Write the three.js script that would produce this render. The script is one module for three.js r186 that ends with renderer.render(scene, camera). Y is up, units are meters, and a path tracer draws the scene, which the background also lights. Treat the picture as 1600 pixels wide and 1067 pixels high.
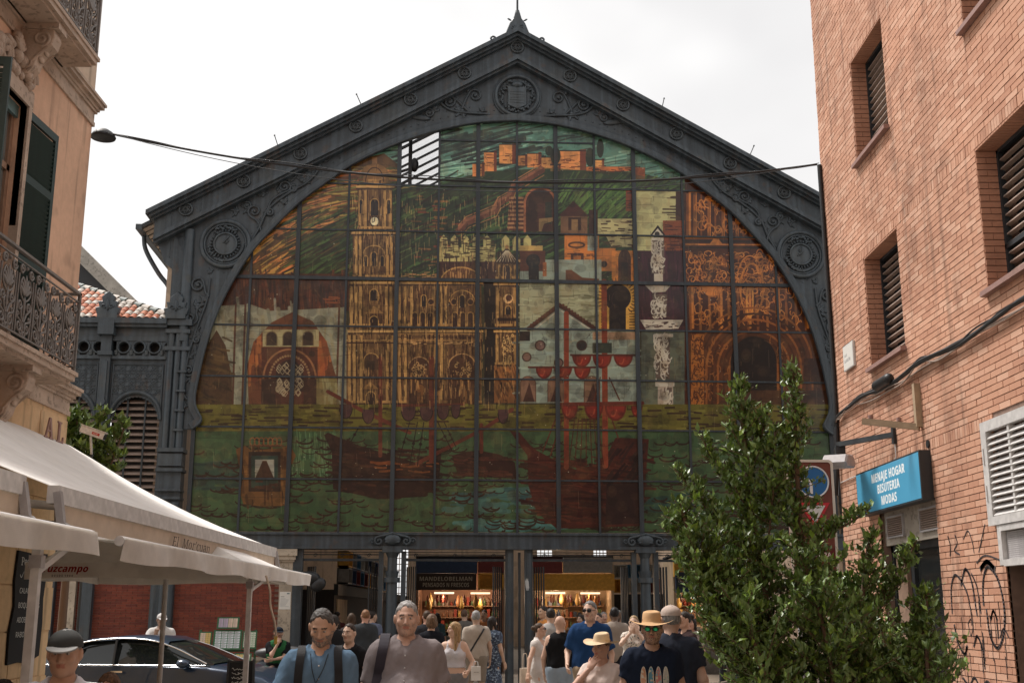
import * as THREE from 'three';
import * as BGU from 'three/addons/utils/BufferGeometryUtils.js';
import { FontLoader } from 'three/addons/loaders/FontLoader.js';
import { TextGeometry } from 'three/addons/geometries/TextGeometry.js';

// ---------------------------------------------------------------- camera, sky, sun, exposure
const scene = new THREE.Scene();
const camera = new THREE.PerspectiveCamera(32.34, 1600 / 1067, 0.1, 600);
camera.position.set(0, 1.72, 0);
camera.rotation.order = 'YXZ';
camera.rotation.set(12.99 * Math.PI / 180, -0.467 * Math.PI / 180, 0);
camera.updateMatrixWorld(true);
const renderer = new THREE.WebGLRenderer({ antialias: true });
renderer.setSize(1024, 682);
renderer.toneMapping = THREE.LinearToneMapping;
renderer.toneMappingExposure = 1.7;
renderer.shadowMap.enabled = true;
const SUN = new THREE.Vector3(-0.41, 0.86, -0.3).normalize();
const sun = new THREE.DirectionalLight(new THREE.Color(1.0, 0.945, 0.89), 3.0);
sun.position.copy(SUN).multiplyScalar(80).add(new THREE.Vector3(0, 0, -15));
sun.target.position.set(0, 0, -15);
sun.castShadow = true; sun.shadow.radius = 30; sun.shadow.mapSize.set(4096, 4096);
Object.assign(sun.shadow.camera, { left: -40, right: 40, top: 40, bottom: -40, near: 1, far: 180 });
scene.add(sun, sun.target);

// ---------------------------------------------------------------- seeded random and noise
function rng(seed) { let a = seed >>> 0; return () => { a = (a + 0x6D2B79F5) | 0; let t = Math.imul(a ^ (a >>> 15), 1 | a); t = (t + Math.imul(t ^ (t >>> 7), 61 | t)) ^ t; return ((t ^ (t >>> 14)) >>> 0) / 4294967296; }; }
const R0 = rng(7);
const rr = (a, b, r = R0) => a + (b - a) * r();
function hash3(x, y, z) { let h = Math.imul(x, 374761393) + Math.imul(y, 668265263) + Math.imul(z, 1274126177); h = Math.imul(h ^ (h >>> 13), 1274126177); return ((h ^ (h >>> 16)) >>> 0) / 4294967296; }
function noise3(x, y, z, per = 0) {
  const X = Math.floor(x), Y = Math.floor(y), Z = Math.floor(z); let u = x - X, v = y - Y, w = z - Z;
  u = u * u * (3 - 2 * u); v = v * v * (3 - 2 * v); w = w * w * (3 - 2 * w);
  const w1 = (n, q) => (q ? ((n % q) + q) % q : n), px = per[0] ?? per, py = per[1] ?? per;
  const h = (i, j, k) => hash3(w1(X + i, px), w1(Y + j, py), Z + k), L = (a, b, t) => a + (b - a) * t;
  return L(L(L(h(0, 0, 0), h(1, 0, 0), u), L(h(0, 1, 0), h(1, 1, 0), u), v), L(L(h(0, 0, 1), h(1, 0, 1), u), L(h(0, 1, 1), h(1, 1, 1), u), v), w);
}
function fbm(x, y, z, oct = 4, per = 0) { let s = 0, a = 0.5, t = 0; for (let i = 0; i < oct; i++) { s += a * noise3(x, y, z + i * 17, per); t += a; x *= 2; y *= 2; z *= 2; a *= 0.5; if (per) per = [(per[0] ?? per) * 2, (per[1] ?? per) * 2]; } return s / t; }
const clamp = (x, a = 0, b = 1) => Math.min(b, Math.max(a, x));
const smooth = (a, b, x) => { const t = clamp((x - a) / (b - a)); return t * t * (3 - 2 * t); };

{ // bright overcast sky: white cloud sheet with faint grey patches, the same all round
  const w = 1024, h = 512, d = new Float32Array(w * h * 4);
  for (let j = 0; j < h; j++) for (let i = 0; i < w; i++) {
    const th = (i / w) * Math.PI * 2, ph = (j / h - 0.5) * Math.PI, c = Math.cos(ph), x = c * Math.cos(th), y = Math.sin(ph), z = c * Math.sin(th);
    const n = fbm(x * 3.1 + 9, y * 6.2 + 4, z * 3.1 + 2, 5), m = fbm(x * 9 + 3, y * 16, z * 9 + 7, 4);
    const g = smooth(0.46, 0.66, n) * (0.35 + 1.1 * m);
    const k = 0.628 - 0.1 * g, o = (j * w + i) * 4;
    d[o] = k * 0.995; d[o + 1] = k * 0.985; d[o + 2] = k * 0.98 + 0.004 * g; d[o + 3] = 1;
  }
  const t = new THREE.DataTexture(d, w, h, THREE.RGBAFormat, THREE.FloatType);
  t.mapping = THREE.EquirectangularReflectionMapping; t.colorSpace = THREE.LinearSRGBColorSpace; t.magFilter = THREE.LinearFilter; t.minFilter = THREE.LinearFilter; t.needsUpdate = true;
  scene.background = t; scene.environment = t;
}

// ---------------------------------------------------------------- textures and materials (grain and stains only)
function dataTex(n, fn, size, srgb = true) {
  const d = new Uint8Array(n * n * 4);
  for (let j = 0; j < n; j++) for (let i = 0; i < n; i++) { const c = fn(i / n, j / n), o = (j * n + i) * 4; for (let k = 0; k < 3; k++) d[o + k] = clamp(c[k]) * 255; d[o + 3] = 255; }
  const t = new THREE.DataTexture(d, n, n, THREE.RGBAFormat); t.wrapS = t.wrapT = THREE.RepeatWrapping; t.magFilter = THREE.LinearFilter; t.minFilter = THREE.LinearFilter;
  if (srgb) t.colorSpace = THREE.SRGBColorSpace; t.repeat.set(1 / size, 1 / size); t.needsUpdate = true; return t;
}
const g3 = (v) => [v, v, v];
const T = {
  streak: dataTex(512, (u, v) => { const s = fbm(u * 40, v * 2, 1, 4, [40, 2]) , f = fbm(u * 40, v * 40, 3, 3, 40), p = smooth(0.58, 0.8, fbm(u * 6, v * 5, 8, 4, [6, 5])); const k = 0.76 + 0.21 * smooth(0.3, 0.8, s) + 0.14 * (f - 0.5), e = smooth(0.66, 0.78, fbm(u * 9, v * 7, 31, 4, [9, 7])); return [k + 0.06 * p + 0.2 * e, k + 0.02 * p + 0.02 * e, k - 0.02 * p - 0.06 * e]; }, 3.1),
  plaster: dataTex(512, (u, v) => { const a = fbm(u * 4, v * 4, 2, 5, 4), b = fbm(u * 60, v * 60, 5, 2, 60), s = fbm(u * 24, v * 2, 11, 3, [24, 2]); const k = 0.84 + 0.16 * a + 0.06 * (b - 0.5) - 0.15 * smooth(0.55, 0.8, s) - 0.1 * smooth(0.6, 0.75, fbm(u * 7, v * 7, 41, 4, 7)); return [k, k * 0.992, k * 0.98]; }, 3.7),
  grain: dataTex(256, (u, v) => g3(0.82 + 0.2 * fbm(u * 16, v * 16, 6, 4, 16)), 0.9),
  cloth: dataTex(256, (u, v) => { const a = fbm(u * 6, v * 6, 4, 4, 6), w = 0.5 + 0.25 * Math.sin(u * 256 * Math.PI / 2) + 0.25 * Math.sin(v * 256 * Math.PI / 2); return g3(0.88 + 0.1 * a + 0.03 * w); }, 0.6),
  bump: dataTex(256, (u, v) => g3(fbm(u * 24, v * 24, 9, 4, 24)), 0.5, false),
  coarse: dataTex(256, (u, v) => g3(fbm(u * 5, v * 5, 19, 5, 5)), 2.3, false),
  stone: dataTex(256, (u, v) => { const a = fbm(u * 5, v * 5, 21, 5, 5), p = smooth(0.62, 0.75, fbm(u * 22, v * 22, 3, 3, 22)); const k = 0.78 + 0.25 * a - 0.15 * p; return [k, k * 0.985, k * 0.96]; }, 1.3),
};
function mat(rgb, rough = 0.8, o = {}) { const { physical, ...rest } = o; const m = physical ? new THREE.MeshPhysicalMaterial({ roughness: rough, ...rest }) : new THREE.MeshStandardMaterial({ roughness: rough, ...rest }); m.color.setRGB(...rgb); return m; }
const M = {
  iron: mat([0.056, 0.073, 0.087], 0.5, { map: T.streak, bumpMap: T.bump, bumpScale: 0.0015 }),
  ironDark: mat([0.032, 0.04, 0.047], 0.55, { map: T.streak }),
  black: mat([0.012, 0.012, 0.013], 0.5),
  salmon: mat([0.74, 0.475, 0.33], 0.9, { map: T.plaster, bumpMap: T.bump, bumpScale: 0.002 }),
  yellow: mat([0.76, 0.53, 0.31], 0.9, { map: T.plaster, bumpMap: T.bump, bumpScale: 0.002 }),
  cream: mat([0.68, 0.53, 0.4], 0.85, { map: T.plaster, bumpMap: T.bump, bumpScale: 0.002 }),
  moulding: mat([0.56, 0.44, 0.36], 0.85, { map: T.stone, bumpMap: T.bump, bumpScale: 0.003 }),
  stone: mat([0.5, 0.43, 0.35], 0.85, { map: T.stone, bumpMap: T.bump, bumpScale: 0.004 }),
  shutter: mat([0.012, 0.035, 0.03], 0.5, { map: T.grain }),
  woodFrame: mat([0.33, 0.2, 0.13], 0.6, { map: T.grain }),
  glass: new THREE.MeshPhysicalMaterial({ color: 0xffffff, roughness: 0.03, transmission: 1, thickness: 0, ior: 1.5 }),
  darkGlass: mat([0.02, 0.022, 0.022], 0.06),
  rail: mat([0.2, 0.18, 0.165], 0.55, { map: T.grain }),
  canvas: mat([0.9, 0.86, 0.8], 1, { physical: true, map: T.cloth, bumpMap: T.coarse, bumpScale: 0.01, transmission: 0.42, thickness: 0 }),
  canvasTan: mat([0.6, 0.49, 0.38], 0.92, { map: T.cloth }),
  whiteMetal: mat([0.68, 0.66, 0.64], 0.45, { map: T.grain }),
  greyMetal: mat([0.42, 0.4, 0.4], 0.5, { map: T.grain }),
  mortar: mat([0.26, 0.17, 0.13], 0.95, { map: T.grain }),
  louver: mat([0.36, 0.27, 0.22], 0.6, { map: T.grain }),
  sill: mat([0.34, 0.2, 0.17], 0.6, { map: T.grain }),
  asphalt: mat([0.3, 0.28, 0.255], 0.9, { map: T.stone, bumpMap: T.bump, bumpScale: 0.004 }),
};

// ---------------------------------------------------------------- building helpers
const V = (x, y, z) => new THREE.Vector3(x, y, z);
function boxUV(g) {
  const p = g.attributes.position, n = g.attributes.normal, uv = new Float32Array(p.count * 2);
  for (let i = 0; i < p.count; i++) {
    const ax = Math.abs(n.getX(i)), ay = Math.abs(n.getY(i)), az = Math.abs(n.getZ(i));
    if (ay > ax && ay > az) { uv[2 * i] = p.getX(i); uv[2 * i + 1] = p.getZ(i); }
    else if (ax > az) { uv[2 * i] = p.getZ(i); uv[2 * i + 1] = p.getY(i); }
    else { uv[2 * i] = p.getX(i); uv[2 * i + 1] = p.getY(i); }
  }
  g.setAttribute('uv', new THREE.BufferAttribute(uv, 2)); return g;
}
const taken = {};
function numbered(n) { const k = taken[n] = (taken[n] ?? -1) + 1; return k ? `${n}_${String(k).padStart(3, '0')}` : n; }
function mesh(name, geo, m, parent) { const o = new THREE.Mesh(geo, m); o.name = name; o.castShadow = o.receiveShadow = true; (parent || scene).add(o); return o; }
function tag(o, label, category, group) { o.userData.label = label; o.userData.category = category; if (group) o.userData.group = group; return o; }
function thing(name, label, category, pos = [0, 0, 0], turn = 0, group) { const o = new THREE.Group(); o.name = numbered(name); o.position.set(...pos); o.rotation.y = turn; scene.add(o); return tag(o, label, category, group); }
function setting(o) { o.userData.kind = 'structure'; return o; }
class B { // collects shapes for one mesh
  constructor() { this.g = []; }
  add(g, m) { g = g.index ? g.toNonIndexed() : g; for (const k of Object.keys(g.attributes)) if (!['position', 'normal', 'uv'].includes(k)) g.deleteAttribute(k); if (!g.attributes.uv) g.setAttribute('uv', new THREE.BufferAttribute(new Float32Array(g.attributes.position.count * 2), 2)); if (m) g.applyMatrix4(m); this.g.push(g); return this; }
  box(w, h, d, x = 0, y = 0, z = 0, rx = 0, ry = 0, rz = 0) { return this.add(new THREE.BoxGeometry(w, h, d), new THREE.Matrix4().compose(V(x, y, z), new THREE.Quaternion().setFromEuler(new THREE.Euler(rx, ry, rz)), V(1, 1, 1))); }
  span(x0, x1, y0, y1, z0, z1) { return this.box(x1 - x0, y1 - y0, z1 - z0, (x0 + x1) / 2, (y0 + y1) / 2, (z0 + z1) / 2); }
  cyl(r1, r2, h, x, y, z, seg = 14, rx = 0, rz = 0) { return this.add(new THREE.CylinderGeometry(r1, r2, h, seg), new THREE.Matrix4().compose(V(x, y, z), new THREE.Quaternion().setFromEuler(new THREE.Euler(rx, 0, rz)), V(1, 1, 1))); }
  ball(r, x, y, z, sx = 1, sy = 1, sz = 1, rz = 0, seg = 10) { return this.add(new THREE.SphereGeometry(r, seg, Math.ceil(seg * 0.7)), new THREE.Matrix4().compose(V(x, y, z), new THREE.Quaternion().setFromEuler(new THREE.Euler(0, 0, rz)), V(sx, sy, sz))); }
  bar(p, q, r, seg = 8) { const a = V(...p), b = V(...q), d = b.clone().sub(a), L = d.length(); return this.add(new THREE.CylinderGeometry(r, r, L, seg), new THREE.Matrix4().compose(a.add(b).multiplyScalar(0.5), new THREE.Quaternion().setFromUnitVectors(V(0, 1, 0), d.normalize()), V(1, 1, 1))); }
  beam(p, q, w, h) { const a = V(...p), b = V(...q), d = b.clone().sub(a), L = d.length(); const m = new THREE.Matrix4().lookAt(b, a, V(0, 1, 0)); m.setPosition(a.add(b).multiplyScalar(0.5)); return this.add(new THREE.BoxGeometry(w, h, L), m); }
  tube(pts, r, n = 24, seg = 6, closed = false) { return this.add(new THREE.TubeGeometry(new THREE.CatmullRomCurve3(pts.map((p) => V(...p)), closed), n, r, seg, closed)); }
  ring(R, r, x, y, z, seg = 32, sz = 1) { return this.add(new THREE.TorusGeometry(R, r, 8, seg), new THREE.Matrix4().compose(V(x, y, z), new THREE.Quaternion(), V(1, 1, sz))); }
  ext(pts, d, x = 0, y = 0, z = 0, bevel = 0, holes = [], seg = 1) { const s = new THREE.Shape(pts.map((p) => new THREE.Vector2(...p))); for (const h of holes) s.holes.push(new THREE.Path(h.map((p) => new THREE.Vector2(...p)))); return this.add(new THREE.ExtrudeGeometry(s, { depth: d, bevelEnabled: bevel > 0, bevelThickness: bevel, bevelSize: bevel, bevelSegments: seg, curveSegments: 12 }), new THREE.Matrix4().makeTranslation(x, y, z)); }
  lathe(prof, x, y, z, seg = 24, sx = 1, sz = 1) { return this.add(new THREE.LatheGeometry(prof.map((p) => new THREE.Vector2(...p)), seg), new THREE.Matrix4().compose(V(x, y, z), new THREE.Quaternion(), V(sx, 1, sz))); }
  spiral(cx, cy, z, r, turns, a0, dir, tr, tail) { const P = []; const n = Math.ceil(turns * 11); for (let i = 0; i <= n; i++) { const t = i / n, a = a0 + dir * turns * 2 * Math.PI * t, q = r * Math.pow(1 - t, 0.8) + r * 0.1; P.push([cx + q * Math.cos(a), cy + q * Math.sin(a), z]); } return this.tube(tail ? [...tail, ...P] : P, tr, n * 2 + (tail ? 8 : 0), 5); }
  leaf(x, y, z, L, w, ang, th = 0.03) { return this.ball(1, x + Math.cos(ang) * L / 2, y + Math.sin(ang) * L / 2, z, L / 2, w / 2, th, ang, 8); }
  geo() { return boxUV(BGU.mergeGeometries(this.g, false)); }
  build(name, m, parent) { return mesh(name, this.geo(), m, parent); }
  mirrorX() { const o = this.g.map((g) => { const c = g.clone(); c.applyMatrix4(new THREE.Matrix4().makeScale(-1, 1, 1)); const p = c.attributes.position, n = c.attributes.normal; for (let i = 0; i < p.count; i += 3) for (const a of [p, n]) { const t = [a.getX(i + 1), a.getY(i + 1), a.getZ(i + 1)]; a.setXYZ(i + 1, a.getX(i + 2), a.getY(i + 2), a.getZ(i + 2)); a.setXYZ(i + 2, ...t); } return c; }); const b = new B(); b.g = o; return b; }
}
function canvasTex(w, h, draw) { const c = document.createElement('canvas'); c.width = w; c.height = h; const x = c.getContext('2d'); draw(x, w, h); const t = new THREE.CanvasTexture(c); t.colorSpace = THREE.SRGBColorSpace; t.magFilter = THREE.LinearFilter; return t; }
function panel(name, w, h, m, parent, x, y, z, ry = 0) { const o = mesh(name, new THREE.PlaneGeometry(w, h), m, parent); o.position.set(x, y, z); o.rotation.y = ry; return o; }

// ---------------------------------------------------------------- ground
setting(new B().span(-80, 80, -0.2, 0, -120, 60).build('ground', M.asphalt));
// ---------------------------------------------------------------- the painted glass: colours of the enamel, laid out in metres on the facade
const GW = 16.8, GH = 11.4, GX = -8.4, GY = 3.55; // extent of the glazing
function sheet(x, y) { const w = -3.5195e-5 * x + 1.30589e-4 * y + 1; return [(0.0174604 * x - 1.7456e-5 * y - 14.09825) / w, (-6.0535e-5 * x - 0.01675319 * y + 17.984734) / w]; } // drawing sheet to metres
const glassTex = canvasTex(2040, 1384, (c, W, H) => {
  const r = rng(101), K = W / GW;
  const P = (x, y) => { const [u, v] = sheet(x, y); return [(u - GX) * K, H - (v - GY) * K]; };
  const col = (a, al = 1) => `rgba(${a.map((v) => Math.round(Math.min(255, Math.pow((0.9 * v + 0.1 * (a[0] + a[1] + a[2]) / 3) / 120, 1.08) * 156))).join(',')},${al})`;
  const path = (pts) => { c.beginPath(); pts.forEach((p, i) => { const q = P(...p); i ? c.lineTo(...q) : c.moveTo(...q); }); };
  const poly = (a, pts, al = 1) => { path(pts); c.closePath(); c.fillStyle = col(a, al); c.fill(); };
  const rect = (a, x0, y0, x1, y1, al = 1) => poly(a, [[x0, y0], [x1, y0], [x1, y1], [x0, y1]], al);
  const line = (a, w, pts, al = 1) => { path(pts); c.strokeStyle = col(a, al); c.lineWidth = w * 2; c.lineCap = 'round'; c.lineJoin = 'round'; c.stroke(); };
  const arc = (cx, cy, rx, ry, a0, a1, n = 22) => { const o = []; for (let i = 0; i <= n; i++) { const a = a0 + (a1 - a0) * i / n; o.push([cx + rx * Math.cos(a), cy + ry * Math.sin(a)]); } return o; };
  const disc = (a, x, y, rad, ry = rad) => poly(a, arc(x, y, rad, ry, 0, 6.283));
  const jit = (a, s = 18) => { const k = (r() - 0.5) * s; return a.map((v, i) => v + k * (i === 2 ? 0.6 : 1)); };
  const within = (pts, fn) => { c.save(); path(pts); c.closePath(); c.clip(); fn(); c.restore(); };
  const strokes = (cols, x0, y0, x1, y1, n, ang, len, w, bow = 0) => { for (let i = 0; i < n; i++) { const x = x0 + r() * (x1 - x0), y = y0 + r() * (y1 - y0), a = ang + (r() - 0.5) * 0.25 + bow * (x - x0) / (x1 - x0), L = len * (0.4 + r()); const dx = Math.cos(a) * L / 2, dy = Math.sin(a) * L / 2; line(jit(cols[Math.floor(r() * cols.length)]), w * (0.4 + r()), [[x - dx, y - dy], [x, y + (r() - 0.5) * 4], [x + dx, y + dy]], 0.85); } };
  const dashes = (a, x0, y0, x1, y1, n, len = 14, w = 3) => { for (let i = 0; i < n; i++) { const x = x0 + r() * (x1 - x0), y = y0 + r() * (y1 - y0), L = len * (0.4 + r()); line(a, w * (0.5 + r() * 0.6), [[x, y], [Math.min(x1, x + L), y + (r() - 0.5) * 2]]); } };
  const BR = [58, 34, 24], DK = [34, 24, 20], TAN = [150, 112, 66], GOLD = [172, 132, 72], SAGE = [128, 132, 110], PALE = [128, 136, 120];
  rect([62, 58, 38], 250, 150, 1360, 860);
  // sky over the hill
  rect([84, 122, 104], 540, 170, 1120, 300);
  strokes([[56, 70, 58], [46, 54, 46], [72, 96, 80], [120, 156, 136], [132, 164, 140]], 600, 190, 1090, 285, 170, -0.16, 56, 2.6);
  strokes([[40, 46, 40], [50, 62, 52]], 640, 195, 830, 262, 60, -0.22, 66, 4.2);
  strokes([[140, 172, 150], [120, 160, 140]], 680, 235, 760, 292, 16, -0.2, 60, 4);
  // warm hill to the side of the tower
  poly([92, 64, 34], [[380, 460], [392, 400], [470, 315], [550, 252], [600, 240], [628, 262], [628, 460]]);
  strokes([[178, 104, 52], [200, 128, 72], [160, 136, 66], [120, 118, 56], [96, 60, 34], [74, 80, 40]], 395, 262, 632, 360, 330, -0.45, 52, 2.6, 0.5);
  strokes([[196, 120, 60], [180, 140, 64], [92, 66, 34]], 385, 340, 470, 440, 130, -0.75, 46, 2.6, 0.4);
  poly([44, 52, 30], [[455, 440], [468, 372], [560, 330], [630, 300], [630, 440]]);
  strokes([[36, 40, 26], [52, 74, 38], [66, 92, 46], [44, 34, 26], [84, 66, 34]], 450, 335, 630, 438, 300, -0.5, 40, 2.4);
  // green hill with the fortress
  poly([44, 54, 34], [[600, 460], [600, 300], [690, 285], [760, 268], [880, 262], [1000, 270], [1080, 292], [1090, 460]]);
  strokes([[40, 44, 30], [54, 72, 40], [66, 92, 48], [50, 34, 26], [80, 104, 54]], 605, 280, 1075, 440, 620, -0.42, 42, 2.6);
  strokes([[86, 114, 52], [70, 98, 44]], 880, 282, 1070, 340, 150, -1.0, 40, 2.6, 0.6);
  dashes([120, 84, 46], 640, 300, 700, 420, 22, 18, 3); dashes([110, 56, 36], 640, 315, 740, 430, 18, 14, 4);
  const OR = [198, 134, 72], OS = [110, 54, 34];
  const block = (x0, y0, x1, y1) => { rect(jit(OR), x0, y0, x1, y1); rect(OS, x1 - (x1 - x0) * 0.22, y0 - 2, x1, y1); dashes([96, 48, 26], x0 + 2, y0 + 4, x1 - 4, y1 - 3, Math.max(3, (x1 - x0) * (y1 - y0) / 110), 9, 1.6); line(DK, 1.6, [[x0, y0], [x1, y0]]); };
  block(756, 238, 776, 268); block(738, 256, 757, 276); block(780, 226, 806, 256); block(808, 243, 824, 259); block(824, 240, 846, 262); block(846, 246, 866, 264); block(872, 236, 916, 266); block(930, 250, 944, 264); block(860, 258, 876, 268);
  rect([180, 102, 50], 916, 261, 992, 268); dashes([80, 40, 24], 916, 261, 1000, 272, 26, 8, 2); rect([150, 80, 42], 992, 262, 1008, 280);
  for (const [x, y, w, h] of [[868, 244, 12, 22], [922, 246, 10, 26], [938, 232, 7, 26], [858, 236, 8, 12]]) poly([42, 46, 32], arc(x, y, w / 2 + 2, h / 2 + 2, 0, 6.28));
  poly([46, 60, 36], [[700, 300], [760, 272], [850, 262], [990, 272], [1070, 290], [1070, 296], [860, 284], [720, 312]], 0.5);
  // rampart path climbing the hill
  const rp = [[846, 266], [802, 292], [796, 308], [778, 318], [772, 330], [728, 348], [716, 362]];
  line([98, 58, 42], 12, rp); line([132, 84, 58], 5, rp.map(([x, y]) => [x, y - 4])); line([164, 110, 66], 1.6, rp.map(([x, y]) => [x, y - 9])); line([150, 104, 60], 1.6, rp.map(([x, y]) => [x + 4, y + 8]));
  // brick arch and stairs
  poly(BR, [[820, 362], ...arc(844, 318, 24, 24, Math.PI, 2 * Math.PI), [868, 362]]); line([150, 92, 58], 4, [[820, 362], ...arc(844, 318, 24, 24, Math.PI, 2 * Math.PI), [868, 362]]); line([64, 34, 24], 1.4, [[824, 362], ...arc(844, 318, 20, 20, Math.PI, 2 * Math.PI), [864, 362]]);
  rect([70, 40, 30], 840, 318, 862, 362); rect([34, 40, 32], 852, 316, 862, 350); poly([120, 96, 60], [[842, 342], [864, 340], [864, 346], [850, 350], [846, 362], [842, 362]]);
  for (let i = 0; i < 8; i++) { rect([150, 108, 72], 796 - i * 0.5, 308 + i * 6.6, 818, 311.5 + i * 6.6); rect([84, 46, 34], 796 - i * 0.5, 311.5 + i * 6.6, 818, 314.6 + i * 6.6); }
  // little houses
  rect([112, 80, 54], 876, 336, 918, 366); poly([70, 36, 28], [[873, 338], [896, 314], [920, 338]]); rect(BR, 888, 340, 908, 360); rect([126, 96, 60], 893, 343, 903, 360); rect(BR, 920, 328, 934, 366);
  rect([176, 110, 46], 882, 366, 936, 420); dashes([80, 46, 26], 884, 386, 930, 412, 20, 9, 1.6); rect([70, 40, 26], 892, 396, 912, 420); rect([150, 90, 40], 896, 400, 908, 420); line([80, 50, 28], 3, arc(901, 383, 12, 4, 0, 6.28));
  rect(PALE, 918, 368, 934, 392); rect([158, 98, 44], 933, 388, 962, 424); disc([52, 36, 26], 944, 413, 5);
  poly([160, 150, 104], [[934, 342], [994, 342], [994, 386], [956, 386], [946, 368], [934, 366]]); dashes([70, 50, 34], 938, 344, 990, 386, 32, 13, 2.4);
  rect([162, 156, 108], 994, 297, 1070, 366); rect([162, 156, 108], 994, 360, 1022, 392); dashes([70, 54, 36], 1034, 302, 1060, 344, 14, 22, 2.4); rect([62, 40, 32], 1056, 300, 1070, 345); rect([120, 62, 36], 1036, 345, 1070, 396); dashes([70, 34, 26], 1036, 348, 1068, 394, 24, 20, 2); rect([58, 30, 34], 994, 392, 1072, 518); strokes([[74, 36, 46], [50, 28, 30]], 998, 400, 1070, 515, 60, 1.5, 30, 3);
  rect([182, 112, 44], 956, 392, 994, 440); poly(BR, [[966, 440], [966, 408], ...arc(976, 406, 10, 16, Math.PI, 2 * Math.PI), [986, 408], [986, 440]]); rect([40, 28, 22], 971, 410, 981, 440); rect([120, 60, 34], 978, 296, 994, 330); dashes([60, 30, 22], 978, 298, 992, 328, 10, 12, 2);
  // pale walls
  rect(PALE, 812, 406, 940, 442); rect([86, 50, 34], 812, 392, 852, 424); rect([36, 30, 26], 826, 416, 842, 440); disc([30, 28, 28], 833, 408, 11); rect([140, 84, 44], 848, 410, 854, 432); rect([96, 60, 38], 884, 422, 936, 442); poly(PALE, [[893, 422], [936, 422], [936, 436], [910, 434]]);
  rect([140, 138, 108], 812, 440, 938, 516); strokes([[124, 122, 92], [150, 148, 118], [112, 108, 78]], 815, 445, 932, 510, 90, 0, 26, 2);
  // battlement wall
  rect([162, 150, 96], 686, 386, 774, 410); for (let i = 0; i < 8; i++) { const x = 687 + i * 17 + (i > 4 ? 12 : 0); if (x < 850) poly([162, 150, 96], [[x, 392], [x, 374], [x + 6, 367], [x + 12, 374], [x + 12, 392]]); } rect([168, 140, 80], 812, 384, 848, 392); dashes([76, 62, 40], 688, 370, 772, 408, 60, 11, 2.4);
  rect([62, 36, 30], 686, 409, 780, 440); strokes([[80, 50, 36], [50, 30, 26]], 690, 412, 778, 438, 60, 1.5, 20, 2);
  // bell tower
  const tower = (x0, x1, y0, y1, bays) => { const w = x1 - x0; rect([104, 76, 46], x0, y0, x1, y1); strokes([[84, 56, 36], [126, 94, 56], [70, 44, 30]], x0, y0, x1, y1, w * (y1 - y0) / 60, 1.55, 24, 2.4); for (const t of bays) { rect([160, 124, 72], x0 + w * t - 2.2, y0 + 8, x0 + w * t + 2.2, y1 - 4); line([52, 34, 24], 1.2, [[x0 + w * t + 2.8, y0 + 8], [x0 + w * t + 2.8, y1 - 4]]); } rect([176, 140, 84], x0 - 3, y0, x1 + 3, y0 + 4); rect([58, 38, 26], x0 - 3, y0 + 4, x1 + 3, y0 + 6); rect([158, 122, 70], x0 - 1, y1 - 8, x1 + 1, y1 - 4); rect([60, 38, 26], x0 - 1, y1 - 4, x1 + 1, y1 - 1.5); };
  const opening = (x, y, w, h, a = [40, 32, 32], rim = GOLD) => { const s = [[x - w / 2, y + h], [x - w / 2, y + w / 2], ...arc(x, y + w / 2, w / 2, w / 2, Math.PI, 2 * Math.PI, 12), [x + w / 2, y + h]]; poly(a, s); line(rim, 1.4, s); };
  poly([128, 92, 50], [[566, 286], [568, 272], ...arc(585, 274, 22, 18, Math.PI, 2 * Math.PI), [608, 286]]); line([60, 38, 26], 1.6, arc(585, 284, 14, 22, Math.PI, 2 * Math.PI)); rect([160, 120, 66], 575, 280, 596, 288); rect([140, 100, 58], 581, 246, 589, 258);
  tower(559, 613, 290, 362, [0.06, 0.22, 0.78, 0.94]); opening(585, 311, 13, 26); opening(564, 312, 6, 22); opening(607, 312, 6, 22); disc([60, 44, 34], 585, 346, 8); disc([196, 182, 150], 585, 346, 6.5); line(DK, 1, [[585, 346], [585, 341]]); line(DK, 1, [[585, 346], [582, 348]]);
  tower(551, 617, 362, 438, [0.08, 0.18, 0.82, 0.92]); line([170, 132, 76], 2, arc(584, 396, 16, 12, Math.PI, 2 * Math.PI)); opening(584, 394, 9, 22); opening(571, 400, 6, 16); opening(597, 400, 6, 16); rect([48, 36, 28], 566, 428, 570, 436);
  tower(546, 618, 440, 514, [0.04, 0.14, 0.24, 0.8, 0.9]); opening(584, 452, 13, 18); poly([128, 96, 56], [[570, 490], [584, 478], [600, 490]]); opening(584, 494, 14, 18, [44, 30, 26]);
  tower(541, 619, 516, 634, [0.06, 0.16, 0.3, 0.82, 0.93]); line([166, 130, 76], 1.6, [[541, 532], [619, 532]]); line(BR, 2, [[541, 536], [619, 536]]); opening(580, 552, 24, 26, [70, 48, 34]); rect([52, 38, 30], 573, 564, 586, 578); poly([130, 96, 54], [[566, 608], [578, 596], [592, 608]]); opening(579, 612, 15, 22, [44, 30, 24]);
  // church front
  tower(620, 684, 440, 514, [0.06, 0.2, 0.36, 0.9]); tower(686, 752, 440, 514, [0.05, 0.16, 0.9]); poly([96, 62, 40], [[690, 440], ...arc(720, 440, 30, 24, Math.PI, 2 * Math.PI)]); line(GOLD, 2, arc(720, 442, 32, 24, Math.PI, 2 * Math.PI)); for (let i = 0; i < 9; i++) line(TAN, 2, [[704 + i * 4, 436], [704 + i * 4, 424 + (i % 3) * 3]]); dashes(TAN, 622, 426, 684, 438, 20, 12, 2);
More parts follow.
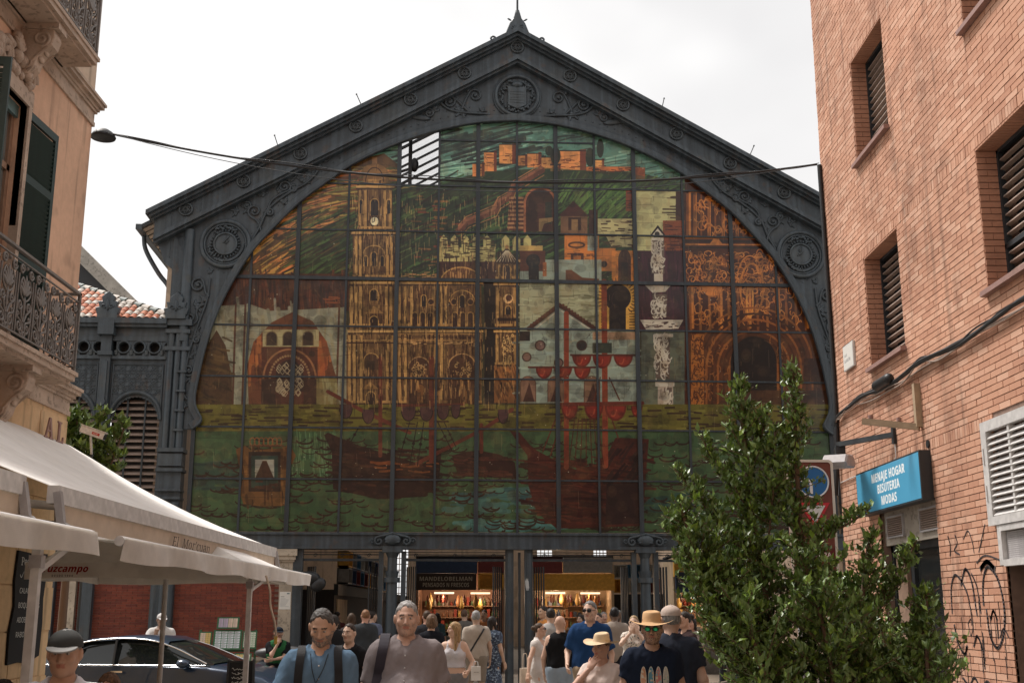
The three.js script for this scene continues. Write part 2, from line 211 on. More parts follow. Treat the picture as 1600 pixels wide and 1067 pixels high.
  for (const x of [648, 660, 672]) opening(x, 488, 9, 24, [56, 36, 30]); for (const x of [711, 723, 735]) opening(x, 488, 9, 24, [56, 36, 30]); opening(662, 461, 8, 18); opening(722, 461, 9, 20); for (const [x, y] of [[673, 472], [709, 472], [735, 472]]) { disc(TAN, x, y, 5.6); disc([58, 38, 30], x, y, 4.2); } line(GOLD, 1.4, arc(722, 472, 20, 18, Math.PI, 2 * Math.PI));
  tower(620, 752, 516, 634, [0.03, 0.1, 0.46, 0.53, 0.94]); for (let i = 0; i < 4; i++) line(i % 2 ? BR : [158, 120, 70], 1.8, [[622, 522 + i * 5], [748, 522 + i * 5]]); dashes([170, 134, 84], 624, 534, 746, 538, 30, 5, 2);
  for (const [x, w] of [[655, 34], [722, 44]]) { poly([74, 48, 32], [[x - w / 2, 632], [x - w / 2, 574], ...arc(x, 574, w / 2, w / 2, Math.PI, 2 * Math.PI), [x + w / 2, 632]]); line([156, 120, 76], 2, arc(x, 575, w / 2, w / 2, Math.PI, 2 * Math.PI)); for (let i = 0; i < 26; i++) line([162, 128, 80], 1.3, arc(x + (r() - 0.5) * w * 0.6, 578 + (r() - 0.5) * 22, 2.4, 2.4, r() * 6, r() * 6 + 2, 5)); opening(x + 2, 600, 12, 30, [108, 70, 36], [58, 36, 24]); }
  strokes([[158, 116, 66], [92, 60, 38], [64, 40, 28]], 622, 594, 750, 632, 60, 1.55, 22, 2.4);
  // narrow minaret tower
  rect([30, 27, 26], 757, 440, 779, 632); tower(775, 810, 406, 440, [0.15, 0.85]); poly([60, 42, 34], [[772, 410], [792, 386], [811, 410]]); for (let i = 0; i < 8; i++) line([190, 174, 140], 1.2, [[776 + i * 4.6, 409], [790 + i * 0.6, 392]]); opening(792, 414, 11, 24, [56, 42, 38]); disc(TAN, 792, 386, 3);
  tower(774, 808, 442, 514, [0.1, 0.9]); disc([196, 158, 108], 794, 467, 7.5); disc([80, 50, 40], 795, 466, 5); opening(794, 478, 9, 14); rect([46, 30, 26], 776, 497, 808, 502); tower(774, 808, 516, 574, [0.08, 0.9]); for (let i = 0; i < 60; i++) line([196, 158, 98], 1.1, arc(785 + r() * 16, 524 + r() * 44, 2, 2.4, r() * 6, r() * 6 + 3, 5)); rect([124, 80, 42], 772, 574, 810, 630); strokes([[84, 52, 30], [150, 100, 52]], 774, 576, 808, 628, 30, 1.2, 18, 4);
  // keyhole arch
  rect([186, 142, 62], 936, 442, 994, 516); for (let i = 0; i < 26; i++) { const a = Math.PI * 0.75 + i / 25 * Math.PI * 1.5; line([76, 54, 30], 1.6, [[965 + 24 * Math.cos(a), 466 + 24 * Math.sin(a)], [965 + 31 * Math.cos(a), 466 + 31 * Math.sin(a)]]); } for (let i = 0; i < 7; i++) { line([76, 54, 30], 1.6, [[940, 486 + i * 4.4], [948, 486 + i * 4.4]]); line([76, 54, 30], 1.6, [[984, 486 + i * 4.4], [992, 486 + i * 4.4]]); } disc([34, 28, 28], 965, 465, 21); rect([34, 28, 28], 952, 478, 978, 516); line([60, 46, 40], 1, arc(965, 468, 9, 12, 1.6, 4.6));
  // white gabled house
  poly(PALE, [[812, 630], [812, 516], [874, 476], [938, 516], [1000, 516], [1000, 630]]); strokes([[120, 128, 112], [136, 146, 130], [112, 122, 108]], 815, 515, 998, 626, 90, 0, 30, 3); line([72, 44, 34], 7, [[826, 514], [874, 477], [930, 514]]); for (let i = 0; i < 11; i++) { disc([86, 54, 40], 830 + i * 4.3, 508 - i * 3.2, 2.2); disc([86, 54, 40], 926 - i * 4.6, 509 - i * 3.2, 2.2); } line([178, 164, 140], 1.2, [[834, 516], [874, 484], [924, 516]]); rect([34, 30, 30], 812, 518, 828, 533); rect([156, 122, 92], 926, 519, 994, 531);
  for (const [x, y, q] of [[844, 540, 8.5], [823, 558, 7.5], [873, 567, 7.5], [909, 540, 8.5]]) { disc([66, 48, 42], x, y, q); disc(q > 8 && x > 900 ? [46, 42, 40] : [110, 84, 74], x, y, q - 2); }
  for (const x of [825, 868, 925]) { opening(x, 588, 24, 40, [122, 90, 70], [90, 62, 48]); poly([70, 44, 36], [[x - 8, 628], [x + 2, 598], [x + 10, 628]]); }
  // carved fountain column
  rect([84, 88, 74], 1002, 518, 1075, 640); for (let i = 0; i < 26; i++) rect(jit([84, 86, 70], 34), 1004 + r() * 50, 520 + r() * 104, 1022 + r() * 50, 534 + r() * 104, 0.7);
  const STN = [168, 158, 140], shaft = (x, y0, y1, w) => { rect([92, 76, 66], x - w / 2, y0, x + w / 2, y1); for (let i = 0; i < (y1 - y0) * 0.9; i++) { const yy = y0 + r() * (y1 - y0), xx = x + (r() - 0.5) * w; line(STN, 1.8, arc(xx, yy, w * 0.16, 3 + r() * 6, r() * 3, r() * 3 + 2.4, 6)); } };
  poly(DK, [[1016, 368], [1028, 352], [1040, 368]]); poly(STN, [[1019, 368], [1028, 357], [1037, 368]]); disc([50, 44, 40], 1027, 366, 4); shaft(1028, 372, 428, 20); rect(STN, 1018, 371, 1037, 376); rect(STN, 1022, 428, 1036, 440); poly(STN, [[1006, 444], [1050, 444], [1040, 456], [1020, 458]]); shaft(1031, 460, 496, 22); poly(STN, [[1000, 500], [1068, 500], [1060, 514], [1010, 516]]); dashes([70, 50, 46], 1006, 504, 1060, 513, 18, 6, 2); shaft(1036, 524, 592, 22); rect(STN, 1022, 522, 1052, 527); rect(STN, 1024, 596, 1054, 604); rect([150, 134, 116], 1028, 604, 1052, 640); shaft(1044, 606, 640, 12); poly(STN, [[1022, 646], [1030, 638], [1054, 638], [1058, 646]]);
  // carved golden portal
  rect([70, 34, 18], 1070, 270, 1330, 640); const GO = [176, 108, 46], GD = [128, 74, 32];
  for (let i = 0; i < 15; i++) { const x = 1074 + i * 11; line(jit(GD), 3, [[x, 285 + r() * 30], [x, 372]]); if (i % 2) line(GO, 2, [[x + 3, 300], [x + 3, 372]]); } line(GO, 3, [[1078, 300], [1110, 300]]); line(GO, 4, [[1078, 302], [1078, 366]]); for (let i = 0; i < 70; i++) line(jit(GO, 40), 1.8, arc(1090 + r() * 90, 310 + r() * 60, 3 + r() * 5, 3 + r() * 7, r() * 6, r() * 6 + 2.5, 6)); for (let k = 0; k < 4; k++) line(k % 2 ? DK : GO, 2.4, [[1072, 372 + k * 5], [1215, 373 + k * 5]]); poly(GO, [[1108, 383], [1119, 368], [1130, 383]]);
  for (let i = 0; i < 330; i++) { const x = 1074 + r() * 150, y = 396 + r() * 60; line(jit(r() < 0.7 ? GO : GD, 40), 1.6, arc(x, y, 2 + r() * 5, 2 + r() * 5, r() * 6, r() * 6 + 3, 6)); } line(GO, 2, [[1150, 440], ...arc(1172, 440, 20, 40, Math.PI, 1.5 * Math.PI)]); line(GO, 2, [[1194, 440], ...arc(1172, 440, 20, 40, 2 * Math.PI, 1.5 * Math.PI)]);
  for (let i = 0; i < 13; i++) { const x = 1078 + i * 15; line(jit(GD), 4, [[x, 450], [x + 2, 515]]); if (i % 3 === 0) line(GO, 4, [[x + 4, 450], [x + 5, 512]]); } poly(GO, arc(1113, 446, 16, 18, 0, Math.PI)); for (let i = 0; i < 120; i++) line(jit(GO, 40), 1.5, arc(1080 + r() * 180, 448 + r() * 62, 2 + r() * 5, 3 + r() * 6, r() * 6, r() * 6 + 2.5, 6)); line([170, 104, 40], 3, arc(1175, 452, 18, 40, 0, 6.28)); line([182, 120, 50], 3, arc(1172, 470, 5, 26, 0, 6.28));
  rect([84, 46, 22], 1076, 520, 1330, 640); for (let k = 0; k < 7; k++) { const q = 38 + k * 9; line(k % 2 ? [70, 38, 20] : [132, 76, 32], 3.4, [[1178 - q, 640], [1178 - q, 575], ...arc(1178, 575, q, q * 1.02, Math.PI, 2 * Math.PI), [1178 + q, 575], [1178 + q, 640]]); } for (let i = 0; i < 110; i++) line([140, 84, 36], 1.3, arc(1082 + r() * 150, 530 + r() * 100, 2 + r() * 4, 3 + r() * 5, r() * 6, r() * 6 + 2, 5)); poly([34, 24, 20], [[1142, 640], [1142, 570], ...arc(1178, 566, 36, 40, Math.PI, 2 * Math.PI), [1214, 640]]); rect([150, 88, 34], 1080, 522, 1100, 640); for (let i = 0; i < 60; i++) line([84, 44, 22], 1.6, arc(1084 + r() * 16, 524 + r() * 110, 2 + r() * 4, 3 + r() * 6, r() * 6, r() * 6 + 2, 5)); rect([60, 34, 22], 1256, 560, 1290, 596); poly([66, 40, 24], [[1110, 640], [1150, 610], [1300, 610], [1330, 640]]);
  // hall with pointed arch
  rect([78, 44, 30], 300, 428, 545, 486); strokes([[60, 34, 26], [98, 54, 34], [52, 36, 30], [70, 50, 48]], 360, 432, 542, 484, 170, 1.5, 26, 3); dashes([128, 70, 40], 500, 464, 530, 474, 10, 14, 3);
  poly([132, 130, 108], [[300, 640], [340, 478], [392, 476], [420, 486], [470, 484], [541, 480], [541, 634]]); strokes([[140, 138, 116], [120, 118, 96], [128, 120, 92]], 330, 486, 540, 600, 110, 1.5, 34, 5); for (const x of [366, 381, 528]) line([84, 52, 36], 3, [[x + 2, 476], [x - 3, 632]]);
  poly([74, 52, 32], [[296, 640], [312, 560], [338, 516], [352, 540], [362, 590], [362, 640]]); strokes([[84, 62, 34], [62, 46, 28]], 300, 530, 358, 632, 60, 0.3, 20, 4);
  const arcP = [[388, 632], [386, 570], [396, 534], [424, 504], [456, 488], [488, 502], [510, 534], [522, 580], [526, 590], [526, 632]]; poly([96, 56, 34], arcP);
  within(arcP, () => { strokes([[150, 88, 46], [128, 72, 40], [92, 48, 32]], 388, 500, 412, 590, 40, 1.5, 30, 6); strokes([[156, 86, 46], [128, 66, 38]], 486, 540, 520, 574, 26, 1.5, 26, 6); rect([150, 138, 98], 410, 515, 498, 542); for (const x of [424, 450, 481]) opening(x, 518, 17, 22, [52, 40, 34], [110, 92, 64]); rect([80, 46, 34], 408, 543, 496, 632); line([140, 94, 60], 3, arc(452, 592, 41, 46, Math.PI, 2 * Math.PI)); poly([58, 40, 34], [[430, 612], [430, 592], ...arc(452, 590, 22, 28, Math.PI, 2 * Math.PI), [474, 612]]); for (let i = 0; i < 44; i++) { const x = 432 + r() * 40, y = 566 + r() * 44; line([150, 134, 104], 1.2, [[x, y], [x + 4, y + 5], [x, y + 10], [x - 4, y + 5], [x, y]]); } for (let i = 0; i < 24; i++) { const a = Math.PI * (1 + i / 23); disc([136, 104, 70], 452 + 31 * Math.cos(a), 592 + 36 * Math.sin(a), 2); } disc([56, 36, 30], 487, 553, 5); rect([62, 40, 30], 408, 592, 430, 632); rect([62, 40, 30], 474, 592, 494, 632); rect([118, 104, 62], 494, 590, 528, 632); });
  strokes([[132, 124, 84], [112, 100, 62]], 498, 594, 528, 628, 30, 1.5, 14, 3);
  // quay
  rect([96, 88, 34], 260, 632, 1330, 674); strokes([[104, 96, 38], [86, 76, 30], [112, 104, 44]], 300, 634, 1320, 672, 160, 0, 40, 4); dashes([58, 42, 24], 300, 636, 1310, 670, 150, 22, 3);
  // sea
  rect([60, 82, 52], 250, 674, 1340, 860); for (let i = 0; i < 150; i++) { const x = 295 + r() * 1000, y = 676 + r() * 150; rect(jit([60, 82, 52], 22), x, y, x + 30 + r() * 50, y + 20 + r() * 30, 0.5); }
  strokes([[84, 112, 70], [92, 120, 84]], 455, 678, 540, 740, 120, 1.55, 26, 1.2); strokes([[52, 74, 58], [44, 64, 54]], 300, 720, 400, 770, 30, 0, 50, 8);
  strokes([[60, 94, 86], [52, 82, 78], [68, 102, 92]], 700, 764, 850, 800, 34, 0, 34, 8); strokes([[64, 108, 102], [74, 118, 108]], 720, 815, 880, 828, 20, 0, 30, 7); strokes([[50, 80, 66]], 1010, 770, 1090, 800, 10, 0, 40, 8);
  for (let i = 0; i < 300; i++) { const x = 296 + r() * 1010, y = 682 + r() * 146, n = 1 + Math.floor(r() * 3), w = 7 + r() * 8; if (r() < 0.45 && y < 740 && x > 700 && x < 1000) continue; for (let k = 0; k < n; k++) line([50, 34, 22], 1.2 + r() * 1.6, arc(x + k * w * 1.7, y + k, w, w * 0.45, 0.15, Math.PI - 0.15, 8)); }
  // coat of arms in scrolled frame
  poly([104, 70, 36], [[372, 725], [368, 702], [382, 696], [392, 704], [440, 700], [452, 694], [462, 712], [456, 726], [448, 722], [450, 772], [446, 790], [412, 792], [380, 788], [374, 770], [380, 745]]); strokes([[130, 88, 44], [74, 48, 28]], 376, 702, 450, 788, 50, 1.5, 18, 3); rect([46, 32, 26], 388, 706, 438, 768); rect([40, 60, 52], 392, 712, 434, 762); rect([140, 136, 120], 398, 718, 428, 748); poly([66, 42, 28], [[398, 748], [410, 720], [416, 720], [428, 748]]); dashes([70, 44, 30], 392, 752, 432, 766, 8, 14, 4); for (let i = 0; i < 7; i++) { line([130, 80, 44], 1.6, arc(394 + i * 7, 690, 4, 6, 0, 6.28)); } line([96, 60, 36], 3, [[390, 697], [442, 697]]);
  // ships
  const HU = [44, 25, 20], MA = [96, 46, 32];
  poly(HU, [[506, 680], [512, 676], [560, 696], [614, 712], [660, 726], [690, 702], [686, 752], [664, 776], [590, 780], [520, 764], [518, 706]]); strokes([[38, 22, 18], [66, 36, 24], [52, 30, 22]], 516, 700, 686, 772, 130, 0.08, 26, 3); strokes([[128, 70, 32]], 590, 722, 680, 740, 14, 0.03, 20, 3);
  line(MA, 6, [[594, 560], [594, 712]]); line(MA, 8, [[674, 560], [674, 720]]); line(MA, 6, [[512, 612], [570, 644], [640, 676]]); line(MA, 6, [[652, 724], [760, 668], [800, 640]]); line(MA, 4, [[620, 634], [724, 632]]); for (const [x, y, w] of [[540, 642, 20], [575, 650, 18], [638, 646, 22], [666, 646, 20], [692, 644, 18], [712, 642, 14], [786, 650, 16]]) { poly([74, 48, 46], [[x - w / 2, y - 10], [x + w / 2, y - 10], ...arc(x, y - 4, w / 2, 16, 0, Math.PI)]); line(DK, 1.4, arc(x, y - 4, w / 2, 16, 0, Math.PI)); }
  for (const [a, b] of [[[640, 660], [622, 722]], [[652, 660], [640, 726]], [[662, 660], [652, 728]], [[684, 660], [706, 704]], [[694, 660], [712, 698]], [[560, 668], [548, 690]]]) { line(DK, 1.4, [a, b]); disc(DK, (a[0] + b[0]) / 2, (a[1] + b[1]) / 2, 2.4); }
  poly([50, 28, 22], [[706, 712], [726, 706], [748, 704], [780, 710], [804, 722], [808, 748], [716, 744]]); strokes([[54, 30, 24], [78, 42, 30]], 712, 712, 804, 744, 40, 0.05, 26, 3); line(MA, 6, [[752, 664], [752, 706]]);
  poly([70, 31, 22], [[796, 673], [812, 676], [832, 700], [872, 722], [900, 734], [930, 726], [952, 704], [962, 684], [1014, 686], [1008, 760], [1004, 822], [870, 826], [838, 800], [826, 760], [824, 712]]); strokes([[58, 27, 20], [86, 40, 25], [50, 25, 20], [76, 36, 24]], 830, 716, 1004, 818, 220, 0.1, 34, 3.4); poly([44, 26, 22], [[948, 756], [1002, 752], [1000, 818], [946, 820]]); strokes([[44, 26, 22]], 950, 700, 1006, 750, 24, -0.9, 26, 4);
  const MR = [124, 56, 34]; line(MR, 8, [[885, 490], [885, 730]]); line(MR, 9, [[944, 440], [946, 728]]); rect([52, 56, 46], 926, 536, 956, 552); line([80, 40, 30], 3, [[892, 555], [1000, 555]]); line([80, 40, 30], 3, [[826, 574], [930, 574]]); line([96, 42, 30], 6, [[876, 632], [1004, 630]]);
  const RED = [122, 42, 30]; for (const [x, y, w, h] of [[909, 556, 30, 18], [941, 556, 30, 20], [974, 556, 30, 18], [850, 575, 26, 17], [880, 575, 28, 16], [910, 575, 26, 18], [890, 634, 26, 22], [928, 634, 30, 22], [962, 634, 34, 24], [995, 634, 18, 18]]) { poly([96, 36, 26], [[x - w / 2, y], [x + w / 2, y], ...arc(x, y, w / 2, h, 0, Math.PI)]); poly(RED, [[x - w * 0.4, y + 1], [x + w * 0.4, y + 1], ...arc(x, y + 1, w * 0.4, h * 0.8, 0, Math.PI)]); line([150, 64, 42], 2, arc(x - w * 0.12, y + 2, w * 0.16, h * 0.6, 0.3, 2)); }
  for (let i = 0; i < 7; i++) { const x = 898 + i * 6; line([74, 40, 26], 1.6, [[x, 655], [x + (i - 3) * 3, 726]]); } for (const [a, b] of [[[868, 655], [848, 706]], [[878, 655], [860, 712]], [[952, 590], [968, 625]], [[938, 590], [928, 625]], [[956, 655], [966, 684]]]) line([90, 44, 28], 2, [a, b]);
  // mottled depth of the enamel, fine brush lines
  for (let i = 0; i < 7000; i++) { const x = 295 + r() * 1015, y = 195 + r() * 640, w = 2 + r() * 9; c.globalAlpha = 0.05 + r() * 0.1; disc(r() < 0.62 ? [14, 10, 8] : [120, 92, 56], x, y, w, w * (0.4 + r())); } c.globalAlpha = 1;
  for (let i = 0; i < 1500; i++) { const x = 295 + r() * 1015, y = 195 + r() * 450, L = 3 + r() * 12, a = r() < 0.6 ? 1.57 : r() * 3.14; line(r() < 0.62 ? [22, 14, 10] : [158, 120, 70], 0.5 + r() * 0.7, [[x, y], [x + Math.cos(a) * L, y + Math.sin(a) * L]], 0.16 + r() * 0.2); }
  for (let i = 0; i < 1500; i++) { const x = 545 + r() * 265, y = 300 + r() * 330; line(r() < 0.6 ? [24, 14, 10] : [190, 150, 92], 0.7 + r() * 0.8, [[x, y], [x + (r() - 0.5) * 2, y + 3 + r() * 14]], 0.5); }
  // seams of the single glass pieces, scratches and dirt
  for (let y = 205; y < 832; y += 13) { let x = 300 + r() * 30; while (x < 1305) { const L = 12 + r() * 40; if (r() < 0.42) line([36, 28, 22], 0.45, [[x, y + (r() - 0.5) * 6], [x + L, y + (r() - 0.5) * 6]], 0.55); if (r() < 0.4) line([36, 28, 22], 0.45, [[x, y], [x + (r() - 0.5) * 3, y + 13]], 0.55); x += L; } }
  for (let i = 0; i < 90; i++) { const x = 300 + r() * 1000, y = 300 + r() * 520; line([150, 130, 96], 0.5, [[x, y], [x + (r() - 0.5) * 3, y + 6 + r() * 22]], 0.5); }
  for (let i = 0; i < 260; i++) disc([150, 142, 120], 300 + r() * 1000, 210 + r() * 620, 0.4 + r() * 0.5);
});
glassTex.wrapS = glassTex.wrapT = THREE.ClampToEdgeWrapping;
glassTex.repeat.set(1 / GW, 1 / GH); glassTex.offset.set(-GX / GW, -GY / GH);
M.paintedGlass = mat([1, 1, 1], 0.45, { physical: true, transmission: 0.35, thickness: 0, clearcoat: 0.7, clearcoatRoughness: 0.12, specularIntensity: 0.4, map: glassTex, bumpMap: T.coarse, bumpScale: 0.006 });
// ---------------------------------------------------------------- market hall (local x along the facade, y up, front face at z = 0)
const hall = thing('market_hall', 'dark iron market hall with a huge painted glass arch under a pointed gable', 'market hall', [0.378, 0, -30], 3 * Math.PI / 180);
const RAKE = 0.5675, rakeY = (u, top) => top - RAKE * Math.abs(u);
const archPts = [[0, 14.79], [1.05, 14.7], [2.12, 14.45], [3.1, 14.1], [4.4, 13.43], [5.0, 12.97], [5.8, 12.3], [6.5, 11.52], [6.95, 10.95], [7.32, 10.3], [7.62, 9.66], [7.88, 8.89], [8.06, 8.1], [8.15, 7.5], [8.2, 7.05], [8.17, 6.82], [8.07, 6.62], [8.0, 6.48], [8.06, 6.36], [8.22, 6.24]];
const archCurve = new THREE.CatmullRomCurve3(archPts.map(([u, v]) => V(u, v, 0)));
const archR = archCurve.getPoints(70).map((p) => [p.x, p.y]);
const archAll = [...archR.slice().reverse().map(([u, v]) => [-u, v]), ...archR.slice(1)]; // left foot over the crown to the right foot
{
  // frieze band under the raking cornice
  for (const s of [-1, 1]) {
    const seg = (top, bot, u0, u1) => [[s * u0, rakeY(u0, top)], [s * u1, rakeY(u1, top)], [s * u1, rakeY(u1, bot)], [s * u0, rakeY(u0, bot)]];
    new B().ext(seg(17.2, 16.5, 0, 9.5), 0.2, 0, 0, 0).build('frieze', M.iron, hall);
    const c = new B(); c.ext(seg(17.36, 17.24, 0, 9.66), 0.55, 0, 0, 0.0).ext(seg(17.24, 17.16, 0, 9.6), 0.44, 0, 0, 0.0).ext(seg(17.16, 17.1, 0, 9.56), 0.32, 0, 0, 0); c.build('raking_cornice', M.iron, hall);
    const l = new B(); l.ext(seg(16.66, 16.6, 0, 9.48), 0.3, 0, 0, 0).ext(seg(16.6, 16.5, 0, 9.47), 0.37, 0, 0, 0).ext(seg(16.5, 16.43, 0, 9.46), 0.28, 0, 0, 0); l.build('lower_moulding', M.iron, hall);
    for (let k = 1; k < 13; k++) { const u = s * (k * 0.726 + 0.36); new B().box(0.025, 0.42, 0.012, u, rakeY(u, 16.88), 0.205).build('panel_seam', M.iron, hall); }
  }
  // star rosettes along the frieze
  const rb = new B(); rb.ring(0.165, 0.028, 0, 0, 0.02, 28).ring(0.05, 0.016, 0, 0, 0.02, 16);
  for (let k = 0; k < 6; k++) { const a = k * Math.PI / 3 + Math.PI / 6, q = (k + 2) * Math.PI / 3 + Math.PI / 6; rb.bar([0.13 * Math.cos(a), 0.13 * Math.sin(a), 0.02], [0.13 * Math.cos(q), 0.13 * Math.sin(q), 0.02], 0.014, 5); }
  const rg = rb.geo();
  for (let k = -6; k <= 6; k++) { const u = k * 1.452, o = mesh('rosette', rg, M.iron, hall); o.position.set(u, 16.92 - 0.562 * Math.abs(u), 0.205); }
  // spandrel plate between lower moulding and arch
  for (const s of [-1, 1]) {
    const A = archR.map(([u, v]) => [s * u, v]);
    new B().ext([[0, 16.5], [s * 8.98, rakeY(8.98, 16.5)], [s * 8.98, 6.24], ...A.slice().reverse()], 0.1, 0, 0, -0.03).build('spandrel_plate', M.iron, hall);
    // arch rib and its rim
    const off = archCurve.getPoints(70).map((p, i, arr) => { const a = arr[Math.max(0, i - 1)], b = arr[Math.min(70, i + 1)], t = V(b.x - a.x, b.y - a.y, 0).normalize(); return [s * (p.x - t.y * 0.16), p.y + t.x * 0.16]; });
    new B().ext([...A, ...off.slice().reverse()], 0.09, 0, 0, 0.072, 0.012).tube(archR.map(([u, v]) => [s * u, v, 0.17]), 0.035, 140, 6).build('arch_rib', M.iron, hall);
    const rv = new B(); for (let i = 3; i < 46; i++) { const p = archCurve.getPointAt(i / 66), t = archCurve.getTangentAt(i / 66); rv.ball(0.022, s * (p.x - t.y * 0.34), p.y + t.x * 0.34, 0.072, 1, 1, 0.7, 0, 6); if (i % 3 === 0) rv.ball(0.022, s * (p.x - t.y * 0.5), p.y + t.x * 0.5, 0.072, 1, 1, 0.7, 0, 6); } rv.build('rivets', M.iron, hall).userData.kind = 'stuff';
    // side wreath medallion
    const md = new B(); md.ring(0.62, 0.055, 0, 0, 0.05, 48).ring(0.54, 0.03, 0, 0, 0.03, 48).ring(0.29, 0.03, 0, 0, 0.05, 32); for (let k = 0; k < 28; k++) { const a = k / 28 * 6.283; md.ball(0.045, 0.36 * Math.cos(a), 0.36 * Math.sin(a), 0.04, 1, 0.5, 0.8, a, 6); } md.cyl(0.26, 0.26, 0.03, 0, 0, 0.02, 28, Math.PI / 2);
    for (let k = 0; k < 40; k++) { const a = (k < 20 ? 0.9 : 3.4) + (k % 20) / 20 * 1.5; md.ball(0.035, (0.45 + rr(-0.05, 0.04)) * Math.cos(a), (0.45 + rr(-0.05, 0.04)) * Math.sin(a), 0.05, 1, 1, 0.8, 0, 6); }
    for (let k = 0; k < 14; k++) { const a = 4.3 + k / 14 * 1.9; md.leaf(0.44 * Math.cos(a), 0.44 * Math.sin(a), 0.04, 0.13, 0.07, a + 1.3, 0.03); }
    for (let k = 0; k < 4; k++) md.leaf(rr(-0.15, 0.05), rr(-0.15, 0.1), 0.04, 0.16, 0.05, 0.9, 0.03);
    const mo = md.build('medallion', M.iron, hall); mo.position.set(s * 7.66, 11.13, 0.075);
    // leaf scrolls above and below the medallion
    const sc = new B(), z = 0.09;
    const vol = (x, y, r, a, d, tail) => { sc.spiral(x, y, z, r, 1.5, a, d, 0.032, tail); sc.ball(0.05, x, y, z, 1, 1, 0.8, 0, 6); };
    const curl = (x, y, n, a0, R) => { for (let k = 0; k < n + 4; k++) sc.leaf(x, y, z - 0.025, R * (0.72 + 0.3 * Math.sin(k * 1.9)), R * 0.3, a0 + (k - n / 2 - 2) * 0.36, 0.035); sc.ball(R * 0.22, x, y, z, 1, 1, 0.5, 0, 7); };
    vol(6.95, 12.05, 0.16, -1, 1, [[6.75, 11.5, z], [6.82, 11.7, z], [6.9, 11.8, z]]); vol(6.2, 12.75, 0.15, 3.6, -1, [[6.6, 11.95, z], [6.55, 12.3, z], [6.35, 12.5, z]]); vol(6.55, 12.02, 0.1, 0, 1); curl(7.1, 12.15, 5, 0.4, 0.24); curl(6.2, 12.3, 5, 2.2, 0.22); sc.tube([[7.0, 11.2, z], [6.8, 11.6, z], [6.6, 12.1, z], [6.05, 12.6, z], [5.65, 12.85, z], [5.35, 13.2, z], [5.3, 13.4, z]], 0.035, 30, 5); curl(5.75, 12.95, 6, 2.4, 0.3); curl(5.5, 13.05, 5, 0.9, 0.25); curl(5.35, 13.3, 4, 2.4, 0.16);
    vol(8.3, 10.0, 0.17, 2, -1, [[8.0, 9.7, z], [8.1, 9.8, z], [8.13, 9.95, z]]); vol(8.45, 9.1, 0.18, 2.4, 1, [[8.1, 9.5, z], [8.25, 9.4, z]]); vol(8.62, 8.4, 0.16, 1, -1); vol(8.4, 7.75, 0.15, 3, 1); curl(8.1, 9.6, 5, 0.9, 0.2); curl(8.62, 9.75, 5, -0.4, 0.22); curl(8.2, 8.6, 5, 1.2, 0.24); curl(8.5, 8.1, 6, 2.2, 0.24); curl(8.5, 7.4, 5, 1, 0.22); sc.tube([[8.0, 10.2, z], [8.05, 9.6, z], [8.25, 8.9, z], [8.42, 8.2, z], [8.5, 7.5, z], [8.55, 7.1, z]], 0.03, 26, 5);
    for (const [x, y, n2, a, R2] of [[8.3, 9.4, 5, 2.6, 0.24], [8.6, 9.0, 5, 0.2, 0.2], [8.3, 8.75, 4, 3.4, 0.2], [8.6, 8.7, 5, 1.2, 0.2], [8.25, 8.2, 5, 2.8, 0.2], [8.62, 7.9, 5, 0.4, 0.2], [8.35, 7.45, 4, 2.6, 0.2], [8.6, 7.1, 5, 1.4, 0.2], [8.45, 6.8, 4, 1.6, 0.18], [8.55, 10.35, 4, 0.6, 0.2], [8.05, 10.35, 3, 2.4, 0.16], [7.4, 12.05, 4, 0.2, 0.22], [7.2, 12.4, 3, 0.9, 0.16], [6.75, 12.5, 4, 1.4, 0.2], [6.35, 12.6, 4, 2.6, 0.2], [6.0, 12.95, 4, 1.2, 0.2], [5.75, 13.25, 4, 0.6, 0.2], [5.15, 13.5, 3, 2.2, 0.14], [6.85, 11.75, 4, 3.0, 0.16]]) curl(x, y, n2, a, R2);
    for (const [x, y, r2, a, d2] of [[8.6, 9.45, 0.1, 1, 1], [8.25, 8.55, 0.1, 3, -1], [8.6, 7.5, 0.11, 2, 1], [8.35, 7.1, 0.1, 0, -1], [7.15, 12.2, 0.1, 1, 1], [5.95, 12.7, 0.1, 2, -1]]) vol(x, y, r2, a, d2);
    // scrolls beside the crest
    sc.tube([[0.75, 14.95, z], [1.2, 14.98, z], [1.55, 15.0, z], [1.9, 15.1, z], [2.1, 15.28, z]], 0.035, 24, 5); vol(1.15, 15.5, 0.17, 0.2, 1, [[1.5, 15.1, z], [1.42, 15.35, z]]); vol(1.85, 15.3, 0.15, 2, 1, [[1.3, 15.0, z], [1.5, 15.2, z], [1.7, 15.4, z]]); curl(1.35, 15.65, 4, 1.7, 0.24); curl(1.5, 15.05, 5, -0.6, 0.26); curl(2.3, 15.0, 7, 1.2, 0.28); vol(2.4, 14.95, 0.12, 1, 1); sc.leaf(2.35, 14.78, z, 0.6, 0.16, 0.15); sc.ball(0.06, 2.95, 14.92, z); curl(0.95, 15.05, 4, 2, 0.15);
    const so = (s < 0 ? sc.mirrorX() : sc).build('scroll_ornament', M.iron, hall);
    so.position.z = 0.01;
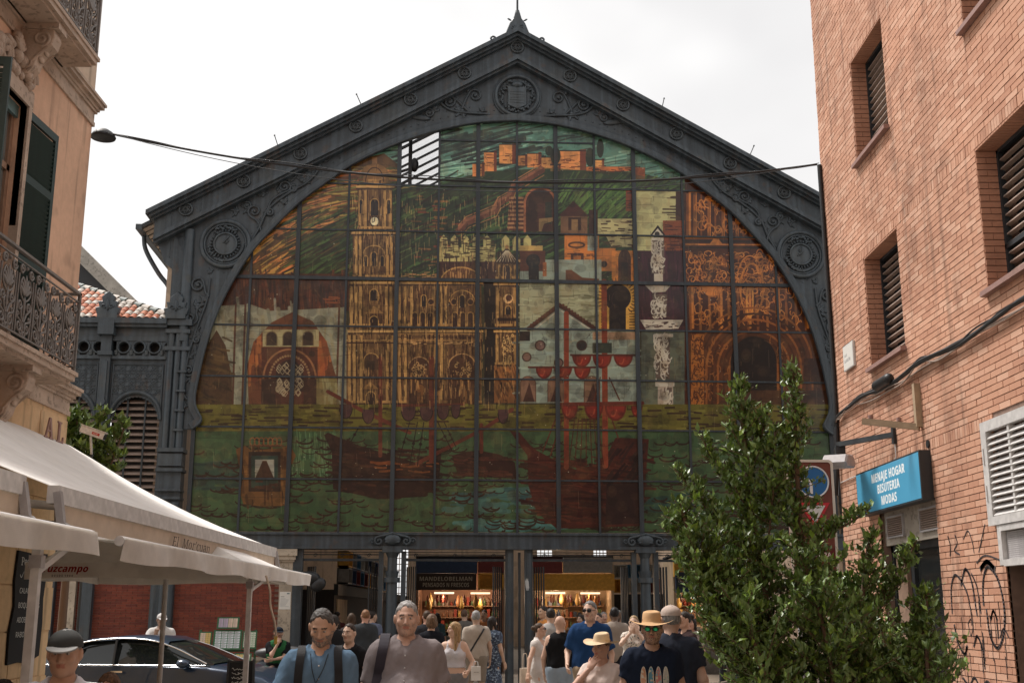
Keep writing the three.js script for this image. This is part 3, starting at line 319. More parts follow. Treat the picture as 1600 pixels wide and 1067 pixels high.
    // corner pilaster above the side wall
    const pl = new B(); pl.span(-0.28, 0.28, 0, rakeY(8.95, 16.45), -0.3, 0.12).cyl(0.13, 0.13, 3.0, 0.12, 10.0, 0.12, 12).box(0.7, 0.16, 0.55, 0, 8.98, 0).box(0.62, 0.1, 0.5, 0, 8.75, 0).box(0.66, 0.1, 0.5, 0, 8.3, 0).box(0.58, 0.3, 0.46, 0, 5.45, 0).box(0.66, 0.1, 0.5, 0, 5.7, 0).box(0.66, 0.08, 0.52, 0, 5.2, 0).box(0.62, 0.06, 0.5, 0, 4.7, 0).box(0.62, 0.06, 0.5, 0, 4.5, 0);
    for (const x of [-0.16, 0.02, 0.18]) pl.cyl(0.085, 0.085, 3.1, x, 7.2, 0.14, 10).cyl(0.1, 0.1, 4.4, x, 2.2, 0.14, 10); for (const y of [6.2, 6.7, 7.2, 7.7]) pl.box(0.24, 0.05, 0.2, 0.16, y, 0.16);
    const po = pl.build('corner_pilaster', M.iron, hall); po.position.set(s * 8.72, 0, -0.05); if (s > 0) po.scale.x = 1;
    // bracket wing between pilaster and eave
    new B().ext([[s * 8.96, 11.42], [s * 9.44, 11.16], [s * 9.3, 10.85], [s * 9.22, 10.62], [s * 9.02, 10.46], [s * 8.98, 10.3], [s * 8.96, 9.1]], 0.14, 0, 0, -0.1).box(0.02, 0.5, 0.02, s * 9.1, 11.0, 0.05).build('eave_bracket', M.iron, hall);
  }
  // crest at the crown of the gable
  const cr = new B(); cr.ring(0.58, 0.05, 0, 0, 0.05, 48).ring(0.64, 0.03, 0, 0, 0.02, 48); for (let k = 0; k < 70; k++) { const a = Math.PI * 0.62 + (k / 70) * Math.PI * 1.76; cr.ball(0.036, (0.43 + rr(-0.06, 0.06)) * Math.cos(a), (0.43 + rr(-0.06, 0.06)) * Math.sin(a), 0.05, 1, 1, 0.8, 0, 6); } cr.ext([[-0.24, 0.2], [0.24, 0.2], [0.24, -0.28], [0, -0.38], [-0.24, -0.28]], 0.05, 0, 0, 0.02, 0.015); for (let k = 0; k < 5; k++) cr.box(0.4, 0.014, 0.02, 0, 0.1 - k * 0.08, 0.085, 0, 0, rr(-0.08, 0.08)); cr.ball(0.16, 0, 0.32, 0.06, 1, 0.6, 0.5).box(0.5, 0.05, 0.06, 0, 0.22, 0.05); for (const s of [-1, 1]) cr.spiral(s * 0.28, 0.24, 0.05, 0.07, 1.2, 0, s, 0.02);
  const co = cr.build('crest_medallion', M.iron, hall); co.position.set(0, 15.52, 0.075);
  // finial with rod
  const fi = new B(); fi.ext([[-0.62, 16.98], [-0.42, 17.12], [-0.3, 17.32], [-0.2, 17.58], [-0.1, 17.72], [-0.05, 17.9], [0.05, 17.9], [0.1, 17.72], [0.2, 17.58], [0.3, 17.32], [0.42, 17.12], [0.62, 16.98], [0, 17.34]], 0.12, 0, 0, 0.2, 0.015); for (const s of [-1, 1]) { fi.spiral(s * 0.68, 17.12, 0.26, 0.085, 1.3, -1.57, -s, 0.03, [[s * 0.45, 17.05, 0.26], [s * 0.58, 17.0, 0.26]]); fi.spiral(s * 0.12, 17.45, 0.34, 0.07, 1.2, 1, s, 0.014); fi.leaf(s * 0.16, 17.68, 0.26, 0.14, 0.05, s > 0 ? 0.5 : 2.6); } fi.cyl(0.05, 0.08, 0.12, 0, 17.94, 0.26); fi.build('finial', M.iron, hall);
  new B().cyl(0.018, 0.03, 2.4, 0, 19.1, 0.26, 8).build('lightning_rod', M.ironDark, hall);
  for (const [u, t] of [[-6.35, -0.32], [-4.15, -0.42], [3.95, 0.22], [6.3, 0.42]]) { const b = new B(); b.bar([u, rakeY(u, 17.3), 0.1], [u + Math.sin(t) * 0.55, rakeY(u, 17.3) + 0.5, 0.1], 0.014, 6).ball(0.025, u + Math.sin(t) * 0.55, rakeY(u, 17.3) + 0.5, 0.1, 1, 1, 1, 0, 6); b.build('roof_spike', M.ironDark, hall); }

  // glazing: every pane its own piece, cut to the arch
  const cols = [-8.2, -6.97, -5.78, -4.49, -3.17, -2.1, -1.05, 0, 1.05, 2.1, 3.17, 4.49, 5.78, 6.97, 8.2], rows = [3.7, 5.01, 6.32, 7.63, 8.98, 10.27, 11.6, 12.9, 14.21, 15.0];
  const arcPoly = [[-8.22, 3.7], ...archAll, [8.22, 3.7]];
  const clip = (poly, f, cut) => { const o = []; for (let i = 0; i < poly.length; i++) { const a = poly[i], b = poly[(i + 1) % poly.length], A = f(a) >= 0, Bb = f(b) >= 0; if (A) o.push(a); if (A !== Bb) { const t = f(a) / (f(a) - f(b)); o.push([a[0] + (b[0] - a[0]) * t, a[1] + (b[1] - a[1]) * t]); } } return o; };
  for (let i = 0; i < cols.length - 1; i++) for (let j = 0; j < rows.length - 1; j++) {
    let r1 = rows[j + 1]; const outer = Math.abs(cols[i] + cols[i + 1]) / 2 > 2.2;
    if (outer && j === 7) r1 = 15; if (outer && j === 8) continue;
    if (i === 4 && j === 7) continue; // this pane is gone: sky and rafters show
    let p = clip(arcPoly, (q) => q[0] - cols[i]); p = clip(p, (q) => cols[i + 1] - q[0]); p = clip(p, (q) => q[1] - rows[j]); p = clip(p, (q) => r1 - q[1]);
    if (p.length < 3) continue; let ar = 0; for (let k = 0; k < p.length; k++) { const a = p[k], b = p[(k + 1) % p.length]; ar += a[0] * b[1] - b[0] * a[1]; } if (Math.abs(ar) < 0.06) continue;
    const o = new B().ext(p, 0.012, 0, 0, rr(-0.004, 0.004)).build('pane', M.paintedGlass, hall); o.position.set(0, 0, 0); o.geometry.translate(-(cols[i] + cols[i + 1]) / 2, -(rows[j] + r1) / 2, 0); o.position.set((cols[i] + cols[i + 1]) / 2, (rows[j] + r1) / 2, 0); o.rotation.set(rr(-0.012, 0.012), rr(-0.012, 0.012), 0);
  }
  // glazing bars
  const archTop = (u) => { const a = Math.abs(u); for (let i = 0; i < archR.length - 1; i++) if (archR[i][0] <= a && archR[i + 1][0] >= a) { const t = (a - archR[i][0]) / (archR[i + 1][0] - archR[i][0]); return archR[i][1] + (archR[i + 1][1] - archR[i][1]) * t; } return 6.3; };
  const archHalf = (v) => { for (let i = 0; i < archR.length - 1; i++) if (archR[i][1] >= v && archR[i + 1][1] <= v) { const t = (archR[i][1] - v) / (archR[i][1] - archR[i + 1][1]); return archR[i][0] + (archR[i + 1][0] - archR[i][0]) * t; } return 8.2; };
  cols.forEach((u, i) => { if (i === 0 || i === cols.length - 1) { new B().span(u - 0.05, u + 0.05, 3.6, 6.3, -0.06, 0.09).build('mullion', M.ironDark, hall); return; } const w = [2, 4, 6, 8, 10, 12].includes(i) ? 0.055 : 0.028; new B().span(u - w, u + w, 3.66, archTop(u) + 0.03, -0.05, w > 0.05 ? 0.075 : 0.05).build('mullion', M.ironDark, hall); });
  rows.slice(1, 9).forEach((v, j) => { const h = j === 7 ? 2.1 : archHalf(v), w = [4].includes(j) ? 0.045 : 0.022; new B().span(-h, h, v - w, v + w, -0.04, j === 4 ? 0.062 : 0.038).build('transom', M.ironDark, hall); });
  // beam over the gates
  const bm = new B(); bm.span(-8.4, 8.4, 3.34, 3.62, -0.22, 0.14).span(-8.4, 8.4, 3.62, 3.68, -0.2, 0.2).span(-8.4, 8.4, 3.27, 3.34, -0.22, 0.22); bm.build('gate_beam', M.iron, hall);
  const db = new B(); for (let k = 0; k < 150; k++) if (R0() < 0.5) db.box(0.05, 0.02, 0.03, -8 + k * 0.107, 3.685, 0.18); 
  // columns with scrolled capitals, at the gates
  for (const u of [-3.12, 3.22]) {
    const c = new B(); c.cyl(0.13, 0.16, 2.5, u, 1.25, 0.06, 16).cyl(0.2, 0.2, 0.12, u, 2.52, 0.06, 16).cyl(0.17, 0.14, 0.16, u, 2.66, 0.06, 16).cyl(0.12, 0.12, 0.35, u, 2.9, 0.06, 16).cyl(0.18, 0.12, 0.14, u, 3.13, 0.06, 16).cyl(0.26, 0.28, 0.3, u, 0.15, 0.06, 16).box(0.12, 3.2, 0.2, u - 0.28, 1.62, 0).box(0.12, 3.2, 0.2, u + 0.28, 1.62, 0).box(0.5, 0.1, 0.34, u, 3.24, 0.08);
    const col = c.build('column', M.iron, hall);
    const cp = new B(); cp.ball(0.2, u, 3.5, 0.22, 1.1, 0.7, 0.5); for (const s of [-1, 1]) { cp.spiral(u + s * 0.34, 3.46, 0.24, 0.1, 1.3, 1.57, -s, 0.032, [[u, 3.66, 0.24], [u + s * 0.2, 3.6, 0.24]]); cp.spiral(u + s * 0.5, 3.48, 0.22, 0.06, 1.1, 0, s, 0.02); for (let k = 0; k < 5; k++) cp.leaf(u, 3.44, 0.25, 0.2, 0.07, 1.57 + s * k * 0.4, 0.05); } cp.build('capital', M.iron, col);
  }
  // gate posts, folded gate leaves and transom rails
  for (const u of [-0.2, 0.28]) new B().span(u - 0.1, u + 0.1, 0, 3.28, -0.12, 0.1).span(u - 0.05, u + 0.05, 0, 3.2, 0.1, 0.13).build('gate_post', M.iron, hall);
  new B().span(0.02, 0.08, 0, 3.2, -0.08, 0.06).build('gate_post', M.ironDark, hall);
  for (const u of [-5.45, 5.5]) new B().span(u - 0.12, u + 0.12, 0, 3.28, -0.16, 0.12).build('gate_post', M.iron, hall);
  for (const [a, b] of [[-5.33, -3.4], [-2.84, -0.3], [0.38, 2.94], [3.5, 5.38]]) {
    const t = new B(); t.span(a, b, 2.98, 3.04, -0.05, 0.05).bar([a, 3.14, 0], [b, 3.14, 0], 0.012).bar([a, 3.2, 0], [b, 3.2, 0], 0.008); for (const s of [a + 0.3, b - 0.3, (a + b) / 2]) t.spiral(s, 3.12, 0, 0.05, 1.2, 0, 1, 0.008); t.build('gate_transom', M.ironDark, hall);
    for (const [e, d] of [[a + 0.06, 1], [b - 0.06, -1]]) { const g = new B(); for (let k = 0; k < 5; k++) g.span(Math.min(e, e + d * 0.03) + d * k * 0.055, Math.max(e, e + d * 0.03) + d * k * 0.055, 0.06, 2.86, -0.62 + k * 0.1, -0.5 + k * 0.1); g.build('folded_gate_leaf', M.ironDark, hall); }
  }
  const gr = new B(); for (let k = 0; k < 7; k++) gr.bar([-0.09 + k * 0.012, 2.5 + (k % 3) * 0.03, 0.135], [-0.07 + k * 0.012, 2.32 - (k % 2) * 0.05, 0.135], 0.006, 4); 
  gr.build('gate_graffiti', mat([0.6, 0.6, 0.58], 0.7), hall).position.x = 0.28;
  // roof: two slopes, the front of one glazed between rafters
  for (const s of [-1, 1]) {
    const sl = (u0, u1, z0, z1, top, th) => new B().ext([[s * u0, rakeY(u0, top)], [s * u1, rakeY(u1, top)], [s * u1, rakeY(u1, top) - th], [s * u0, rakeY(u0, top) - th]], z1 - z0, 0, 0, z0);
    if (s > 0) { sl(0, 9.9, -8, -0.01, 17.28, 0.1).build('roof_slope', M.ironDark, hall); sl(0, 0.7, -33, -8, 17.28, 0.1).build('roof_slope', M.ironDark, hall); sl(4.4, 9.9, -33, -8, 17.28, 0.1).build('roof_slope', M.ironDark, hall); sl(0.7, 4.4, -33, -8, 17.27, 0.006).build('skylight_pane', M.glass, hall); }
    else { sl(0, 0.7, -12, -0.01, 17.28, 0.1).build('roof_slope', M.ironDark, hall); sl(6.4, 9.9, -12, -0.01, 17.28, 0.1).build('roof_slope', M.ironDark, hall); sl(4.4, 9.9, -33, -12, 17.28, 0.1).build('roof_slope', M.ironDark, hall); sl(0, 0.7, -33, -12, 17.28, 0.1).build('roof_slope', M.ironDark, hall); sl(0.7, 4.4, -33, -12, 17.27, 0.006).build('skylight_pane', M.glass, hall); for (let k = 0; k < 16; k++) sl(0.7, 6.4, -0.62 - k * 0.72, -0.56 - k * 0.72 + (k % 4 === 0 ? 0.06 : 0), 17.24, 0.07).build('rafter', M.black, hall); sl(0.7, 6.4, -12, -0.3, 17.27, 0.006).build('skylight_pane', M.glass, hall); }
    const ev = new B(); ev.box(0.16, 0.14, 33, s * 9.95, 11.6, -16.5).build('gutter', M.iron, hall);
    const lin = new B(); for (let k = 0; k < 22; k++) lin.box(0.62, 0.03, 0.2, s * 9.62, 11.72, -0.25 - k * 0.3, 0, 0, -s * 0.516); lin.build('eave_lining', mat([0.62, 0.56, 0.48], 0.8, { map: T.grain }), hall);
    new B().tube([[s * 9.95, 11.52, -0.6], [s * 9.9, 11.2, -0.6], [s * 9.5, 10.5, -0.6], [s * 9.2, 10.1, -0.6], [s * 9.12, 9.6, -0.6], [s * 9.12, 9, -0.6]], 0.06, 24, 8).build('drain_pipe', M.iron, hall);
    new B().span(s > 0 ? 9.0 : -9.2, s > 0 ? 9.2 : -9.0, 0, 11.6, -33, -0.3).build('side_wall', M.cream, hall);
  }
  // post and rail seen through the lost pane
  new B().span(-2.95, -2.85, 12.9, 15.5, -0.6, -0.5).ball(0.16, -2.78, 13.7, -0.55, 0.7, 1.3, 0.7).box(0.4, 0.06, 0.06, -3.0, 13.55, -0.55, 0, 0, 0.35).build('inner_post', M.black, hall);
  // back wall with slit windows
  const bw = new B(); bw.span(-9, -4.2, 0, 14, -33.2, -33).span(-3.6, 3.2, 0, 14, -33.2, -33).span(4.0, 6.2, 0, 14, -33.2, -33).span(6.9, 9, 0, 14, -33.2, -33).span(-4.2, 6.9, 5, 14, -33.18, -33.02).span(-4.2, 6.9, 0, 2.2, -33.18, -33.02); for (const [a, b] of [[-4.2, -3.6], [3.2, 4.0], [6.2, 6.9]]) { for (let k = 1; k < 4; k++) bw.span(a + (b - a) * k / 4 - 0.02, a + (b - a) * k / 4 + 0.02, 2.2, 5, -33.15, -33.1); for (let k = 0; k < 9; k++) bw.span(a, b, 2.4 + k * 0.3, 2.44 + k * 0.3, -33.14, -33.09); } bw.build('back_wall', M.cream, hall);
  new B().span(-9, 9, 0.004, 0.03, -33, -0.2).build('hall_floor', mat([0.3, 0.27, 0.24], 0.35, { map: T.stone }), hall);
}

// ---------------------------------------------------------------- side wing of the market: brick below, iron arcade and louvres above, tiled roof
const wing = thing('market_wing', 'low side wing of the market with iron arcade, louvred arches and tiled roof', 'market wing', [0.378, 0, -30], 3 * Math.PI / 180);
{
  const X0 = -13.4, X1 = -9.0;
  const w = new B(); w.span(X0, X1, 8.92, 9.06, -0.35, 0.3).span(X0, X1, 8.84, 8.92, -0.35, 0.22).span(X0, X1, 8.62, 8.84, -0.35, 0.05); w.build('cornice', M.iron, wing);
  const fr = new B(); fr.span(X0, X1, 8.5, 8.62, -0.3, 0.08).span(X0, X1, 8.02, 8.1, -0.3, 0.12); fr.build('frieze', M.iron, wing);
  new B().span(X0, X1, 8.1, 8.5, -0.34, -0.26).build('arcade_backing', M.black, wing);
  const ar = new B(); // one small arch of the arcade
  const hole = []; for (let i = 0; i <= 14; i++) { const a = -0.5 + (Math.PI + 1) * i / 14; hole.push([0.125 * Math.cos(a), 0.24 + 0.125 * Math.sin(a)]); } hole.push([-0.085, 0.03], [0.085, 0.03]);
  ar.ext([[-0.19, 0.05], [-0.19, 0.42], [0.19, 0.42], [0.19, 0.05], [0.19, 0.0], [-0.19, 0.0]], 0.1, 0, 0, -0.1, 0, [hole.reverse()]).ring(0.155, 0.025, 0, 0.24, 0.01, 20).cyl(0.06, 0.045, 0.12, -0.19, 0.09, 0.0, 8); const ag = ar.geo();
  for (const [a, n] of [[-10.27, 4], [-12.05, 4], [-13.4, 2]]) for (let k = 0; k < n; k++) { const o = mesh('arcade_arch', ag, M.iron, wing); o.position.set(a + 0.19 + k * 0.385, 8.1, 0.05); }
  for (const u of [-10.5, -12.25]) { const p = new B(); p.span(u - 0.13, u + 0.13, 0, 9.1, -0.25, 0.16).span(u - 0.2, u + 0.2, 8.62, 9.0, -0.2, 0.32).span(u - 0.18, u + 0.18, 8.1, 8.2, -0.2, 0.24).span(u - 0.07, u + 0.07, 5.5, 7.95, 0.16, 0.2).cyl(0.1, 0.1, 0.08, u, 6.9, 0.2, 14, Math.PI / 2).span(u - 0.17, u + 0.17, 5.0, 5.25, -0.2, 0.22); p.build('pier', M.iron, wing); }
  for (const u of [-10.5, -8.78]) { const c = new B(); c.box(0.5, 0.12, 0.4, 0, 0.06, 0); c.ext([[-0.26, 0.12], [-0.3, 0.25], [-0.2, 0.28], [-0.24, 0.42], [-0.13, 0.42], [-0.15, 0.55], [0, 0.68], [0.15, 0.55], [0.13, 0.42], [0.24, 0.42], [0.2, 0.28], [0.3, 0.25], [0.26, 0.12]], 0.12, 0, 0, 0.05, 0.015); c.spiral(0.09, 0.28, 0.2, 0.06, 1, 0, 1, 0.02).spiral(-0.09, 0.28, 0.2, 0.06, 1, 3.1, -1, 0.02); c.leaf(0, 0.18, 0.2, 0.3, 0.09, 1.57); c.build('roof_crest', M.iron, wing).position.set(u, 9.06, 0.1); }
  for (const [a, b] of [[-10.37, -9.0], [-12.1, -10.63]]) {
    const cx = (a + b) / 2, R = (b - a) / 2 - 0.07, sp = 6.45;
    // perforated panel with the arch opening, scalloped edge and interlace relief
    const arc = []; for (let i = 0; i <= 26; i++) { const t = Math.PI * i / 26; arc.push([cx - R * Math.cos(t), sp + R * 1.08 * Math.sin(t)]); }
    new B().ext([[a, 3.4], [cx - R, 3.4], ...arc, [cx + R, 3.4], [b, 3.4], [b, 8.02], [a, 8.02]], 0.08, 0, 0, -0.06).build('arch_panel', M.iron, wing);
    const rel = new B(); rel.tube(arc.map(([x, y]) => [cx + (x - cx) * 1.05, sp + (y - sp) * 1.06 + 0.02, 0.05]), 0.05, 40, 6); for (const [x0, y0, x1, y1] of [[a + 0.06, 7.9, b - 0.06, 7.9], [a + 0.06, 7.9, a + 0.06, 6.6], [b - 0.06, 7.9, b - 0.06, 6.6]]) rel.bar([x0, y0, 0.03], [x1, y1, 0.03], 0.025, 6);
    for (let i = 0; i < 9; i++) for (let j = 0; j < 4; j++) { const x = a + 0.14 + i * (b - a - 0.28) / 8, y = 7.8 - j * 0.2, d = Math.hypot((x - cx) / 1.0, y - sp) ; if (d < R * 1.16) continue; rel.ring(0.07, 0.012, x, y, 0.025, 8); if ((i + j) % 2) rel.bar([x - 0.1, y - 0.1, 0.028], [x + 0.1, y + 0.1, 0.028], 0.012, 5).bar([x - 0.1, y + 0.1, 0.028], [x + 0.1, y - 0.1, 0.028], 0.012, 5); }
    rel.build('interlace_relief', M.iron, wing);
    const sc = new B(); for (let i = 1; i < 20; i++) { const t = Math.PI * i / 20; sc.cyl(0.055, 0.055, 0.05, cx - (R - 0.01) * Math.cos(t), sp + (R * 1.08 - 0.01) * Math.sin(t), -0.03, 10, Math.PI / 2); } sc.build('scalloped_edge', M.iron, wing);
    const sg = new B().box(2 * R + 0.1, 0.02, 0.17, 0, 0, 0, 0.55).geo();
    for (let k = 0; k < 24; k++) { const y = 3.5 + k * 0.165, lim = y > sp ? Math.sqrt(Math.max(0, 1 - ((y - sp) / (R * 1.08)) ** 2)) : 1; if (lim < 0.2) continue; const o = mesh('louver_slat', sg, M.louver, wing); o.position.set(cx, y, -0.18); o.scale.x = Math.min(1, lim + 0.08); }
    for (const t of [-0.36, 0.36]) new B().span(cx + t * R - 0.02, cx + t * R + 0.02, 3.4, sp + R, -0.12, -0.07).build('louver_stay', M.ironDark, wing);
    new B().span(a, b, 3.4, 8.0, -0.5, -0.4).build('louver_backing', M.black, wing);
  }
  // ground storey: red brick panels between stone and iron piers
  const bw = new B(); bw.span(X0, -8.5, 0, 3.3, -0.4, -0.06).span(-8.5, -5.9, 0, 3.3, -0.4, -0.06); const brickWall = bw.build('brick_panel', M.mortar, wing);
  { const redB = [0, 1, 2].map((k) => mat([[0.2, 0.045, 0.026], [0.235, 0.055, 0.03], [0.165, 0.038, 0.024]][k], 0.85, { map: T.grain })); const acc = [new B(), new B(), new B()], q = rng(5), list = [];
    for (let j = 0; j < 44; j++) for (let i = 0; i < 32; i++) { const x = X0 + i * 0.255 + (j % 2) * 0.127, y = 0.62 + j * 0.061; if (x > -5.98) continue; list.push([x, y, Math.floor(q() * 3), q() * 0.004]); }
    const bg = boxUV(new THREE.BoxGeometry(0.244, 0.052, 0.02).toNonIndexed()); let made = 0;
    for (const [x, y, k, d] of list) { const seen = x > -10.2 && y > 0.9 && y < 2.35; if (seen && made < 290 && x > -8.4) { const o = mesh('brick', bg, redB[k], brickWall); o.position.set(x, y, -0.055 + d); made++; } else acc[k].box(0.244, 0.052, 0.02, x, y, -0.055 + d); }
    acc.forEach((a, k) => { a.build('bricks', redB[k], brickWall).userData.kind = 'stuff'; }); }
  for (const [u, wd] of [[-5.72, 0.32], [-10.95, 0.34]]) { const s = new B(); s.span(u - wd / 2, u + wd / 2, 0.5, 2.95, -0.1, 0.12).span(u - wd / 2 - 0.05, u + wd / 2 + 0.05, 0, 0.5, -0.1, 0.18).span(u - wd / 2 - 0.03, u + wd / 2 + 0.03, 2.95, 3.0, -0.1, 0.16).span(u - wd / 2 - 0.06, u + wd / 2 + 0.06, 3.0, 3.1, -0.1, 0.2).span(u - wd / 2 - 0.1, u + wd / 2 + 0.1, 3.1, 3.26, -0.1, 0.24); s.build('stone_pier', M.stone, wing); }
  for (const u of [-8.75, -11.5]) new B().span(u - 0.22, u + 0.22, 0, 3.4, -0.1, 0.16).build('iron_pier', M.iron, wing);
  new B().span(X0, -5.9, 0, 0.6, -0.1, 0.05).span(X0, -5.9, 0.6, 0.68, -0.1, 0.09).build('stone_plinth', M.stone, wing);
  new B().span(X0, -8.5, 3.3, 3.42, -0.4, 0.14).build('string_course', M.iron, wing);
  // sheet notice on the stone pier
  const note = canvasTex(128, 200, (c, W, H) => { c.fillStyle = '#d8d4cc'; c.fillRect(0, 0, W, H); c.fillStyle = '#47606a'; c.fillRect(84, 14, 30, 12); c.fillStyle = '#555'; c.font = 'bold 15px sans-serif'; c.fillText('AVISO', 12, 60); for (let i = 0; i < 8; i++) { c.fillStyle = '#999'; c.fillRect(12, 76 + i * 13, 60 + (i * 37 % 44), 4); } });
  panel('notice_sheet', 0.27, 0.42, mat([1, 1, 1], 0.8, { map: note }), wing, -5.72, 2.02, 0.128);
  // barrel tile roof rising behind the cornice: rows of single tiles with white mortared edges
  const tiles = [mat([0.52, 0.17, 0.09], 0.8, { map: T.stone }), mat([0.6, 0.24, 0.14], 0.8, { map: T.stone }), mat([0.62, 0.58, 0.54], 0.75, { map: T.stone }), mat([0.1, 0.13, 0.12], 0.6, { map: T.stone })];
  const tg = boxUV(new THREE.CylinderGeometry(0.09, 0.105, 0.36, 8, 1, true, -Math.PI / 2, Math.PI).toNonIndexed()); // half round, axis y
  const q = rng(9), slope = 0.52, roof = mesh('tile_bed', (() => { const g = new THREE.BufferGeometry(); g.setAttribute('position', new THREE.Float32BufferAttribute([-13.6, 9.05, -0.15, -9.0, 9.05, -0.15, -13.6, 11.2, -3.9], 3)); g.computeVertexNormals(); return boxUV(g); })(), tiles[0], wing);
  let nt = 0; const acc = [new B(), new B(), new B(), new B()];
  for (let j = 0; j < 11; j++) for (let i = 0; i < 24; i++) {
    const x = -13.4 + i * 0.19, d = 0.15 + j * 0.32, y = 9.08 + Math.sin(slope) * d, z = -0.1 - Math.cos(slope) * d; if (y > 9.14 + (-8.95 - x) * 0.47) continue;
    const band = Math.floor((i * 0.55 + j) / 3.2) % 3, k = band === 1 ? (q() < 0.6 ? 3 : 2) : q() < 0.62 ? (q() < 0.5 ? 0 : 1) : 2;
    if (x > -11.9 && nt < 200) { const o = mesh('roof_tile', tg, tiles[k], roof); o.rotation.x = Math.PI / 2 - (Math.PI / 2 - slope) * 0 - (Math.PI - slope); o.rotation.set(-(Math.PI / 2 - slope), 0, 0); o.position.set(x, y + 0.02, z); nt++; }
    else acc[k].add(new THREE.CylinderGeometry(0.09, 0.105, 0.36, 6, 1, true, -Math.PI / 2, Math.PI), new THREE.Matrix4().compose(V(x, y + 0.02, z), new THREE.Quaternion().setFromEuler(new THREE.Euler(-(Math.PI / 2 - slope), 0, 0)), V(1, 1, 1)));
  }
  acc.forEach((a, k) => { if (a.g.length) a.build('roof_tiles', tiles[k], roof).userData.kind = 'stuff'; });
  for (let k = 0; k < 13; k++) { const o = new B().cyl(0.1, 0.12, 0.32, 0, 0, 0, 10, 0, 0).build('ridge_tile', k % 2 ? tiles[2] : tiles[3], wing); const t = k / 12; o.position.set(-9.0 - t * 3.2, 9.22 + t * 1.5, -0.2 - t * 2.7); o.quaternion.setFromUnitVectors(V(0, 1, 0), V(-3.2, 1.5, -2.7).normalize()); }
}
// grey sheet roof of another building showing above the tiles
{ const o = thing('far_roof', 'grey pitched roof edge rising behind the tiled wing roof', 'roof', [-17.6, 0, -44]);
  const b = new B(); b.ext([[0, 0], [-6, 0], [-6, 18.5], [-1.5, 18.5]].map(([x, y]) => [x, y]), 6, 0, 0, -6); b.build('gable_wall', M.ironDark, o);
  const e = new B(); e.beam([-3.2, 19.5, 0.3], [3.6, 13.0, 0.3], 0.35, 0.5); e.build('verge', mat([0.42, 0.4, 0.37], 0.8, { map: T.stone }), o);
  new B().ext([[-3.2, 19.3], [3.4, 12.9], [3.4, 12.6], [-3.2, 12.6]], 5, 0, 0, -5).build('roof_side', M.black, o); }
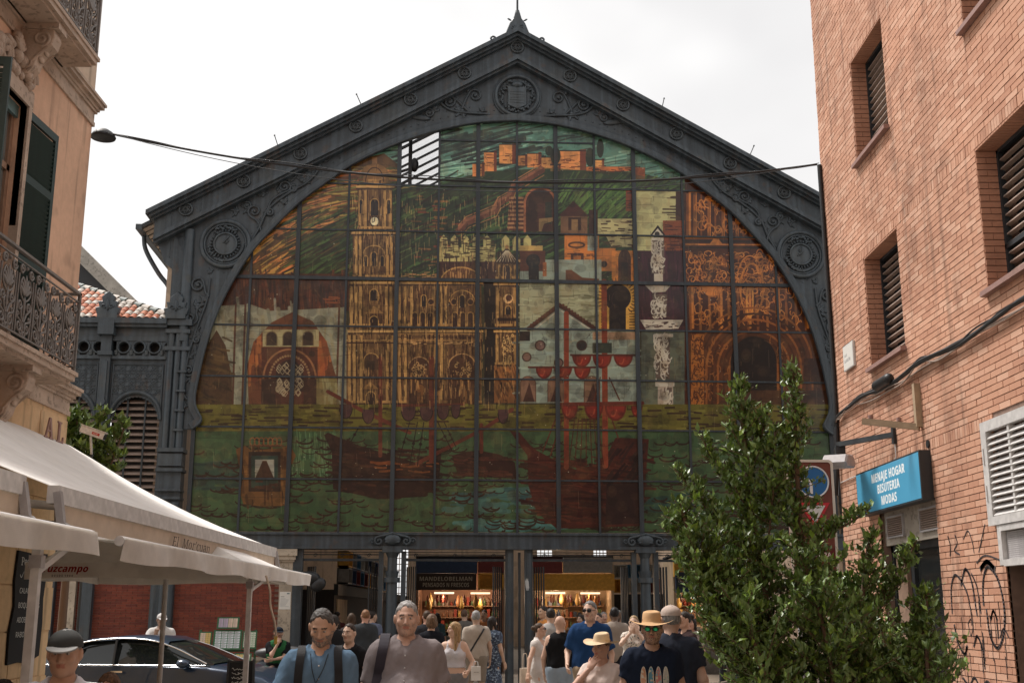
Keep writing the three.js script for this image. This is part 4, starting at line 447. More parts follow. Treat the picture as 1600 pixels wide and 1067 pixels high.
// ---------------------------------------------------------------- brick building along the street (its face is the plane x = 4.66)
const XR = 4.66;
const bk = thing('brick_building', 'peach brick building with louvred windows, a shopfront and scribbled graffiti on its pier', 'building', [0, 0, 0]);
{
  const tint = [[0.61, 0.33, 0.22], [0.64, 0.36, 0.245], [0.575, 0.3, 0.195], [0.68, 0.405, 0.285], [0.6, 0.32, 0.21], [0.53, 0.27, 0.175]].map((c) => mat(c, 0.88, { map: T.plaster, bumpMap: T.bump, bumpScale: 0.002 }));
  const H = 13.2, Z0 = -16.2, ZV = -8.2;
  // openings in the wall: [z0, z1, y0, y1]
  const win = []; for (const y of [4.72, 7.46, 10.2]) { win.push([-14.52, -13.23, y, y + 1.45], [-10.86, -8.9, y, y + 1.45]); }
  const shop = [-14.62, -12.68, 0, 2.92], gate = [-11.03, -7.4, 0, 3.5], holes = [...win, shop, gate];
  // masonry core: mortar coloured, pierced by the openings
  const edges = [...new Set([Z0, ZV, ...holes.flatMap((h) => [h[0], h[1]])])].filter((z) => z >= Z0 && z <= -7.4).sort((a, b) => a - b);
  const core = new B();
  const ys = [...new Set([0, H, ...holes.flatMap((h) => [h[2], h[3]])])].sort((a, b) => a - b);
  for (let i = 0; i < edges.length - 1; i++) for (let j = 0; j < ys.length - 1; j++) { const zc = (edges[i] + edges[i + 1]) / 2, yc = (ys[j] + ys[j + 1]) / 2; if (!holes.some((h) => zc > h[0] && zc < h[1] && yc > h[2] && yc < h[3])) core.span(XR + 0.01, XR + 0.4, ys[j], ys[j + 1], edges[i], edges[i + 1]); }
  core.span(XR + 0.012, XR + 0.4, 3.5, H, -7.4, 12).span(XR + 0.012, XR + 9, 0, H, Z0, Z0 + 0.3).span(XR + 0.012, XR + 0.4, 0, 3.5, -7.4, 12).span(XR + 1.2, XR + 1.3, 0, H, Z0 + 0.3, 12).span(XR, XR + 9, H, H + 0.2, Z0, 12);
  const wall = core.build('wall', M.mortar, bk);
  // brick courses, soldier bands over each row of windows
  const q = rng(31), cell = [];
  const bands = [[3.45, 3.57], [6.18, 6.3], [8.92, 9.04], [11.66, 11.78]];
  const levels = [[0, 3.45], [3.57, 6.18], [6.3, 8.92], [9.04, 11.66], [11.78, H]];
  const put = (z0, z1, y0, y1) => { // clip one brick against the openings
    let parts = [[z0, z1]];
    for (const h of holes) { if (y1 - 0.01 <= h[2] || y0 + 0.01 >= h[3]) continue; parts = parts.flatMap(([a, b]) => (b <= h[0] || a >= h[1] ? [[a, b]] : [[a, Math.min(b, h[0])], [Math.max(a, h[1]), b]].filter(([c, d]) => d - c > 0.025))); }
    for (const [a, b] of parts) cell.push([a, b, y0, y1, Math.floor(q() * 6) % 6, (q() - 0.5) * 0.005]);
  };
  for (const [y0, y1] of levels) { const n = Math.round((y1 - y0) / 0.0652), hgt = (y1 - y0) / n; for (let j = 0; j < n; j++) for (let z = Z0 - (j % 2 ? 0.1275 : 0); z < ZV; z += 0.255) { const a = Math.max(Z0, z), b = Math.min(ZV, z + 0.246); if (b - a > 0.03) put(a, b, y0 + j * hgt + 0.0045, y0 + (j + 1) * hgt - 0.0045); } }
  for (const [y0, y1] of bands) for (let z = Z0; z < ZV; z += 0.064) put(z, z + 0.056, y0 + 0.004, y1 - 0.004);
  // the bricks that show largest stand as single pieces, the rest is joined
  const v = new THREE.Vector3(); const inv = camera.matrixWorldInverse; camera.updateProjectionMatrix();
  const score = cell.map((c, i) => { v.set(XR, (c[2] + c[3]) / 2, (c[0] + c[1]) / 2).applyMatrix4(inv); const d = -v.z; v.applyMatrix4(camera.projectionMatrix); const full = c[1] - c[0] > 0.24; return [Math.abs(v.x) < 1 && Math.abs(v.y) < 1 && full ? d : 1e9, i]; }).sort((a, b) => a[0] - b[0]);
  const single = new Set(score.slice(0, 290).map((s) => s[1])), acc = tint.map(() => new B());
  const bg = boxUV(new THREE.BoxGeometry(0.03, 0.0562, 0.246).toNonIndexed());
  cell.forEach((c, i) => { const [a, b, y0, y1, k, dx] = c; if (single.has(i)) { const o = mesh('brick', bg, tint[k], wall); o.position.set(XR + 0.014 + dx, (y0 + y1) / 2, (a + b) / 2); } else acc[k].box(0.03, y1 - y0, b - a, XR + 0.014 + dx, (y0 + y1) / 2, (a + b) / 2); });
  acc.forEach((a, k) => { a.build('bricks', tint[k], wall).userData.kind = 'stuff'; });
  // windows: brick reveals, louvre slats, sill
  for (const [z0, z1, y0, y1] of win) {
    const f = new B(); f.span(XR + 0.2, XR + 0.26, y0, y1, z0, z0 + 0.05).span(XR + 0.2, XR + 0.26, y0, y1, z1 - 0.05, z1).span(XR + 0.2, XR + 0.26, y1 - 0.05, y1, z0, z1).span(XR + 0.2, XR + 0.26, y0, y0 + 0.05, z0, z1); if (z1 - z0 > 1.5) f.span(XR + 0.2, XR + 0.26, y0 + 0.42, y0 + 0.47, z0, z1); const w = f.build('window', M.ironDark, bk);
    new B().span(XR + 0.36, XR + 0.4, y0, y1, z0, z1).build('window_backing', M.black, w);
    const n = 14, sg = new B().box(0.05, 0.016, z1 - z0 - 0.1, 0, 0, 0, 0, 0, -0.25).geo(); for (let k = 0; k < n; k++) { const o = mesh('louver_slat', sg, M.louver, w); o.position.set(XR + 0.24, y0 + 0.09 + k * (y1 - y0 - 0.12) / n, (z0 + z1) / 2); }
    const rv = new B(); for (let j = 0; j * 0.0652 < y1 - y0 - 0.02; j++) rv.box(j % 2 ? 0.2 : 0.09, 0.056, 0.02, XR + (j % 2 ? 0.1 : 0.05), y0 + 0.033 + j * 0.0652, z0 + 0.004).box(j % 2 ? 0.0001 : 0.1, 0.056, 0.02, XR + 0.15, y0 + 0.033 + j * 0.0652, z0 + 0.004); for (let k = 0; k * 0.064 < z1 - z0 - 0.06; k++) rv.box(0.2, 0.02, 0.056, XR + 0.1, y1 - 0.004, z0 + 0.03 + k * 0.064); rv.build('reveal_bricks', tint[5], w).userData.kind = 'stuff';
    new B().span(XR - 0.07, XR + 0.22, y0 - 0.045, y0 + 0.005, z0 - 0.03, z1 + 0.03).build('window_sill', M.sill, w);
  }
  // shopfront behind the shrub: vent board, dark glazing, door post
  const sh = new B(); sh.span(XR + 0.06, XR + 0.1, 2.52, 2.92, -14.62, -12.68); const vb = sh.build('vent_board', mat([0.46, 0.42, 0.37], 0.7, { map: T.stone }), bk);
  for (const [a, b] of [[-14.45, -13.9], [-13.3, -12.76]]) { const g = new B(); g.span(XR + 0.03, XR + 0.06, 2.6, 2.62, a, b).span(XR + 0.03, XR + 0.06, 2.84, 2.86, a, b).span(XR + 0.03, XR + 0.06, 2.6, 2.86, a - 0.02, a).span(XR + 0.03, XR + 0.06, 2.6, 2.86, b, b + 0.02); const go = g.build('vent_grille', M.greyMetal, vb); const sg = new B().box(0.03, 0.008, b - a, 0, 0, 0, 0, 0, -0.5).geo(); for (let k = 0; k < 9; k++) { const o = mesh('vent_slat', sg, M.louver, go); o.position.set(XR + 0.045, 2.63 + k * 0.025, (a + b) / 2); } new B().span(XR + 0.055, XR + 0.058, 2.6, 2.86, a, b).build('vent_backing', M.black, go); }
  const sf = new B(); sf.span(XR + 0.12, XR + 0.2, 0, 2.52, -14.62, -14.54).span(XR + 0.12, XR + 0.2, 2.44, 2.52, -14.62, -12.68).span(XR + 0.12, XR + 0.2, 0, 2.5, -13.95, -13.85).span(XR + 0.12, XR + 0.2, 0, 2.5, -12.76, -12.68).span(XR + 0.12, XR + 0.2, 0, 0.3, -14.6, -12.7); const shopf = sf.build('shopfront', M.ironDark, bk);
  for (const [a, b] of [[-14.54, -13.95], [-13.85, -12.76]]) new B().span(XR + 0.16, XR + 0.17, 0.3, 2.44, a, b).build('pane', M.darkGlass, shopf);
  new B().span(XR + 0.1, XR + 0.15, 1.0, 2.44, -14.4, -14.05).build('door_panel', mat([0.3, 0.19, 0.13], 0.7, { map: T.grain }), shopf);
  // white louvred shutter box and blind over the gateway
  const wf = new B(); wf.span(XR - 0.06, XR + 0.02, 2.52, 3.5, -11.2, -11.08).span(XR - 0.06, XR + 0.02, 3.4, 3.5, -11.08, -9.2).span(XR - 0.06, XR + 0.02, 2.52, 2.6, -11.08, -9.2).span(XR - 0.05, XR + 0.01, 2.6, 3.4, -10.62, -10.58).span(XR - 0.07, XR - 0.06, 2.75, 2.9, -11.17, -11.15).span(XR - 0.07, XR - 0.06, 3.1, 3.25, -11.17, -11.15); const wfo = wf.build('white_shutter', M.whiteMetal, bk);
  const wsg = new B().box(0.075, 0.012, 1.84, 0, 0, 0, 0, 0, 0.75).geo(); for (let k = 0; k < 13; k++) { const o = mesh('shutter_slat', wsg, M.whiteMetal, wfo); o.position.set(XR - 0.025, 2.63 + k * 0.06, -10.15); }
  new B().span(XR + 0.03, XR + 0.05, 2.5, 3.5, -11.08, -9.2).build('shutter_backing', M.sill, wfo);
  const w2 = new B(); w2.span(XR - 0.05, XR + 0.03, 2.15, 2.52, -11.04, -10.96).span(XR - 0.05, XR + 0.03, 2.14, 2.2, -10.96, -9.2).span(XR - 0.05, XR + 0.03, 2.46, 2.515, -10.96, -9.2); const blind = w2.build('roller_box', M.whiteMetal, bk); const bsg = new B().box(0.02, 0.016, 1.74, 0, 0, 0).geo(); for (let k = 0; k < 14; k++) { const o = mesh('blind_slat', bsg, M.greyMetal, blind); o.position.set(XR + 0.005, 2.21 + k * 0.018, -10.08); }
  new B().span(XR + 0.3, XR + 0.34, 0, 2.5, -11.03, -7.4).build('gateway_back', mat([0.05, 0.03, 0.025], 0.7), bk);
  // graffiti: sprayed lines on the pier
  const gmat = mat([0.06, 0.048, 0.05], 0.85); const gl = (pts, r) => { const b = new B(); const c = new THREE.CatmullRomCurve3(pts.map(([z, y]) => V(XR - 0.0035, y, z))); const n = pts.length * 6, P = c.getPoints(n); for (let i = 0; i < n; i++) { const a = P[i], d = P[i + 1], L = Math.hypot(d.y - a.y, d.z - a.z); b.box(0.003, r * 1.35, L + r * 0.7, XR - 0.0035, (a.y + d.y) / 2, (a.z + d.z) / 2, -Math.atan2(d.y - a.y, d.z - a.z)); } b.build('graffiti_stroke', gmat, wall); };
  for (const [pts, r] of [
    [[[-12.45, 1.72], [-12.42, 1.98], [-12.3, 2.1], [-12.15, 2.05], [-12.0, 1.9], [-11.95, 1.75]], 0.018], [[[-12.15, 2.0], [-12.0, 2.15], [-11.88, 2.05], [-11.8, 1.7]], 0.022], [[[-11.85, 2.1], [-11.75, 1.98], [-11.7, 1.72]], 0.016],
    [[[-11.62, 1.8], [-11.58, 2.02], [-11.45, 2.15], [-11.25, 2.05], [-11.15, 1.8], [-11.2, 1.55], [-11.38, 1.4], [-11.52, 1.5], [-11.56, 1.75]], 0.024], [[[-11.62, 2.14], [-11.45, 2.2], [-11.28, 2.13]], 0.035], [[[-11.48, 1.66], [-11.4, 1.74], [-11.33, 1.66]], 0.02], [[[-11.7, 2.2], [-11.5, 2.26], [-11.12, 2.2]], 0.012], [[[-11.62, 2.3], [-11.5, 2.45], [-11.42, 2.55]], 0.012],
    [[[-12.42, 1.6], [-12.35, 1.42], [-12.2, 1.32], [-12.12, 1.4]], 0.022], [[[-11.95, 1.4], [-11.85, 1.5], [-11.75, 1.4], [-11.72, 1.2]], 0.02], [[[-12.05, 1.62], [-12.0, 1.5], [-11.93, 1.6], [-11.97, 1.66], [-12.05, 1.62]], 0.008], [[[-12.4, 2.5], [-12.35, 2.4], [-12.38, 2.3]], 0.012], [[[-12.2, 2.5], [-12.15, 2.42], [-12.25, 2.35], [-12.12, 2.3]], 0.012], [[[-11.98, 2.45], [-11.85, 2.52], [-11.76, 2.4], [-11.74, 2.3]], 0.01],
    [[[-12.3, 1.08], [-12.15, 1.02], [-12.0, 1.1], [-11.85, 1.0], [-11.7, 1.08], [-11.5, 1.0], [-11.3, 1.05]], 0.02], [[[-12.2, 0.95], [-12.1, 0.85], [-11.95, 0.92], [-11.8, 0.82]], 0.03], [[[-11.3, 1.5], [-11.2, 1.58], [-11.1, 1.5]], 0.012]]) gl(pts, r);
  for (let k = 0; k < 26; k++) { const z = -12.4 + q() * 1.25, y = 1.0 + q() * 0.9; gl([[z, y], [z + 0.01, y - 0.08], [z + 0.005, y - 0.16 - q() * 0.14]], 0.006); }
  // patched holes in the wall
  new B().cyl(0.045, 0.045, 0.02, XR - 0.004, 3.52, -12.75, 14, 0, Math.PI / 2).build('wall_hole', M.black, wall);
}
// blue shop sign
{ const s = thing('shop_sign', 'blue shop sign with white lettering over the shopfront in the brick wall', 'sign', [XR, 3.18, -13.87]);
  const tx = canvasTex(1024, 256, (c, W, H) => { c.fillStyle = '#4f9fc4'; c.fillRect(0, 0, W, H); c.fillStyle = '#eef2f2'; c.textAlign = 'center'; c.save(); c.translate(W * 0.53, 0); c.font = 'bold 72px sans-serif'; ['MENAJE HOGAR', 'BISUTERIA', 'MODAS'].forEach((t, i) => { c.save(); c.translate(0, 84 + i * 74); c.scale(1.0, 1); c.fillText(t, 0, 0); c.lineWidth = 2; c.strokeStyle = '#eef2f2'; c.strokeText(t, 0, 0); c.restore(); }); c.restore(); });
  new B().span(-0.13, 0.0, -0.27, 0.27, -1.17, 1.17).build('box', M.ironDark, s);
  panel('face', 2.3, 0.5, mat([1, 1, 1], 0.35, { map: tx }), s, -0.133, 0, 0, -Math.PI / 2); }
// street name plate
{ const tx = canvasTex(256, 180, (c, W, H) => { c.fillStyle = '#d9d6cf'; c.fillRect(0, 0, W, H); c.fillStyle = '#77777a'; c.font = 'bold 26px sans-serif'; c.fillText('CALLE', 26, 84); c.font = 'bold 34px sans-serif'; c.fillText('ALARCÓN', 26, 128); });
  const s = thing('street_plate', 'small white street name plate between the corner pipe and a louvred window', 'street plate', [XR, 5.07, -15.36]); new B().span(-0.03, -0.002, -0.17, 0.17, -0.23, 0.23).build('plate', M.whiteMetal, s); panel('face', 0.44, 0.32, mat([1, 1, 1], 0.5, { map: tx }), s, -0.033, 0, 0, -Math.PI / 2); }
// wall lamp on its arm
{ const s = thing('wall_lamp', 'weathered grey street lamp hanging from an iron arm on the brick wall', 'lamp', [XR, 3.62, -14.35]);
  new B().beam([-0.02, 0.16, 0.55], [-0.45, 0.16, -0.3], 0.05, 0.06).span(-0.04, 0.0, 0.05, 0.26, 0.52, 0.58).build('arm', M.ironDark, s);
  const h = new B(); h.ext([[-0.3, 0], [-0.18, 0.08], [0.18, 0.08], [0.3, 0], [0.26, -0.05], [-0.26, -0.05]], 0.26, 0, 0, -0.13, 0.02); const ho = h.build('lamp_head', M.greyMetal, s); ho.position.set(-0.45, -0.07, -0.3); ho.rotation.y = 1.1; ho.rotation.z = 0.1; new B().span(-0.06, 0.06, 0.0, 0.14, -0.03, 0.03).build('hanger', M.ironDark, s).position.set(-0.43, 0.0, -0.28); }
// empty sign bracket
{ const s = thing('sign_bracket', 'bare tan metal L bracket on the brick wall above the blue sign', 'bracket', [XR, 3.98, -12.9]); new B().span(-0.07, 0.0, -0.25, 0.24, -0.035, 0.035).build('upright', mat([0.42, 0.31, 0.2], 0.7, { map: T.grain }), s); new B().beam([-0.03, -0.25, 0], [-0.55, -0.13, -0.35], 0.06, 0.07).build('arm', mat([0.42, 0.31, 0.2], 0.7, { map: T.grain }), s); for (const t of [0.35, 0.85]) new B().cyl(0.03, 0.03, 0.04, -0.03 - 0.52 * t, -0.25 + 0.12 * t + 0.06, -0.35 * t).build('bolt', M.sill, s); }
// cables along the wall, in a bundle with a splice box
{ const s = thing('cable_bundle', 'black cable bundle with a splice case strung along the brick wall', 'cable'); const q = rng(77);
  for (let k = 0; k < 7; k++) { const o = () => (q() - 0.5) * 0.05; const P = []; for (let i = 0; i <= 14; i++) { const t = i / 14; P.push([XR - 0.05 + o() * 0.5, 4.4 + o() * (k > 3 ? 2 : 1) - 0.03 * Math.sin(t * 20) - (k > 4 ? 0.05 : 0), -8.4 - t * 7.5]); } P.push([XR - 0.05, 4.3 + o(), -16.08], [XR - 0.05, 3.95, -16.18]); new B().tube(P, k < 3 ? 0.02 : 0.009, 70, 6).build('cable', k < 5 ? M.black : M.louver, s); }
  new B().add(new THREE.CapsuleGeometry(0.065, 0.45, 6, 12), new THREE.Matrix4().compose(V(XR - 0.09, 4.42, -13.85), new THREE.Quaternion().setFromEuler(new THREE.Euler(Math.PI / 2, 0, 0)), V(1, 1, 1))).build('splice_case', M.black, s);
  new B().tube([[XR - 0.03, 8.1, -16.15], [XR - 0.03, 6, -16.1], [XR - 0.03, 4.3, -16.1], [XR - 0.05, 3.6, -16.16], [XR - 0.06, 3.3, -16.24]], 0.035, 30, 6).build('riser_cable', M.black, s);
  new B().tube([[XR - 0.02, 3.72, -13.8], [XR - 0.02, 3.5, -13.78], [XR - 0.02, 3.45, -14.4], [XR - 0.02, 3.47, -15.3], [XR - 0.02, 3.46, -16.1]], 0.008, 24, 5).build('thin_wire', M.whiteMetal, s); }
// cables across the street
{ const s = thing('street_cable', 'black cable slung across the street between the two corner buildings', 'cable'); const A = [-5.75, 8.47, -15.9], Z = [XR - 0.05, 8.13, -16.2]; const sag = (d, n, o = 0) => { const P = []; for (let i = 0; i <= n; i++) { const t = i / n; P.push([A[0] + (Z[0] - A[0]) * t, A[1] + (Z[1] - A[1]) * t - d * 4 * t * (1 - t) + o * Math.sin(t * 31), A[2] + (Z[2] - A[2]) * t]); } return P; };
  new B().tube(sag(0.5, 20), 0.016, 80, 6).build('cable', M.black, s); new B().tube(sag(0.47, 30, 0.018), 0.008, 120, 5).build('cable', M.black, s);
  const t = thing('thin_wire', 'thin sagging wire below the thicker street cable', 'wire'); new B().tube(sag(0.66, 20).map((p, i) => [p[0], p[1] - 0.02, p[2] + 0.1]), 0.006, 60, 5).build('wire', M.ironDark, t); }
// ---------------------------------------------------------------- balcony building on the other side (its face is the plane x = -5.9)
const XL = -5.9;
const lb = thing('balcony_building', 'salmon and ochre building with wrought iron balconies and dark green shutters', 'building', [0, 0, 0]);
{
  const Z0 = -15.8, Z1 = -11.35, D0 = -13.42, D1 = -12.15; // door opening between D0 and D1
  const wallPiece = (y0, y1, m, name) => { const b = new B(); b.span(XL - 0.4, XL, y0, y1, Z0, D0).span(XL - 0.4, XL, y0, y1, D1, Z1); return b; };
  const a = new B(); a.span(XL - 6, XL, 0, 4.4, Z0, Z1); a.build('lower_wall', M.yellow, lb);
  const b = new B(); b.span(XL - 0.4, XL, 4.4, 8.6, Z0, D0).span(XL - 0.4, XL, 4.4, 8.6, D1, Z1).span(XL - 0.4, XL, 7.75, 8.6, D0, D1).span(XL - 6, XL - 0.4, 4.4, 8.6, Z0, Z0 + 0.3); b.build('upper_wall', M.salmon, lb);
  new B().span(XL - 6, XL, 8.6, 10.75, Z0, Z1).build('top_wall', M.cream, lb);
  new B().span(XL - 6.2, XL + 0.15, 10.75, 10.95, Z0 - 0.15, Z1).build('roof_cornice', M.moulding, lb);
  // rusticated joints of the ground storey: real grooves between raised blocks
  const blk = [new B()]; let n = 0; for (let j = 0; j < 7; j++) for (let z = Z0 + 0.004, i = 0; z < Z1 - 0.9; z += 0.95, i++) { const y0 = 0.4 + j * 0.55; if (y0 > 4.0) continue; const o = new B().span(XL, XL + 0.02, y0 + 0.008, Math.min(4.3, y0 + 0.542), z + (j % 2 ? 0.3 : 0) + 0.008, z + 0.94 + (j % 2 ? 0.3 : 0)).build('ashlar_block', M.yellow, lb); n++; }
  // cornices
  const cor = (y, s, nm) => { const c = new B(); const pr = [[0, 0.06, 0.05], [0.06, 0.2, 0.03], [0.2, 0.24, 0.08], [0.24, 0.29, 0.12], [0.29, 0.34, 0.2], [0.34, 0.38, 0.24]]; for (const [y0, y1, d] of pr) c.span(XL - 0.2, XL + d * s, y + y0, y + y1, Z0 - d * s, Z1); c.build(nm, M.moulding, lb); };
  cor(4.32, 0.62, 'string_cornice'); cor(8.52, 0.6, 'upper_cornice');
  // door and window glazing
  const df = new B(); const fz = (z0, z1, y0, y1, d = 0.06) => df.span(XL - 0.12, XL - 0.12 + d, y0, y1, z0, z1); fz(D0, D0 + 0.08, 4.7, 7.75); fz(D1 - 0.08, D1, 4.7, 7.75); fz(D0, D1, 7.67, 7.75); fz((D0 + D1) / 2 - 0.05, (D0 + D1) / 2 + 0.05, 4.7, 7.7); fz(D0, D1, 6.9, 6.98); fz(D0, D1, 4.7, 5.2); const fd = df.build('balcony_door', M.woodFrame, lb);
  for (const [z0, z1, y0, y1] of [[D0 + 0.08, (D0 + D1) / 2 - 0.05, 5.2, 6.9], [(D0 + D1) / 2 + 0.05, D1 - 0.08, 5.2, 6.9], [D0 + 0.08, (D0 + D1) / 2 - 0.05, 6.98, 7.67], [(D0 + D1) / 2 + 0.05, D1 - 0.08, 6.98, 7.67]]) new B().span(XL - 0.105, XL - 0.095, y0, y1, z0, z1).build('pane', mat([0.16, 0.16, 0.15], 0.05), fd);
  new B().span(XL - 0.6, XL - 0.5, 4.6, 7.8, D0 - 0.3, D1 + 0.3).build('door_backing', M.black, fd);
  new B().span(XL - 0.06, XL - 0.02, 7.6, 7.75, D0, D1).build('blind_box', mat([0.1, 0.17, 0.17], 0.6), fd);
  const ar = new B(); for (const [d, e] of [[0.05, 0.22], [0.08, 0.16], [0.11, 0.08]]) ar.span(XL, XL + d, 7.75, 7.75 + e + 0.06, D0 - e - 0.02, D1 + e + 0.02).span(XL, XL + d, 4.7, 7.75, D0 - e, D0).span(XL, XL + d, 4.7, 7.75, D1, D1 + e); ar.build('door_surround', M.moulding, lb);
  // stucco crest over the door
  const cr = new B(), q = rng(3); for (let k = 0; k < 46; k++) { const z = D0 - 0.05 + q() * 1.4, h = 0.1 + 0.42 * Math.max(0, 1 - Math.abs((z + 13.0) / 0.75)); cr.ball(0.06 + q() * 0.04, XL + 0.05, 8.0 + q() * h, z, 0.8, 1, 1, 0, 7); } for (const z of [-13.45, -12.7]) { const s2 = new B(); s2.spiral(0, 0, 0, 0.14, 1.5, 0, 1, 0.04); for (const g of s2.g) cr.add(g, new THREE.Matrix4().makeRotationY(Math.PI / 2).setPosition(XL + 0.08, 8.12, z)); } for (let k = 0; k < 7; k++) cr.add(new THREE.SphereGeometry(1, 8, 6), new THREE.Matrix4().compose(V(XL + 0.09, 8.3, -13.05), new THREE.Quaternion().setFromEuler(new THREE.Euler(-0.9 + k * 0.3, 0, 0)), V(0.03, 0.02, 0.02)).multiply(new THREE.Matrix4().makeTranslation(0, 5, 0)).multiply(new THREE.Matrix4().makeScale(1, 5, 1.6))); cr.build('stucco_crest', M.moulding, lb);
  // louvred shutters, one folded back to the wall and one standing out
  const leaf = (W, H) => { const o = new THREE.Group(); o.name = 'shutter'; lb.add(o); const f = new B(); f.span(0, 0.08, 0, H, -0.02, 0.02).span(W - 0.08, W, 0, H, -0.02, 0.02); for (const y of [0, H * 0.36, H * 0.7, H - 0.1]) f.span(0.08, W - 0.08, y, y + 0.1, -0.02, 0.02); f.build('shutter_frame', M.shutter, o); const sg = new B().box(W - 0.16, 0.05, 0.008, 0, 0, 0, 0.6).geo(); for (let k = 0; k < 48; k++) { const s = mesh('shutter_slat', sg, M.shutter, o); s.position.set(W / 2, 0.1 + k * (H - 0.2) / 48, 0); } return o; };
  const s1 = leaf(0.92, 3.0); s1.position.set(XL + 0.05, 4.75, D0 - 0.02); s1.rotation.y = Math.PI / 2 - 0.06; const s2 = leaf(0.36, 3.05); s2.position.set(XL + 0.05, 4.72, D1 + 0.02); s2.rotation.y = 0.05;
  // balconies
  const bal = (y, z0, z1, nm) => {
    const o = new THREE.Group(); o.name = nm; lb.add(o); const X1 = XL + 0.5;
    const sl = new B(); sl.span(XL, X1 + 0.02, y - 0.03, y + 0.02, z0 - 0.05, z1).span(XL, X1, y - 0.1, y - 0.03, z0, z1).span(XL, X1 - 0.05, y - 0.14, y - 0.1, z0 + 0.04, z1); sl.build('balcony_slab', M.moulding, o);
    const r = new B(); r.span(X1 - 0.05, X1, y + 1.02, y + 1.05, z0, z1).span(X1 - 0.035, X1 - 0.015, y + 0.08, y + 0.1, z0, z1).span(X1 - 0.035, X1 - 0.015, y + 0.92, y + 0.935, z0, z1).span(XL, X1, y + 1.02, y + 1.05, z0, z0 + 0.05).span(XL, X1, y + 0.08, y + 0.1, z0 + 0.015, z0 + 0.035).span(XL, X1, y + 0.92, y + 0.935, z0 + 0.015, z0 + 0.035).span(X1 - 0.04, X1, y + 0.02, y + 1.05, z0, z0 + 0.04); r.build('rail_frame', M.rail, o);
    // scrolled panel: mirrored spirals round a palmette
    const p = new B(), tr = 0.015; const half = (s) => { p.tube([[s * 0.2, 0.1, 0], [s * 0.205, 0.5, 0], [s * 0.2, 0.78, 0]], 0.012, 6, 5); p.spiral(s * 0.13, 0.84, 0, 0.055, 1.5, 0, -s, tr); p.spiral(s * 0.11, 0.2, 0, 0.065, 1.5, Math.PI / 2, s, tr, [[s * 0.2, 0.42, 0], [s * 0.18, 0.3, 0]]); p.spiral(s * 0.12, 0.44, 0, 0.055, 1.4, 0, s, tr, [[s * 0.02, 0.26, 0], [s * 0.08, 0.36, 0]]); p.spiral(s * 0.16, 0.32, 0, 0.03, 1.2, 0, -s, 0.011); p.spiral(s * 0.045, 0.13, 0, 0.035, 1.2, 0, -s, 0.012); p.tube([[s * 0.03, 0.5, 0], [s * 0.12, 0.56, 0], [s * 0.15, 0.66, 0], [s * 0.1, 0.76, 0]], 0.012, 12, 5); };
    half(1); half(-1); for (let k = 0; k < 7; k++) { const a = Math.PI / 2 + (k - 3) * 0.33; p.leaf(0, 0.56, 0, 0.25 - Math.abs(k - 3) * 0.025, 0.05, a, 0.016); } p.leaf(0, 0.3, 0, 0.26, 0.045, 1.57, 0.016).tube([[0, 0.1, 0], [0, 0.5, 0]], 0.011, 3, 5).ball(0.022, 0, 0.88, 0, 1, 1, 1, 0, 6); const pg = p.geo();
    for (let z = z0 + 0.27; z < z1; z += 0.47) { const m = mesh('railing_panel', pg, M.rail, o); m.position.set(X1 - 0.025, y, z); m.rotation.y = Math.PI / 2; }
    const e = mesh('railing_panel', pg, M.rail, o); e.position.set(XL + 0.29, y, z0 + 0.025);
    // scrolled consoles under the slab
    for (const z of [z0 + 1.1, z0 + 2.9]) { const c = new B(); const S = [[0, 0], [0.38, 0], [0.4, -0.08], [0.37, -0.2], [0.26, -0.28], [0.2, -0.36], [0.17, -0.48], [0.1, -0.56], [0, -0.6]]; c.ext(S, 0.2, 0, 0, -0.1, 0.012); for (const s of [-1, 1]) { c.spiral(0.25, -0.13, s * 0.115, 0.1, 1.6, -1.5, 1, 0.022).spiral(0.09, -0.45, s * 0.115, 0.06, 1.4, 0.5, -1, 0.018).tube([[0.33, -0.24, s * 0.11], [0.22, -0.34, s * 0.11], [0.16, -0.42, s * 0.11]], 0.018, 8, 5); } for (let k = 0; k < 5; k++) c.ball(0.05, 0.39 - k * 0.055, -0.08 - k * 0.09, 0, 0.6, 1, 1.6, 0, 7); c.ball(0.07, 0.08, -0.58, 0, 1, 1, 1.2, 0, 8).span(-0.02, 0.46, 0.0, 0.07, -0.14, 0.14); const m = c.build('console', M.moulding, o); m.position.set(XL, y - 0.21, z); }
  };
  bal(4.66, -14.62, -11.4, 'balcony'); bal(8.9, -14.45, -11.4, 'balcony');
  // dark street level doorway piece under the awning
  new B().span(XL + 0.021, XL + 0.06, 0, 3.2, -12.9, -11.8).build('shop_door', M.darkGlass, lb);
}
// low shop building next to it, under the awnings
{ const a = thing('low_shop', 'low ochre shop building behind the awnings', 'building', [0, 0, 0]); new B().span(XL - 6, XL, 0, 4.3, -11.34, 14).build('wall', M.yellow, a); new B().span(XL - 6.1, XL + 0.1, 4.3, 4.5, -11.33, 14.1).build('parapet', M.moulding, a); for (const z of [-9.5, -6, -2.5, 1, 5, 9]) { const d = new B().span(XL, XL + 0.05, 0, 2.6, z - 0.7, z + 0.7).build('door', M.woodFrame, a); new B().span(XL + 0.05, XL + 0.06, 0.2, 2.4, z - 0.6, z + 0.6).build('pane', M.darkGlass, d); } }
// tall block closing the street behind the camera; the glass and the people's fronts face it
{ const a = thing('end_block', 'tall ochre apartment block closing the street behind the viewer', 'building', [0, 0, 16]); new B().span(-16, 16, 0, 24, 0, 8).build('wall', M.salmon, a); for (let j = 0; j < 6; j++) for (let i = 0; i < 7; i++) { const w = new B().span(-13.2 + i * 4, -12 + i * 4, 3.5 + j * 3.3, 5.6 + j * 3.3, -0.06, 0.02).build('window', M.shutter, a); } }
